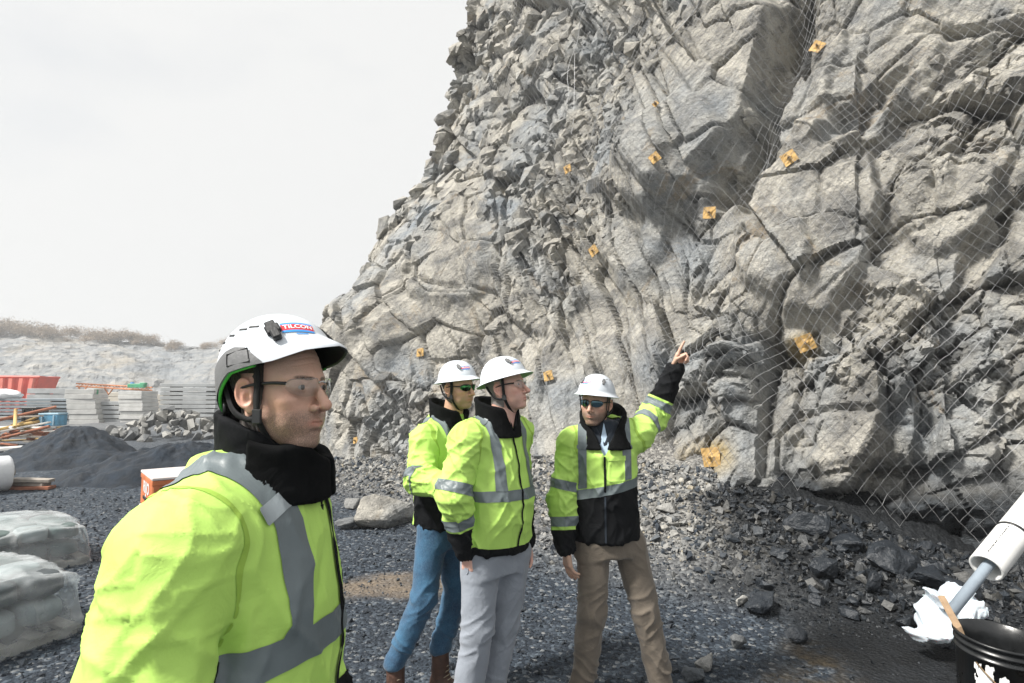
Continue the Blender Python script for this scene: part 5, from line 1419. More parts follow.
# ---------------------------------------------------------------- older man in the middle, hand in pocket, looking up
def man_grey():
    hp = at(506, 387, 3.08); cp = at(493, 480, 3.12); c = cp[:2]; yaw = R(-42); Rt = rotz(yaw); z0 = gz(*c)
    s = Person('man in lime jacket and light grey trousers looking up with a hand in his pocket', (c[0], c[1], z0))
    L = lambda x, y, z: Rt @ np.array([x, y, z]) + np.array([c[0], c[1], 0])
    wr_r = at(466, 549, 2.98)
    arms = [dict(j=[at(467, 440, 2.97), at(454, 498, 2.90), wr_r], r=[0.078, 0.080, 0.056]),
            dict(j=[L(0.0, 0.175, 1.51), L(-0.05, 0.25, 1.2), L(0.05, 0.205, 0.93)], r=[0.084, 0.078, 0.058])]
    tab = [(0.88, 0.01, 0, 0.145, 0.185), (0.93, 0.012, 0, 0.160, 0.195), (1.08, 0.03, 0, 0.178, 0.205), (1.2, 0.03, 0, 0.175, 0.205), (1.36, 0.02, 0, 0.158, 0.20), (1.48, 0.015, 0, 0.135, 0.18), (1.56, 0.02, 0, 0.110, 0.13), (1.62, 0.025, 0, 0.09, 0.094)]
    folds = [(L(0.12, -0.15, 1.15), L(0.17, 0.05, 1.02), 0.006, 0.014), (L(0.10, -0.2, 1.1), L(0.16, -0.05, 0.98), 0.007, 0.013)]
    s.jacket(c, yaw, tab, arms, 0.0072, 0.925, (c[0] - 0.42, c[1] - 0.45, 0.82), (c[0] + 0.42, c[1] + 0.45, 1.66), 0.0095, folds=folds, hem_slope=-0.10)
    q = s.q; tors = s.da - s.dt + 0.02
    hemz = 0.968 - 0.10 * q[:, 0]
    ts = [s.arm_t(A) for A in arms]
    cuff = np.maximum(*[np.minimum.reduce([t_ - 0.455, 0.13 - d_]) for t_, d_ in ts]); cuff = np.minimum(cuff, -tors)
    hemf = np.minimum(hemz - q[:, 2], tors)
    s.patch('jacket', np.minimum(-hemf, -cuff), M_HIVIS, 0.0)
    s.patch('hem_band', hemf, M_BLACK, 0.0)
    for t_, d_ in ts: s.patch('cuff', np.minimum.reduce([t_ - 0.455, 0.13 - d_, -tors]), M_BLACK, 0.0)
    for sy in (-1, 1):
        s.patch('shoulder_tape', np.minimum.reduce([0.025 - np.abs(q[:, 1] * sy - 0.112), q[:, 2] - 1.235, tors + 0.05]), M_TAPE)
    s.patch('chest_tape', np.minimum.reduce([0.0265 - np.abs(q[:, 2] - 1.215), tors]), M_TAPE)
    for t_, d_ in ts:
        for tc in (0.245, 0.415):
            s.patch('sleeve_tape', np.minimum.reduce([0.027 - np.abs(t_ - tc), -tors, 0.15 - d_]), M_TAPE)
    s.zipper(0.94, 1.60, 0.006)
    for sy in (-1, 1):
        s.patch('mic_tab', np.minimum.reduce([0.012 - np.abs(q[:, 0] - 0.055), 0.04 - np.abs(q[:, 1] * sy - 0.112), q[:, 2] - 1.40]), M_TAPE, 0.006)
    ctab = [(1.50, 0.03, 0, 0.122, 0.120), (1.58, 0.03, 0, 0.112, 0.108), (1.64, 0.03, 0, 0.110, 0.104), (1.74, 0.02, 0, 0.114, 0.106)]
    s.collar(ctab, lambda g: np.maximum(g[:, 2] - (1.690 - 0.30 * g[:, 0]), np.minimum((g[:, 2] - 1.53) * 0.42 - np.abs(g[:, 1]), g[:, 0] - 0.02)), 0.012, M_FLEECE, 0.006)
    itab = [(1.45, 0.03, 0, 0.088, 0.09), (1.575, 0.035, 0, 0.078, 0.074)]
    s.collar(itab, lambda g: np.minimum((g[:, 2] - 1.52) * 0.6 - np.abs(g[:, 1]), g[:, 0] - 0.02), 0.010, M_SHIRT, 0.006, name='shirt')
    legs = [([at(481, 556, 3.06), at(478, 628, 3.02), at(463, 698, 3.00)], [0.102, 0.080, 0.072]), ([at(513, 552, 3.18), at(504, 622, 3.16), at(488, 692, 3.16)], [0.100, 0.080, 0.072])]
    for l in legs: l[0][-1][2] = 0.10
    s.trousers(c, yaw, legs, [(0.80, 0.005, 0, 0.135, 0.17), (0.98, 0.01, 0, 0.145, 0.172)], 0.0072, M_GREYP, 0.98, (c[0] - 0.42, c[1] - 0.4, 0.02), (c[0] + 0.36, c[1] + 0.4, 1.02), 0.0065)
    # pocket mouth and seams
    tl = (s.TV - np.array([c[0], c[1], 0])) @ rotz(yaw)
    pk = spline([at(468, 552, 2.93), at(465, 565, 2.92), at(461, 577, 2.93)], 8)
    near = [s.TV[np.argmin(np.linalg.norm(s.TV - p, axis=1))] for p in pk]
    s.put('pocket_welt', *tube(near, 0.0035, 5), M_GREYP)
    for l in legs: s.boot(l[0][-1], yaw + 0.1, M_LEATH, M_DSOLE, gz(*l[0][-1][:2]))
    d = np.array([0.10, 0.06, -1.0])
    hs = [hand_sdf(wr_r + np.array([0.004, -0.004, -0.010]), d, (0.5, 0.6, 0), (0.12, 0.14, 0.16, 0.18), 0.02, 0.2, True), hand_sdf(arms[1]['j'][-1], (0.1, -0.05, -1), (-0.3, -0.6, 0), (0.3, 0.35, 0.4, 0.4), right=False)]
    s.head(hp, R(-24), R(9), R(0), 0.0030, SK3, M_HAIRG, 'brim', 'clear', scale=1.05, hands=[(hs[0][0], hs[0][1], 0.004), (hs[1][0], hs[1][1], 0.006)],
           extra=[(L(0, 0, 1.53), L(0, 0, 1.0), 0.06, 0.10), (L(0, -0.16, 1.47), L(0, 0.16, 1.47), 0.05, 0.05), *[(A['j'][i], A['j'][i + 1], 0.045, 0.034) for A in arms for i in (0, 1)]], nose=1.08, jaw=1.0, full=1.10)
MAN3 = man_grey()

# ---------------------------------------------------------------- man pointing up at the cliff
def man_point():
    hp = at(596, 402, 3.26); cp = at(604, 480, 3.32); c = cp[:2]; yaw = R(-97); Rt = rotz(yaw); z0 = gz(*c)
    s = Person('man in lime and black jacket and khaki trousers pointing up at the cliff', (c[0], c[1], z0))
    L = lambda x, y, z: Rt @ np.array([x, y, z]) + np.array([c[0], c[1], 0])
    wl = at(674, 370, 3.50); wr = at(566, 546, 3.24)
    arms = [dict(j=[at(573, 444, 3.30), at(563, 500, 3.28), wr], r=[0.078, 0.074, 0.056]),
            dict(j=[at(634, 437, 3.33), at(655, 414, 3.52), wl], r=[0.080, 0.078, 0.054])]
    tab = [(0.90, 0.0, 0, 0.135, 0.180), (0.96, 0.0, 0, 0.145, 0.19), (1.1, 0.005, 0, 0.148, 0.185), (1.25, 0.01, 0, 0.145, 0.182), (1.38, 0.01, 0, 0.142, 0.185), (1.46, 0.005, 0, 0.125, 0.178), (1.52, 0.005, 0, 0.10, 0.13), (1.58, 0.01, 0, 0.085, 0.088)]
    s.jacket(c, yaw, tab, arms, 0.0074, 0.905, (c[0] - 0.42, c[1] - 0.32, 0.84), (c[0] + 0.56, c[1] + 0.42, 1.98), 0.010,
             folds=[(L(0.13, 0.05, 1.40), L(0.10, 0.2, 1.45), 0.007, 0.012), (L(0.15, 0.06, 1.25), L(0.12, 0.18, 1.40), 0.007, 0.014), (L(0.13, -0.05, 0.98), L(0.1, 0.16, 1.05), 0.006, 0.014)])
    q = s.q; tors = s.da - s.dt + 0.02
    ts = [s.arm_t(A) for A in arms]
    cuff = np.minimum(np.maximum(np.minimum(ts[0][0] - 0.475, 0.13 - ts[0][1]), np.minimum(ts[1][0] - 0.385, 0.13 - ts[1][1])), -tors)
    low = np.minimum(1.175 + 0.22 * q[:, 1] - q[:, 2], tors)
    vn = s.vneck(1.385, 0.62)
    s.patch('jacket', np.minimum.reduce([-low, -cuff, -vn]), M_HIVIS, 0.0); s.patch('lower_panel', low, M_BLACK, 0.0)
    s.patch('pullover_front', s.vneck(1.37, 0.66), M_NAVY, -0.010)
    s.patch('shirt', s.vneck(1.335, 0.30) * 1.0 - 0.5 * np.clip(s.q[:, 2] - 1.43, 0, 1), M_SHIRT, -0.006)
    for sy in (-1, 1):
        s.patch('shoulder_tape', np.minimum.reduce([0.024 - np.abs(q[:, 1] * sy - 0.122), q[:, 2] - 1.23 - 0.22 * q[:, 1], tors + 0.04, q[:, 0] * 1.0 + 0.03]), M_TAPE)
        s.patch('mic_tab', np.minimum.reduce([0.012 - np.abs(q[:, 2] - 1.435), 0.034 - np.abs(q[:, 1] * sy - 0.118), q[:, 0]]), M_TAPE, 0.006)
    s.patch('chest_tape', np.minimum.reduce([0.026 - np.abs(q[:, 2] - 1.20 - 0.22 * q[:, 1]), tors]), M_TAPE)
    for (t_, d_), t0 in zip(ts, (0.475, 0.385)): s.patch('cuff', np.minimum.reduce([t_ - t0, 0.13 - d_, -tors]), M_BLACK, 0.0)
    for (t_, d_), tcs in zip(ts, ((0.23, 0.43), (0.14, 0.345))):
        for tc in tcs: s.patch('sleeve_tape', np.minimum.reduce([0.026 - np.abs(t_ - tc), -tors, 0.15 - d_]), M_TAPE)
    s.zipper(1.19, 1.385, 0.006); s.patch('zipper', np.minimum.reduce([0.005 - np.abs(q[:, 1]), q[:, 0] - 0.03, 1.17 - q[:, 2], q[:, 2] - 0.92]), M_NAVY, 0.004)
    s.patch('pocket_flap', np.minimum.reduce([0.012 - np.abs(q[:, 2] - 1.375), 0.050 - np.abs(q[:, 1] - 0.062), q[:, 0]]), M_HIVIS, 0.007)
    s.patch('chest_pocket', np.minimum.reduce([0.062 - np.abs(q[:, 2] - 1.315), 0.046 - np.abs(q[:, 1] - 0.062), q[:, 0]]), M_HIVIS, 0.0035)
    ctab = [(1.42, 0.020, 0, 0.140, 0.158), (1.50, 0.012, 0, 0.122, 0.140), (1.57, 0.0, 0, 0.115, 0.122), (1.68, -0.005, 0, 0.118, 0.124)]
    s.collar(ctab, lambda g: np.maximum(g[:, 2] - (1.625 - 0.50 * g[:, 0]), np.minimum((g[:, 2] - 1.40) * 0.52 - np.abs(g[:, 1]), g[:, 0] - 0.02)), 0.012, M_FLEECE, 0.006)
    itab = [(1.38, 0.03, 0, 0.10, 0.10), (1.47, 0.025, 0, 0.084, 0.086), (1.57, 0.015, 0, 0.076, 0.078)]
    s.collar(itab, lambda g: np.minimum((g[:, 2] - 1.46) * 0.55 - np.abs(g[:, 1]), g[:, 0] - 0.02), 0.012, M_NAVY, 0.006, name='pullover')
    legs = [([at(594, 546, 3.32), at(592, 612, 3.26), at(582, 680, 3.30)], [0.098, 0.074, 0.068]), ([at(630, 546, 3.36), at(646, 612, 3.32), at(661, 682, 3.34)], [0.098, 0.074, 0.068])]
    for l in legs: l[0][-1][2] = 0.12
    s.trousers(c, yaw, legs, [(0.82, 0.0, 0, 0.115, 0.165), (0.99, 0.0, 0, 0.12, 0.165)], 0.0074, M_KHAKI, 0.99, (c[0] - 0.36, c[1] - 0.32, 0.03), (c[0] + 0.5, c[1] + 0.34, 1.03), 0.0085)
    s.boot(legs[0][0][-1], R(-110), M_LEATH, M_DSOLE, gz(*legs[0][0][-1][:2])); s.boot(legs[1][0][-1], R(-75), M_LEATH, M_DSOLE, gz(*legs[1][0][-1][:2]))
    up = at(682, 351, 3.52) - wl
    h1 = hand_sdf(wl + up * 0.02, at(684, 350, 3.50) - at(674, 370, 3.50), (0.55, -0.8, 0.1), (0.04, 1.05, 1.2, 1.25), 0.03, 0.75, True, 1.0)
    # the pointing hand is a left hand: thumb on the side of the cliff
    h2 = hand_sdf(wr + np.array([0, 0, -0.012]), (0.10, -0.06, -1.0), (0.85, 0.35, 0), (0.22, 0.28, 0.34, 0.4), 0.06, 0.3, True)
    s.head(hp, R(-117), R(-4), R(-4), 0.0030, SK4, M_HAIRB, 'brim', 'blue', hands=[(h1[0], h1[1], 0.0034), (h2[0], h2[1], 0.0034)], nape=-0.01,
           extra=[(L(0, 0, 1.5), L(0, 0, 1.0), 0.06, 0.10), (L(0, -0.16, 1.45), L(0, 0.16, 1.45), 0.05, 0.05), *[(A['j'][i], A['j'][i + 1], 0.045, 0.033) for A in arms for i in (0, 1)]], nose=1.0, jaw=1.04, full=0.97)
MAN4 = man_point()

# ================================================================== rockfall netting draped over the face
def mat_wire():
    t = NT('galvanised_wire'); v = t.pos()
    return t.fin(t.ramp(t.noise(v, 9, 4), [(0.3, (0.27, 0.275, 0.28)), (0.7, (0.46, 0.465, 0.47))]), 0.45, None, Metallic=0.3)
M_WIRE = mat_wire()
# drape: upper envelope of the relief, smoothed, a hand's breadth off the rock where it bridges hollows
ga0, ga1, gs = A_CORNER + 2.3, ARC[-1] - 3.0, 0.07
ua, uz = np.arange(ga0, ga1, gs), np.arange(0.0, 13.6, gs)
UA, UZ = np.meshgrid(ua, uz, indexing='ij')
dd = cliff_disp(UA, UZ)
env = dd.copy()
for _ in range(3):
    e = env.copy()
    for ax in (0, 1):
        for sft in (-1, 1): e = np.maximum(e, np.roll(env, sft, ax))
    env = e
for _ in range(14):
    env = (env * 2 + np.roll(env, 1, 0) + np.roll(env, -1, 0) + np.roll(env, 1, 1) + np.roll(env, -1, 1)) / 6
env = np.maximum(env, dd * 0.9 + env * 0.1 + 0.012)
env = (env * 4 + np.roll(env, 1, 0) + np.roll(env, -1, 0) + np.roll(env, 1, 1) + np.roll(env, -1, 1)) / 8
def drape(a, z, off=0.03):
    fa, fz = np.clip((a - ga0) / gs, 0, len(ua) - 1.001), np.clip(z / gs, 0, len(uz) - 1.001)
    i, j = fa.astype(int), fz.astype(int); ta, tz = fa - i, fz - j
    d = (env[i, j] * (1 - ta) * (1 - tz) + env[i + 1, j] * ta * (1 - tz) + env[i, j + 1] * (1 - ta) * tz + env[i + 1, j + 1] * ta * tz) + off
    B, n = cliff_base(a, z)
    P = B - n * d[..., None]; P[..., 2] += 0.22 * d
    return P
def net_bottom(a):
    return np.interp(a, [A_CORNER + 2, A_CORNER + 5, A_CORNER + 8.5, A_CORNER + 10, A_CORNER + 11, A_CORNER + 12, A_CORNER + 20], [0.9, 0.75, 0.95, 0.72, 0.62, 0.40, 0.35]) + 0.06 * np.sin(a * 7) + 0.05 * vnoise(p3(a * 3, a * 0), 5)
WN, HN = 0.135, 0.165
def prism_wires(P0, P1, r):
    """three-sided wires between point arrays"""
    T = P1 - P0; T /= np.linalg.norm(T, axis=1)[:, None] + 1e-9
    U = np.cross(T, np.array([0.3, 0.2, 0.93])); U /= np.linalg.norm(U, axis=1)[:, None]; W = np.cross(T, U)
    V = []
    for P in (P0, P1):
        for k in range(3):
            a = k * 2 * math.pi / 3; V.append(P + (U * math.cos(a) + W * math.sin(a)) * r)
    V = np.stack(V, 1).reshape(-1, 3); n = len(P0)
    f = np.array([[0, 1, 4, 3], [1, 2, 5, 4], [2, 0, 3, 5]])
    return V, (f[None] + (np.arange(n) * 6)[:, None, None]).reshape(-1, 4)
na, nz = int((ga1 - ga0) / WN), int(13.4 / HN)
segs0, segs1 = [], []
rgn = np.random.RandomState(3)
IA, IZ = np.meshgrid(np.arange(na * 2), np.arange(nz * 2), indexing='ij')
m = (IA + IZ) % 2 == 0
NAa, NZz = ga0 + IA * WN / 2, IZ * HN / 2
jx = 0.05 * fbm(p3(NAa * 0.8, NZz * 0.8), 2, 91) + rgn.normal(0, 0.006, NAa.shape); jz = 0.09 * fbm(p3(NAa * 0.8, NZz * 0.8), 2, 92) + rgn.normal(0, 0.006, NAa.shape)
Aj, Zj = NAa + jx, NZz + jz
zcap = np.interp(Aj, a_s, zmax) - 0.4
leftedge = A_CORNER + 2.6 + 0.25 * np.clip(Zj - 4, 0, 9) * 0.0 + 0.15 * np.sin(Zj * 2)
okn = m & (Zj > net_bottom(Aj)) & (Zj < zcap) & (Aj > leftedge)
for dz in (1, -1):
    a = okn[:-1, 1:-1] & np.roll(okn, (-1, -dz), (0, 1))[:-1, 1:-1]
    i, j = np.nonzero(a); j = j + 1
    A0, Z0, A1, Z1 = Aj[i, j], Zj[i, j], Aj[i + 1, j + dz], Zj[i + 1, j + dz]
    Am, Zm = (A0 + A1) / 2, (Z0 + Z1) / 2 + 0.006
    P0, Pm, P1 = drape(A0, Z0, 0.054 if dz > 0 else 0.048), drape(Am, Zm, 0.051), drape(A1, Z1, 0.054 if dz > 0 else 0.048)
    segs0 += [P0, Pm]; segs1 += [Pm, P1]
nv_, nf_ = prism_wires(np.concatenate(segs0), np.concatenate(segs1), 0.0022)
net = thing('rockfall_net', 'galvanised diamond mesh net draped over the rock face', 'net', tuple(at(712, 470, 6.0)))
part('wire_mesh', nv_, nf_, M_WIRE, net, False)
for pts in ([(588, 2), (583, 40), (572, 75), (566, 104), (545, 150)], [(577, 60), (574, 100), (572, 135)], [(700, 2), (640, 75), (585, 112)]):
    qs = [cliff_pick(*p) for p in pts]
    sp_ = spline([(q[2], q[3]) for q in qs], 40)
    part('seam_rope', *tube(drape(sp_[:, 0], sp_[:, 1], 0.045), 0.006, 5), M_WIRE, net)

# ------------------------------------------------------------------ bolted bearing plates
M_PLATE = plain('orange_yellow_plate_paint', (0.44, 0.28, 0.10), 0.7, 0.4, 14, 0.003)
M_BOLT = plain('dark_bolt_steel', (0.22, 0.15, 0.08), 0.6, 0.4, 40, 0.001)
plate_lab = ['yellow bearing plate lowest on the rock, right of the pointing man', 'yellow bearing plate right of the pointing hand, low on the pale slab', 'orange bearing plate above the pointing hand, below the big jutting slab',
             'orange bearing plate at the foot of the dark recess beside the jutting slab', 'topmost orange bearing plate, tilted, near the upper right of the cliff', 'orange bearing plate on the broken rock left of the jutting slab, above the helmets',
             'small orange bearing plate high on the left of the dark broken band', 'narrow orange bearing plate on the left edge of the jutting slab', 'orange bearing plate just right of the grey trousered man\'s helmet',
             'small orange bearing plate left of the sunglasses man\'s helmet', 'faint small orange plate low on the left buttress by the front man\'s face', 'tiny orange plate high on the left edge of the jutting slab']
def bolt_plate(k, px, py):
    p, nrm, a_, z_ = cliff_pick(px, py)
    sz = (0.22, 0.19, 0.17, 0.165, 0.16, 0.165, 0.15, 0.14, 0.16, 0.17, 0.13, 0.08)[k]
    nrm = nrm * 0.3 + np.array([-0.4, -0.65, -0.02]); nrm /= np.linalg.norm(nrm)
    u, v, w = basis(nrm); r = rotz((0.15, 0.35, -0.1, 0.45, 0.9, 0.5, 0.2, 0.6, 0.25, 0.1, 0.2, 0.7)[k])
    Rb = np.stack([u, v, w], 1) @ r
    dp = drape(np.array([a_]), np.array([z_]), 0.0)[0] if a_ > ga0 else p
    c = p + nrm * 0.045
    if np.dot(dp - p, nrm) > 0.045: c = p + nrm * min(np.dot(dp - p, nrm) + 0.012, 0.16)
    o = thing('bearing_plate', plate_lab[k], 'bearing plate', tuple(c), 'bolted bearing plates on the cliff')
    # dished square plate: raised centre
    n = 9; g = np.linspace(-0.5, 0.5, n); X, Y = np.meshgrid(g, g, indexing='ij'); r_ = np.hypot(X, Y)
    Z = 0.022 * (1 - sstep(0.10, 0.26, r_)) + 0.006 * rgn.normal(size=X.shape) * 0.4 + 0.05 * X * Y * rgn.uniform(-1, 1)
    top = np.stack([X * sz, Y * sz, Z], -1).reshape(-1, 3); bot = top - np.array([0, 0, 0.009])
    ft = grid_faces(n, n)
    rim = [i * n for i in range(n)] + [(n - 1) * n + j for j in range(1, n)] + [i * n + n - 1 for i in range(n - 2, -1, -1)] + [j for j in range(n - 2, 0, -1)]
    side = np.array([[rim[i], rim[(i + 1) % len(rim)], rim[(i + 1) % len(rim)] + n * n, rim[i] + n * n] for i in range(len(rim))])
    V = np.concatenate([top, bot]); F = np.concatenate([ft, ft[:, ::-1] + n * n, side])
    part('plate', V @ Rb.T + c, F, M_PLATE, o, False)
    nv, nF = lathe([(0.0, 0.050), (0.018, 0.050), (0.022, 0.045), (0.022, 0.018), (0.032, 0.014), (0.032, 0.006)], 6); part('nut', (nv * np.array([0.75, 0.75, 0.8])) @ Rb.T + c, nF, M_BOLT, o, False)
    tv, tF = tube([c - nrm * 0.2, c + nrm * 0.06], 0.009, 8); part('bolt', tv, tF, M_BOLT, o)
for k, (x, y) in enumerate(PLATES): bolt_plate(k, x, y)

# ================================================================== far side of the quarry
def mat_far_rock():
    t = NT('pale_quarry_benches'); v = t.pos()
    n = t.noise(v, 0.09, 6, 0.62, 0.5); s = t.noise(t.pos((1, 1, 3.0), (0, R(25), 0)), 0.35, 6, 0.65, 0.6)
    c = t.ramp(s, [(0.3, (0.10, 0.115, 0.13)), (0.5, (0.21, 0.215, 0.215)), (0.68, (0.36, 0.345, 0.315))])
    c = t.mix(t.rng(n, 0.52, 0.68, 0, 0.7), c, (0.31, 0.265, 0.195))
    c = t.mix(t.math('MULTIPLY', t.attr('scree'), 0.7), c, (0.165, 0.185, 0.205))
    return t.fin(c, 0.9, t.bump(s, 0.8, 0.6))
th = np.linspace(R(-78), R(-2), 420); tt = np.linspace(0, 1, 70)
TH, TT = np.meshgrid(th, tt, indexing='ij')
pxh = 512 + F_PX * np.tan(TH)
qh = p3(TH * 26, TT * 6)
bench = np.interp(TT, [0, 0.25, 0.30, 0.50, 0.56, 0.80, 0.86, 1.0], [-1.5, 4.6, 5.0, 9.0, 9.4, 12.4, 13.2, 14.5])
scr = np.clip(fbm(p3(TH * 9, TT * 0), 3, 301) * 2.2, 0, 1)
ramp_ = np.interp(TT, [0, 0.8, 1], [-1.5, 11.8, 14.5])
zz = bench * (1 - scr) + ramp_ * scr
topsc = np.interp(pxh, [-400, 0, 60, 110, 170, 205, 240, 320, 500], [1.14, 1.05, 0.98, 0.92, 0.90, 0.87, 0.96, 1.0, 1.0])
zz = zz * topsc + 0.9 * fbm(qh, 5, 302) * sstep(0.05, 0.2, TT) + 0.5 * fbm(qh * 4, 3, 303) * sstep(0.05, 0.2, TT)
rr_ = 112 + 55 * TT + 4.0 * fbm(qh + 40, 4, 304) + 10 * np.sin(TH * 5)
rr_ = rr_ / np.cos(TH * 0.35)
HV = np.stack([np.sin(TH) * rr_, np.cos(TH) * rr_, zz], -1)
bk = HV[:, -1] * np.array([1.25, 1.25, 1.0]); HV2 = np.concatenate([HV, bk[:, None]], 1)
hme = mesh_from('hill', HV2.reshape(-1, 3), grid_faces(len(th), 71), False)
attr(hme, 'scree', np.concatenate([scr, scr[:, -1:]], 1).ravel())
tag(obj('hill', hme, mat_far_rock()), 'pale benched rock wall on the far side of the quarry', kind='structure')

M_TWIG = plain('bare_brown_twigs', (0.30, 0.235, 0.17), 0.9, 0.3, 0.25, space='world'); M_BARK = plain('grey_brown_bark', (0.13, 0.105, 0.085), 0.9, 0.3, 3)
def tree_meshes(seed):
    rg = np.random.RandomState(seed); out = []
    tr = [tube(spline([(0, 0, -0.6), (rg.normal(0, .1), rg.normal(0, .1), 0.9), (rg.normal(0, .25), rg.normal(0, .25), 2.2)], 6), np.linspace(0.09, 0.04, 6), 6)]
    tips = []
    for k in range(9):
        a = rg.uniform(0, 2 * math.pi); b = np.array([0, 0, rg.uniform(0.1, 1.6)]); e = b + np.array([math.cos(a) * rg.uniform(.5, 1.6), math.sin(a) * rg.uniform(.5, 1.6), rg.uniform(0.3, 1.8)])
        tr.append(tube(spline([b, (b + e) / 2 + rg.normal(0, .12, 3), e], 5), np.linspace(0.035, 0.015, 5), 5)); tips.append(e)
    n = 900; P = np.array(tips)[rg.randint(0, 9, n)] * np.array([1, 1, 1]) + rg.normal(0, 0.55, (n, 3)) * np.array([1, 1, 0.9]); P[:, 2] = np.abs(P[:, 2])
    d = rg.normal(size=(n, 3)) + np.array([0, 0, 0.8]); d /= np.linalg.norm(d, axis=1)[:, None]; s = rg.normal(size=(n, 3)); s -= d * (s * d).sum(1)[:, None]; s /= np.linalg.norm(s, axis=1)[:, None]
    l = rg.uniform(0.25, 0.6, (n, 1)); V = np.stack([P - s * 0.05, P + s * 0.05, P + d * l], 1).reshape(-1, 3)
    return mesh_from('trunk', *join_arrays(tr)), mesh_from('crown', V, np.arange(3 * n).reshape(-1, 3), False)
TREES = [tree_meshes(s) for s in (1, 2, 3, 4)]
for a, b in TREES: a.materials.append(M_BARK); b.materials.append(M_TWIG)
rg = np.random.RandomState(17)
for k in range(66):
    px = -60 + k * 4.6 + rg.uniform(-6, 6)
    if px < -14 or (px > 176 and px < 198) or px > 235: continue
    i = np.argmin(np.abs(pxh[:, 0] - px)); j = rg.randint(58, 70)
    p = HV[i, j]
    o = thing('bare_tree', 'bare brown leafless tree in the row along the far quarry rim', 'tree', tuple(p - np.array([0, 0, 0.1])), 'bare trees on the far quarry rim')
    sc = rg.choice([0.6, 0.8, 1.0, 1.35]) * rg.uniform(0.85, 1.15) * np.interp(px, [-60, 60, 170, 230], [1.35, 1.0, 0.9, 0.75]); o.scale = (sc * 1.0, sc * 1.0, sc * 0.66); o.rotation_euler = (0, 0, rg.uniform(0, 6))
    a, b = TREES[rg.randint(0, 4)]
    obj('trunk', a, None, o); obj('crown', b, None, o)

# ================================================================== yard: red skip, stacked panels, boom, scrap
M_SKIP = plain('faded_red_paint', (0.62, 0.085, 0.055), 0.6, 0.15, 1.5, 0.004)
M_RIB = plain('lighter_red_paint', (0.74, 0.20, 0.15), 0.6, 0.15, 1.5, 0.004)  # ribs in a lighter red than the body
def yard_box(name, c, s, yaw, mat, parent, bev=0.02, smooth=False):
    V, F = box((0, 0, 0), s, rotz(yaw), bev); return part(name, V + np.asarray(c), F, mat, parent, smooth)
# red skip with ribbed sides and sloping end
sk = at(4, 399, 42.0); sk[2] = gz(sk[0], sk[1]) - 0.05
skip = thing('skip_container', 'red ribbed steel skip container behind the stacked panels', 'skip', tuple(sk))
yw = R(10)
def SK(x, y, z): return rotz(yw) @ np.array([x, y, z]) + sk
hl, hw, hh = 4.6, 1.2, 2.85
P = [SK(-hl, -hw, 0.3), SK(2.15, -hw, 0.3), SK(2.9, -hw, hh), SK(-hl, -hw, hh), SK(-hl, hw, 0.3), SK(2.15, hw, 0.3), SK(2.9, hw, hh), SK(-hl, hw, hh)]
part('body', P, np.array([[0, 1, 2, 3], [5, 4, 7, 6], [1, 5, 6, 2], [4, 0, 3, 7], [1, 0, 4, 5]]), M_SKIP, skip, False)
for k in range(13):
    x = -4.3 + k * 0.545; lean = 0.28 * np.clip((x - 1.0) / 1.2, 0, 1)
    a, b = SK(x, -hw - 0.05, 0.34), SK(x + lean, -hw - 0.05, hh - 0.1)
    V, F = join_arrays([box(a + (b - a) * t, (0.24, 0.13, 0.45), rotz(yw), 0.03) for t in np.linspace(0.08, 0.94, 6)]); V, F = ribbon(np.linspace(a, b, 4), np.repeat([[0, -1, 0]], 4, 0), 0.26, 0.30)
    part('rib', V, F, M_RIB, skip, False)
V, F = tube([SK(-hl, -hw, hh), SK(2.9, -hw, hh), SK(2.9, hw, hh), SK(-hl, hw, hh)], 0.09, 4); part('top_rail', V, F, M_SKIP, skip, False)
M_CONC = plain('grey_concrete_panel', (0.36, 0.375, 0.38), 0.9, 0.18, 1.6, 0.02, 'world'); M_CONL = plain('pale_concrete_block', (0.50, 0.50, 0.485), 0.9, 0.14, 2.5, 0.02, 'world'); M_STEELS = plain('blue_grey_steel_sheet', (0.20, 0.235, 0.26), 0.6, 0.25, 1.2, 0.01, 'world')
def stack(label, px0, px1, ytop, Y, n, mat, yaw=0.0, dep=1.1, piece='panel', lean=0.0, gap=0.03, name='panel_stack', zb=None):
    p0, p1 = at(px0, 400, Y), at(px1, 400, Y); w = p1[0] - p0[0]; cx = (p0[0] + p1[0]) / 2
    zt = at((px0 + px1) / 2, ytop, Y)[2]; z0 = gz(cx, Y) - 0.05 if zb is None else zb; h = (zt - z0) / n
    o = thing(name, label, 'stack', (cx, Y, z0)); r = np.random.RandomState(int(px0 * 7 + ytop))
    for k in range(n):
        f = (k + 0.5) / n
        V, F = box((0, 0, 0), (w * r.uniform(0.965, 1.0), dep, h - gap), rotz(yaw + r.normal(0, 0.012)), 0.012)
        part(piece, V + np.array([cx + r.normal(0, 0.012) * w * 0.5 - lean * (f - 0.5), Y + r.normal(0, 0.02), z0 + h * (k + 0.5)]), F, mat, o, False)
        if gap > 0.02:
            for sx in (-0.32, 0.32):
                V, F = box((cx + sx * w - lean * (f - 0.5), Y, z0 + h * k), (0.09, dep * 0.9, gap * 1.4)); part('batten', V, F, M_BARK, o, False)
    return o
stack('long low stack of blue grey steel sheets behind the scrap pile', -30, 79, 398, 33.0, 7, M_STEELS, 0.02, 1.3, 'sheet', 0, 0.07)
stack('short grey panel stack right behind the red skip', 34, 80, 388, 38.0, 5, M_CONC, 0.0, 1.2, 'panel', 0, 0.06)
stack('pale leaning block stack under the left end of the orange boom', 76, 103, 389, 31.0, 7, M_CONL, 0.1, 1.3, 'block', 0.45, 0.02)
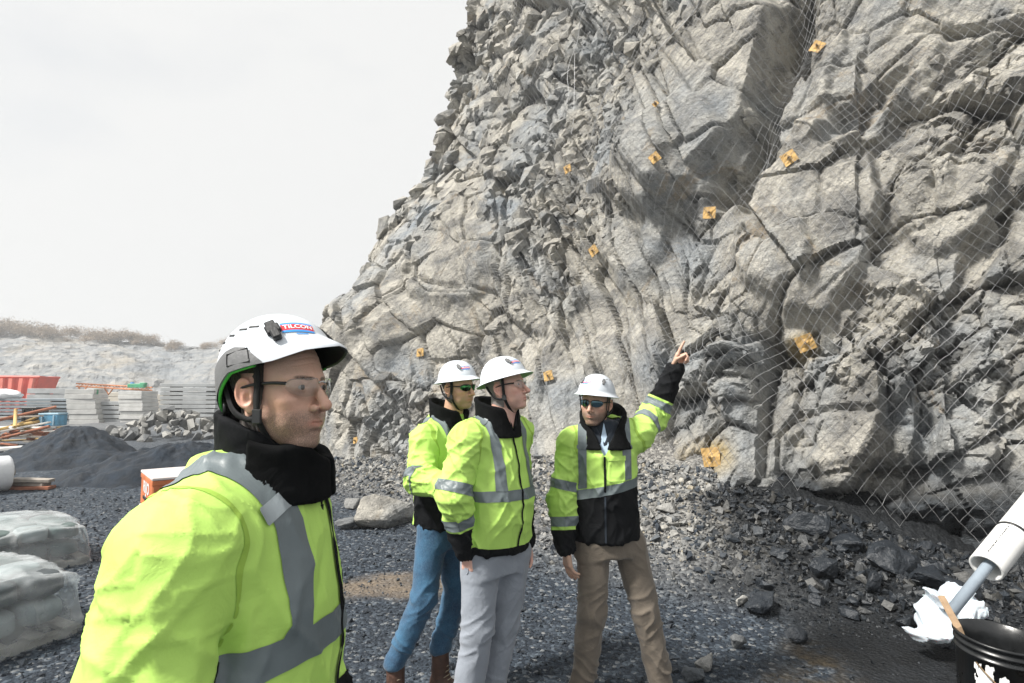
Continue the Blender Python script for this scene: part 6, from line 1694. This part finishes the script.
stack('low dark grey stack between the two pale block stacks', 103, 128, 401, 31.5, 5, M_CONC, 0.0, 1.2, 'panel', 0.1, 0.05)
stack('wide cream slab stack carrying the middle of the orange boom', 104, 134, 392, 35.0, 6, plain('cream_slab', (0.56, 0.52, 0.45), 0.9, 0.1, 2, 0.01, 'world'), 0.0, 1.2, 'slab', 0, 0.03)
stack('tall pale block stack under the right end of the orange boom', 127, 152, 391, 30.5, 8, M_CONL, -0.08, 1.2, 'block', 0.2, 0.018)
stack('small stack of cream slabs left of the tall grey panel stack', 150, 168, 394, 34.5, 4, plain('weathered_cream_slab', (0.48, 0.45, 0.40), 0.9, 0.1, 2, 0.01, 'world'), 0.05, 1.1, 'slab')
stack('tall wide grey panel stack beside the front man\'s helmet', 166, 222, 383, 33.5, 9, M_CONC, 0.0, 1.3, 'panel', 0, 0.055)
# orange boom lying on the stacks
M_ORB = plain('rusty_orange_steel', (0.52, 0.20, 0.085), 0.7, 0.3, 3, 0.005, 'world'); M_GRN = plain('green_machine_paint', (0.06, 0.30, 0.16), 0.5, 0.15, 3); M_BLUP = plain('bright_blue_paint', (0.04, 0.22, 0.55), 0.5, 0.15, 3)
b0, b1 = at(78, 383.5, 31.0), at(151, 387.5, 31.0)
boom = thing('drill_boom', 'long rusty orange and green steel boom lying across the block stacks', 'boom', tuple(b0))
ax_ = (b1 - b0); Lb = np.linalg.norm(ax_)
for dz in (0.0, -0.16):
    for dy in (-0.12, 0.12): part('chord', *tube([b0 + np.array([0, dy, dz]), b1 + np.array([0, dy, dz])], 0.035, 6), M_ORB, boom)
br_ = []
for k in range(16):
    f0, f1 = k / 16, (k + 1) / 16; q0, q1 = b0 + ax_ * f0, b0 + ax_ * f1; s_ = 0 if k % 2 else -0.16
    for dy in (-0.12, 0.12): br_.append(tube([q0 + np.array([0, dy, s_]), q1 + np.array([0, dy, -0.16 - s_])], 0.018, 5))
tag(part('lacing', *join_arrays(br_), M_ORB, boom), kind='stuff')
for f in (0.06, 0.42):
    q = b0 + ax_ * f; part('bracket', *tube([q + np.array([-0.15, -0.1, -0.14]), q + np.array([0.1, -0.1, -0.5]), q + np.array([0.35, -0.1, -0.14])], 0.04, 5), M_ORB, boom)
q = b0 + ax_ * 0.84; V, F = join_arrays([box(q + np.array([0.0, -0.18, 0.06]), (0.9, 0.3, 0.22), None, 0.03), box(q + np.array([0.35, -0.2, 0.16]), (0.3, 0.25, 0.14), None, 0.03)]); part('motor', V, F, M_GRN, boom, False)
q = b0 + ax_ * 0.28; V, F = box(q + np.array([0, -0.25, -0.42]), (0.3, 0.25, 0.36), None, 0.04); part('hose_box', V, F, M_GRN, boom, False)
q = b0 + ax_ * 0.76; V, F = lathe([(0.0, 0.2), (0.08, 0.2), (0.1, 0.15), (0.1, 0.02), (0.05, 0.0)], 10, q + np.array([0, -0.1, 0.03])); part('cap', V, F, M_BLUP, boom)

# heaps of fines
M_FINES = plain('dark_blue_grey_fines', (0.013, 0.020, 0.030), 0.9, 0.45, 5, 0.05, 'world')
def heap(label, ctr, rx, ry, h, yaw, seed, mat, name='gravel_heap', pw=1.0):
    n = 90; r = np.linspace(0, 1.15, n); a = np.linspace(0, 2 * np.pi, 120, endpoint=False)
    A, RR = np.meshgrid(a, r, indexing='ij')
    x, y = RR * np.cos(A) * rx, RR * np.sin(A) * ry
    w = fbm(p3(x * 0.9, y * 0.9), 3, seed); rad = np.clip(RR * (1 + 0.22 * w), 0, 2)
    z = h * np.clip(1 - rad ** pw, -0.2, 1) ** 1.0
    z = np.where(rad < 0.16, z - h * 0.25 * (0.16 - rad) ** 2 / 0.16 * 3, z) + 0.12 * fbm(p3(A * 3.0, RR * 3.2), 4, seed + 2) * sstep(0.05, 0.3, RR) + 0.07 * fbm(p3(x * 3, y * 3), 4, seed + 6) + 0.03 * fbm(p3(x * 12, y * 12), 3, seed + 4)
    P = np.stack([x, y, z], -1) @ rotz(yaw).T
    wx, wy = ctr[0] + P[..., 0], ctr[1] + P[..., 1]
    base = gz(ctr[0], ctr[1])
    o = obj(name, mesh_from(name, P.reshape(-1, 3), grid_faces(120, n, True), True), mat, None, (ctr[0], ctr[1], base - 0.05))
    return tag(o, label, 'heap')
heap('cone of dark blue grey fines in front of the block stacks', at(78, 440, 14.0), 2.0, 1.7, 1.12, 0.3, 401, M_FINES, pw=0.9)
heap('long low ridge of dark fines left of the front man\'s helmet', at(178, 455, 11.8), 2.3, 1.1, 0.78, 0.45, 411, M_FINES, pw=1.2)
heap('small dark spill of fines below the cone', at(118, 470, 11.2), 1.3, 0.8, 0.30, 0.2, 421, M_FINES, pw=1.2)
M_PALER = M_ROCK
hp_ = at(176, 430, 21.0); rub = thing('rubble_heap', 'heap of pale broken rock behind the dark ridge of fines', 'heap', (hp_[0], hp_[1], gz(hp_[0], hp_[1])))
rg = np.random.RandomState(8); PH = {}
for k in range(150):
    a, d = rg.uniform(0, 2 * math.pi), math.sqrt(rg.rand()); x, y = hp_[0] + math.cos(a) * d * 2.6, hp_[1] + math.sin(a) * d * 1.6
    zc = gz(hp_[0], hp_[1]) + 1.0 * (1 - d) + rg.uniform(-0.1, 0.08); s_ = rg.uniform(0.12, 0.33)
    h = rg.randint(0, 6)
    if h not in PH:
        hv, hf = hull(500 + h, 11, (1, 0.8, 0.65)); me = mesh_from('stone', hv, hf, False); attr(me, 'rnd', np.full(len(hv), 0.62 + 0.06 * h)); attr(me, 'wet', np.zeros(len(hv))); me.materials.append(M_STONE); PH[h] = me
    o = obj('stone', PH[h], None, rub, (x - rub.location.x, y - rub.location.y, zc - rub.location.z)); o.scale = (s_,) * 3; o.rotation_euler = (rg.uniform(0, 6), rg.uniform(0, 6), rg.uniform(0, 6))

# scrap pile: planks, pipes, rusty lumps
M_WOODG = plain('grey_weathered_wood', (0.30, 0.27, 0.235), 0.9, 0.25, 8, 0.006); M_WOODY = plain('yellow_pine_board', (0.50, 0.34, 0.13), 0.8, 0.2, 8, 0.004); M_RUSTY = plain('rusty_iron', (0.26, 0.10, 0.055), 0.85, 0.35, 8, 0.01); M_WHITEB = plain('dirty_white_board', (0.62, 0.61, 0.58), 0.7, 0.12, 4)
sp_c = at(14, 440, 17.0); spz = gz(sp_c[0], sp_c[1])
scrap = thing('scrap_pile', 'pile of mixed boards, pipes and rusty scrap at the left edge', 'scrap pile', (sp_c[0], sp_c[1], spz))
rg = np.random.RandomState(21)
for k in range(46):
    d = rg.uniform(0, 1) ** 0.7; a = rg.uniform(0, 2 * math.pi); x, y = sp_c[0] + math.cos(a) * d * 1.9, sp_c[1] + math.sin(a) * d * 1.0
    z = spz + 0.10 + 0.95 * (1 - d) * rg.uniform(0.7, 1.05); yaw = rg.normal(0.0, 0.5); pit = rg.normal(0, 0.16); Rm = rotz(yaw) @ roty(pit)
    t = k % 5
    if t in (0, 1):
        V, F = box((0, 0, 0), (rg.uniform(0.8, 1.9), 0.16, 0.045), Rm, 0.006); part('board', V + np.array([x, y, z]), F, [M_WOODG, M_WOODY, M_WHITEB][rg.randint(0, 3)], scrap, False)
    elif t == 2:
        e = Rm @ np.array([rg.uniform(0.5, 1.1), 0, 0]); part('pipe', *tube([np.array([x, y, z]) - e, np.array([x, y, z]) + e], 0.045, 8), [M_WOODY, M_RUSTY, M_WHITEB][rg.randint(0, 3)], scrap)
    elif t == 3:
        hv, hf = HULLS[rg.randint(0, 12)]; part('scrap_lump', hv * rg.uniform(0.14, 0.26) + np.array([x, y, z - 0.1]), hf, M_RUSTY if rg.rand() < 0.6 else M_CONL, scrap, False)
    else:
        V, F = box((0, 0, 0), (rg.uniform(0.3, 0.6), 0.3, 0.2), Rm, 0.02); part('offcut', V + np.array([x, y, z - 0.05]), F, [M_WHITEB, M_CONC, M_RUSTY][rg.randint(0, 3)], scrap, False)
V, F = box((0, 0, 0), (3.2, 0.35, 0.10), rotz(0.12) @ roty(-0.06), 0.02); q = at(8, 451, 15.4); part('long_board', V + np.array([q[0], q[1], gz(q[0], q[1]) + 0.16]), F, M_WHITEB, scrap, False)
def crate(name, label, cat, px, py, Y, s, yaw, mat, lid=None):
    p = at(px, py, Y); o = thing(name, label, cat, tuple(p)); V, F = box((0, 0, 0), s, rotz(yaw), 0.02)
    part('body', V + p, F, mat, o, False)
    V, F = box((0, 0, s[2] / 2 + 0.02), (s[0] * 1.04, s[1] * 1.04, 0.05), None, 0.01); part('lid', V @ rotz(yaw).T + p, F, lid or mat, o, False)
    for sx in (-1, 1):
        V, F = box((sx * s[0] * 0.3, -s[1] / 2 - 0.015, 0), (0.04, 0.03, s[2] * 0.9), None, 0.005); part('strap', V @ rotz(yaw).T + p, F, lid or mat, o, False)
    return o
crate('tool_box', 'bright blue box on the right side of the scrap pile', 'box', 53, 420, 17.6, (0.55, 0.45, 0.34), 0.1, plain('faded_blue_paint', (0.09, 0.27, 0.42), 0.7, 0.3, 6, 0.004), plain('pale_blue_lid', (0.30, 0.46, 0.56), 0.6, 0.15, 5))
crate('crate', 'black box between the scrap boards and the blue box', 'box', 35, 417, 17.9, (0.46, 0.5, 0.52), 0.0, M_BPLAST)
crate('crate', 'rusty brown low box in front of the blue box', 'box', 40, 437, 17.0, (0.5, 0.4, 0.22), 0.2, M_RUSTY)
# white tarpaulin bundle on the sheets
def blob(name, label, cat, ctr, r, seed, mat, amp=0.25, group=None, z0=None):
    bm = bmesh.new(); bmesh.ops.create_icosphere(bm, subdivisions=4, radius=1.0)
    V = np.array([v.co[:] for v in bm.verts]); F = np.array([[v.index for v in f.verts] for f in bm.faces]); bm.free()
    n = fbm(V * 1.7, 4, seed); rid = 1 - np.abs(vnoise(V * 4.2 + n[:, None], seed + 3))
    V = V * (1 + amp * n + amp * 0.4 * rid)[:, None] * np.asarray(r)
    if z0 is not None: V[:, 2] = np.maximum(V[:, 2], z0 - ctr[2])
    return tag(obj(name, mesh_from(name, V, F), mat, None, tuple(ctr)), label, cat, group)
M_PLW = plain('white_plastic_sheet', (0.74, 0.76, 0.78), 0.4, 0.06, 6, 0.01)
blob('tarpaulin', 'white crumpled tarpaulin in front of the red skip', 'tarpaulin', at(2, 395, 32.8) + np.array([0, 0, 0.0]), (1.1, 0.5, 0.34), 33, M_PLW)
# plank stack and white roll
pk_ = at(30, 484, 10.3); pz = gz(pk_[0], pk_[1])
for k, (dx, dy, dz, l, yw_, lab) in enumerate([(0, 0, 0.03, 0.75, 0.1, 'lowest dark plank of the little pile beside the white roll'), (-0.10, 0.08, 0.09, 0.7, -0.05, 'grey plank second from the bottom of the little pile by the white roll'), (0.02, 0.02, 0.16, 0.62, 0.2, 'pale topmost plank of the little pile beside the white roll'), (-0.28, 0.45, 0.05, 0.6, 0.0, 'short plank lying just behind the little plank pile')]):
    V, F = box((0, 0, 0), (l, 0.2, 0.055), rotz(yw_) @ roty(0.03 * k), 0.006)
    tag(obj('plank', mesh_from('plank', V, F, False), [M_RUSTY, M_WOODG, M_WOODG, M_WOODG][k], None, (pk_[0] + dx, pk_[1] + dy, pz + dz)), lab, 'plank', 'planks beside the white roll')
rl = at(-27, 473, 9.8); rl[2] = gz(rl[0], rl[1]) + 0.30
roll = thing('sheet_roll', 'white roll of sheeting standing on edge at the left border', 'roll', (rl[0], rl[1], rl[2] - 0.30))
V, F = lathe([(0.0, -0.50), (0.06, -0.5), (0.27, -0.49), (0.305, -0.45), (0.31, 0.0), (0.305, 0.45), (0.27, 0.49), (0.06, 0.5), (0.0, 0.5)], 30, (0, 0, 0), rotz(0.9) @ roty(math.pi / 2))
V = V * (1 + 0.03 * fbm(V * 5, 3, 4)[:, None]); part('wrap', V + rl, F, M_PLW, roll)
ex_ = rotz(0.9) @ np.array([1.0, 0, 0]); part('core', *tube([rl - ex_ * 0.55, rl + ex_ * 0.55], 0.05, 10), M_WOODG, roll)

# ================================================================== orange crates
M_ORC = plain('orange_red_crate_paint', (0.52, 0.155, 0.055), 0.6, 0.3, 5, 0.003); M_LID = plain('pale_pink_white_lid', (0.58, 0.53, 0.51), 0.6, 0.15, 4)
kc = at(153, 478, 6.3); d1, d2 = np.array([-0.64, 0.77, 0]), np.array([0.77, 0.64, 0]); l1, l2 = 0.86, 0.95
kz = gz(-4.0, 6.8)
top_z = kc[2]; hh_ = (top_z - kz) / 2
cyaw = math.atan2(d2[1], d2[0])
for k, lab in enumerate(('lower orange red crate with white lettering, under its twin', 'upper orange red crate with pale lid behind the front man\'s shoulder')):
    zb = kz + hh_ * k; ctr = np.array([kc[0], kc[1], 0]) + d1 * l1 / 2 + d2 * l2 / 2; ctr[2] = zb
    o = thing('crate', lab, 'crate', tuple(ctr), 'orange crates stacked in pair')
    RC = rotz(cyaw)
    V, F = box((0, 0, hh_ * 0.46), (l2, l1, hh_ * 0.90), None, 0.012); part('body', V @ RC.T + ctr, F, M_ORC, o, False)
    V, F = box((0, 0, hh_ * 0.955), (l2 + 0.02, l1 + 0.02, hh_ * 0.08), None, 0.008); part('lid', V @ RC.T + ctr, F, M_LID if k else M_LID, o, False)
    V, F = box((0, 0, hh_ * 0.84), (l2 + 0.015, l1 + 0.015, 0.05), None, 0.004); part('rim', V @ RC.T + ctr, F, M_ORC, o, False)
    # lettered face looks towards the camera's left: local -x side
    V, F = box((-l2 / 2 - 0.008, 0.02, hh_ * 0.30), (0.016, 0.24, 0.035), None, 0.004); part('handle_slot', V @ RC.T + ctr, F, M_BPLAST, o, False)
    V, F = box((0.05, -l1 / 2 - 0.008, hh_ * 0.55), (0.3, 0.016, 0.03), None, 0.004); part('latch', V @ RC.T + ctr, F, M_BPLAST, o, False)
    tv, tf = text_flat('RIJO', 0.24, 0.006)
    T3 = np.stack([np.full(len(tv), -l2 / 2 - 0.004), -tv[:, 0] * 0.95, tv[:, 1] * 0.75 + hh_ * 0.58], -1); part('lettering', T3 @ RC.T + ctr, tf, M_WHITE, o, False)

# ================================================================== pallets wrapped in clear plastic
def mat_wrap():
    t = NT('clear_wrinkled_plastic'); v = t.pos(space='obj')
    n = t.noise(v, 2.6, 3, 0.5, 1.0); f = t.noise(t.pos((1, 1, 2.6), (0.3, 0.2, 0.5), 'obj'), 7, 3, 0.5, 2.0)
    tr = t.n('ShaderNodeBsdfTransparent'); t.set(tr.inputs[0], (0.84, 0.88, 0.89))
    lw = t.n('ShaderNodeLayerWeight'); lw.inputs[0].default_value = 0.35
    mx = t.n('ShaderNodeMixShader'); t.set(mx.inputs[0], t.math('ADD', t.rng(n, 0.35, 0.65, 0.05, 0.27), t.math('MULTIPLY', lw.outputs['Facing'], 0.3)))
    t.fin((0.78, 0.81, 0.82), t.rng(f, 0.3, 0.7, 0.10, 0.2), t.bump(t.math('ADD', f, n), 0.2, 0.02), Specular_IOR_Level=0.8)
    t.t.links.new(tr.outputs[0], mx.inputs[1]); t.t.links.new(t.b.outputs[0], mx.inputs[2]); t.t.links.new(mx.outputs[0], t.out.inputs['Surface'])
    return t.m
M_WRAP = mat_wrap()
M_BAGS = [plain('grey_green_sacks', (0.085, 0.115, 0.11), 0.8, 0.3, 6, 0.01), plain('dark_sacks', (0.05, 0.06, 0.065), 0.8, 0.3, 6, 0.01), plain('pale_sacks', (0.26, 0.29, 0.29), 0.8, 0.2, 6, 0.01)]
def wrapped_pallet(label, A, e1, l1, e2, l2, h, seed):
    e1 = np.array([*e1, 0.0]); e1 /= np.linalg.norm(e1); e2 = np.array([*e2, 0.0]); e2 /= np.linalg.norm(e2)
    A = np.array([A[0], A[1], 0.0]); c = A + e1 * l1 / 2 + e2 * l2 / 2; z0 = gz(c[0], c[1]); c[2] = z0
    o = thing('wrapped_pallet', label, 'pallet', tuple(c), 'pallets wrapped in plastic at the left')
    r = np.random.RandomState(seed)
    Rm = np.stack([e2, -e1, np.array([0, 0, 1.0])], 1)
    if np.linalg.det(Rm) < 0: Rm = np.stack([e2, e1, np.array([0, 0, 1.0])], 1)
    for k in range(5):
        V, F = box((0, (k / 4 - 0.5) * (l1 - 0.12), 0.05), (l2 * 0.97, 0.1, 0.03), None, 0.003); part('deck_board', V @ Rm.T + c, F, M_WOODG, o, False)
    for k in range(3):
        V, F = box(((k / 2 - 0.5) * (l2 - 0.15), 0, 0.02), (0.09, l1 * 0.95, 0.05), None, 0.003); part('skid', V @ Rm.T + c, F, M_WOODG, o, False)
    nx, ny = 4, 3
    for kz_ in range(2):
        for i in range(nx):
            for j in range(ny):
                x, y = (i + 0.5 - nx / 2) * l2 * 0.86 / nx, (j + 0.5 - ny / 2) * l1 * 0.86 / ny
                hz = (h - 0.10) / 2
                bm = bmesh.new(); bmesh.ops.create_icosphere(bm, subdivisions=3, radius=1.0)
                V = np.array([v.co[:] for v in bm.verts]); F = np.array([[v.index for v in f.verts] for f in bm.faces]); bm.free()
                V = np.sign(V) * np.abs(V) ** 0.6 * np.array([l2 / nx * 0.43, l1 / ny * 0.43, hz * 0.42]) * (1 + 0.12 * fbm(V * 2 + k, 3, seed + i * 7 + j)[:, None])
                part('sack', (V + np.array([x, y, 0.09 + hz * (kz_ + 0.45) + r.uniform(-0.015, 0.015)])) @ Rm.T + c, F, M_BAGS[r.randint(0, 3)], o)
    # sheet: rounded box with draped wrinkles, corners pinched
    def f(p):
        q = (p - c.astype(np.float32)) @ Rm.astype(np.float32)
        b = np.array([l2 / 2, l1 / 2, h / 2]); sag = 0.05 * (np.abs(q[:, 0] / b[0]) ** 2 + np.abs(q[:, 1] / b[1]) ** 2)
        w = np.clip((q[:, 2]) / h, 0, 1)
        g = np.stack([np.abs(q[:, 0]) * (1 + 0.10 * w ** 2), np.abs(q[:, 1]) * (1 + 0.10 * w ** 2), np.abs(q[:, 2] + sag - h / 2)], -1) - (b - 0.028)
        return np.linalg.norm(np.maximum(g, 0), axis=1) + np.minimum(g.max(1), 0) - 0.028
    ext = np.array([0.5 * (abs(Rm[0, 0]) * l2 + abs(Rm[0, 1]) * l1) + 0.12, 0.5 * (abs(Rm[1, 0]) * l2 + abs(Rm[1, 1]) * l1) + 0.12, 0])
    V, F, N = nets(f, c - ext - np.array([0, 0, 0.12]), c + ext + np.array([0, 0, h + 0.12]), 0.018)
    q = (V - c) @ Rm; wv = fbm(V * 4, 3, seed)[:, None] * 0.16
    rid = lambda P, s_: (1 - np.abs(vnoise(P, s_))) ** 3
    d = 0.030 * rid((q + wv * 0.5) @ np.array([[0.8, 0, 0.6], [0, 1, 0], [-0.6, 0, 0.8]]) * np.array([9, 3, 1.3]), seed + 1) + 0.018 * rid((q + wv * 0.5) @ np.array([[0.8, 0, -0.6], [0, 1, 0], [0.6, 0, 0.8]]) * np.array([14, 4, 2]), seed + 2) + 0.016 * fbm(q * 2.2, 2, seed + 3) - 0.012
    d = d * np.where(N[:, 2] > 0.6, 0.6, 1.0)
    V = V + N * d[:, None]; V[:, 2] = np.maximum(V[:, 2], z0 - 0.03)
    part('plastic_sheet', V, F, M_WRAP, o)
wrapped_pallet('nearest plastic wrapped pallet of sacks at the lower left', (-3.10, 4.28), (-0.45, -0.89), 0.95, (-0.89, 0.45), 1.35, 0.50, 61)
wrapped_pallet('second plastic wrapped pallet, behind the nearest one at the left edge', (-4.28, 5.95), (-0.6, -0.8), 0.9, (-0.8, 0.6), 1.35, 0.44, 71)

# ================================================================== bucket, tube and bag at the right
bk_c = at(990, 632, 2.72); bk_top = bk_c[2]; bz = gz(bk_c[0], bk_c[1]); Hb = bk_top - bz
RB = rotx(R(3)) @ roty(R(2)); bo = np.array([bk_c[0], bk_c[1], bz])
M_BUCK = plain('black_bucket_plastic', (0.010, 0.011, 0.012), 0.32, 0.3, 12, 0.002)
buck = thing('bucket', 'black plastic bucket with torn white labels at the lower right', 'bucket', tuple(bo))
r1, r0 = 0.168, 0.142
rw = lambda z: r0 + (r1 - r0) * z / Hb
pro = [(0.0, 0.004), (r0 * 0.96, 0.0), (r0, 0.012), (rw(Hb - 0.078), Hb - 0.078), (r1 + 0.004, Hb - 0.076), (r1 + 0.004, Hb - 0.068), (r1 - 0.003, Hb - 0.066), (r1 - 0.002, Hb - 0.046), (r1 + 0.006, Hb - 0.044), (r1 + 0.006, Hb - 0.036), (r1 - 0.001, Hb - 0.034), (r1 + 0.001, Hb - 0.014), (r1 + 0.010, Hb - 0.012), (r1 + 0.010, Hb - 0.003), (r1 + 0.004, Hb), (r1 - 0.004, Hb - 0.004), (r1 - 0.010, Hb - 0.08), (r0 - 0.006, 0.03), (0.0, 0.028)]
V, F = lathe(pro, 56); part('shell', V @ RB.T + bo, F, M_BUCK, buck)
M_LAB = plain('torn_white_label', (0.70, 0.71, 0.71), 0.6, 0.12, 25, 0.002)
def label_patch(a0, a1, z0, z1, seed):
    a = np.linspace(a0, a1, 30); z = np.linspace(z0, z1, 40); A, Z = np.meshgrid(a, z, indexing='ij')
    rr = r0 + (r1 - r0) * Z / Hb + 0.0022; V = np.stack([rr * np.cos(A), rr * np.sin(A), Z], -1).reshape(-1, 3); F = grid_faces(30, 40)
    u, v = (A.ravel() - a0) / (a1 - a0), (Z.ravel() - z0) / (z1 - z0)
    f = np.minimum.reduce([u, 1 - u, v, 1 - v]) - 0.10 + 0.22 * fbm(p3(A.ravel() * 14, Z.ravel() * 55), 3, seed)
    v2, f2, _ = clip(V, F, f); part('label', v2 @ RB.T + bo, f2, M_LAB, buck)
for a0, a1, z0, z1, sd in ((R(196), R(222), Hb - 0.36, Hb - 0.086, 3), (R(226), R(239), Hb - 0.24, Hb - 0.115, 4), (R(243), R(258), Hb - 0.34, Hb - 0.155, 6)): label_patch(a0, a1, z0, z1, sd)
V, F = tube(spline([RB @ np.array([r1 * math.cos(a), r1 * math.sin(a), Hb * 0.86 - 0.12 * math.sin((a - R(200)) / R(140) * math.pi)]) * np.array([1.06, 1.06, 1]) + bo for a in np.linspace(R(200), R(340), 9)], 30), 0.003, 6); part('handle', V, F, M_BOLT, buck)
# dregs inside
V, F = lathe([(0.0, Hb * 0.42), (r1 - 0.03, Hb * 0.42)], 40); V[:, 2] += 0.02 * fbm(V * 22, 3, 8); part('grout_residue', V @ RB.T + bo, F, plain('wet_grey_grout', (0.06, 0.07, 0.075), 0.25, 0.4, 30, 0.004), buck)
# stirring stick
s0, s1 = at(941, 596, 2.84), at(958, 627, 2.76); s2 = bo + np.array([0.02, 0.0, 0.16])
V, F = ribbon(np.concatenate([np.linspace(s0, s1, 4), np.linspace(s1, s2, 4)[1:]]), np.repeat([[0.2, -1, 0.2]], 7, 0), 0.030, 0.012); tag(obj('stirring_stick', mesh_from('stirring_stick', V - s0, F, False), plain('bare_wood_stick', (0.42, 0.29, 0.18), 0.8, 0.2, 30, 0.003), None, tuple(s0)), 'bare wooden stick standing in the black bucket', 'stick')
# white tube with a thinner tube sliding out of it
t0, t1 = at(986, 568, 3.72), at(1100, 425, 4.4); ax_t = (t1 - t0) / np.linalg.norm(t1 - t0)
tu = thing('plastic_tube', 'white plastic tube leaning in from the right edge with thin inner tube', 'tube', tuple(t0))
M_PVC = plain('white_pvc', (0.72, 0.72, 0.70), 0.38, 0.06, 12, 0.001)
u_, v_, w_ = basis(ax_t); RT = np.stack([u_, v_, w_], 1); Lt = np.linalg.norm(t1 - t0)
V, F = lathe([(0.078, 0.3), (0.078, 0.004), (0.082, 0.0), (0.092, 0.0), (0.0935, 0.003), (0.0935, Lt), (0.078, Lt), (0.078, 0.3)], 36); part('outer_tube', V @ RT.T + t0, F, M_PVC, tu)
g0 = t0 - ax_t * 0.46; V, F = tube([g0, t0 + ax_t * 0.5], 0.032, 18); part('inner_tube', V, F, plain('grey_blue_pvc', (0.27, 0.32, 0.37), 0.4, 0.08, 12), tu)
V, F = lathe([(0.094, 0.36), (0.098, 0.36), (0.098, 0.378), (0.094, 0.378)], 36); part('black_band', V @ RT.T + t0, F, M_BPLAST, tu)
vd = np.array([0, 0, CAM_Z]) - t0; vd -= ax_t * np.dot(vd, ax_t); vd /= np.linalg.norm(vd); sd_ = np.cross(ax_t, vd)
pang = -0.45; nrm_ = vd * math.cos(pang) + sd_ * math.sin(pang) * (1 if (sd_[0] < 0) else -1) * -1
marks = []; r = np.random.RandomState(4)
pos_ = 0.05
while pos_ < 0.34:
    l = r.uniform(0.006, 0.016); c_ = t0 + ax_t * (pos_ + l / 2) + nrm_ * 0.0942
    V, F = ribbon(np.linspace(c_ - ax_t * l / 2, c_ + ax_t * l / 2, 2), np.repeat([nrm_], 2, 0), 0.007, 0.001); marks.append((V, F)); pos_ += l + r.uniform(0.003, 0.008)
tag(part('printed_line', *join_arrays(marks), M_BPLAST, tu, False), kind='stuff')
V, F = tube([t1, t1 + ax_t * 0.05], 0.1, 20); part('end_coupling', V, F, M_PVC, tu)
# crumpled white bag behind the bucket
bg = at(955, 611, 3.9)
M_BAG = plain('white_polythene_bag', (0.58, 0.64, 0.69), 0.3, 0.15, 14, 0.006, Subsurface_Weight=0.1)
rbg = np.random.RandomState(12)
BL = [(np.array(c_), Rr, np.array(r_)) for c_, Rr, r_ in zip([(-0.085, 0, 0.05), (-0.06, 0.02, -0.01), (0.0, 0.0, 0.01), (0.05, 0.02, 0.02), (0.10, 0.03, -0.01), (0.03, 0.05, 0.04), (-0.10, -0.01, -0.04), (0.08, 0.06, 0.03), (-0.03, -0.02, -0.04)], rand_rot(rbg, 9, 1.0), [(0.085, 0.06, 0.014), (0.09, 0.07, 0.014), (0.08, 0.075, 0.012), (0.085, 0.07, 0.014), (0.07, 0.06, 0.014), (0.09, 0.05, 0.012), (0.07, 0.05, 0.012), (0.06, 0.06, 0.012), (0.08, 0.05, 0.012)])]
def bag_f(p):
    q = (p - bg.astype(np.float32)) / 1.34
    q = q + (np.stack([vnoise(q * 11, 1), vnoise(q * 11 + 5, 2), vnoise(q * 11 + 9, 3)], -1) * 0.018).astype(np.float32)
    d = None
    for c_, Rr, r_ in BL:
        e = ell((q - c_.astype(np.float32)) @ Rr.astype(np.float32), (0, 0, 0), r_); d = e if d is None else smin(d, e, 0.016)
    d = smin(d, ell(q, (-0.02, 0.02, -0.07), (0.13, 0.10, 0.06)), 0.04)
    d = smin(d, ell(q, (-0.15, -0.02, -0.10), (0.10, 0.07, 0.02)), 0.02)
    return (d - 0.012 * (1 - np.abs(vnoise(q * 16 + 3, 9))) ** 3) * 1.34
V, F, N = nets(bag_f, bg - np.array([0.40, 0.28, 0.34]), bg + np.array([0.30, 0.28, 0.26]), 0.008)
V[:, 2] = np.maximum(V[:, 2], gz(bg[0], bg[1]) - 0.03)
tag(obj('plastic_bag', mesh_from('plastic_bag', V - bg, F), M_BAG, None, tuple(bg)), 'crumpled white plastic bag behind the black bucket', 'bag')

# ================================================================== thin haze over the quarry
def haze():
    V, F = box((0, 0, 11.5), (640, 640, 27)); me = mesh_from('haze', V, F, False)
    m = bpy.data.materials.new('quarry_air'); m.use_nodes = True; nt = m.node_tree; nt.nodes.clear()
    o = nt.nodes.new('ShaderNodeOutputMaterial'); v = nt.nodes.new('ShaderNodeVolumePrincipled')
    v.inputs['Color'].default_value = (0.90, 0.93, 0.96, 1); v.inputs['Density'].default_value = 0.0020; v.inputs['Anisotropy'].default_value = 0.2
    nt.links.new(v.outputs[0], o.inputs['Volume'])
    tag(obj('haze', me, m), 'thin pale haze in the quarry air', kind='stuff')
haze()
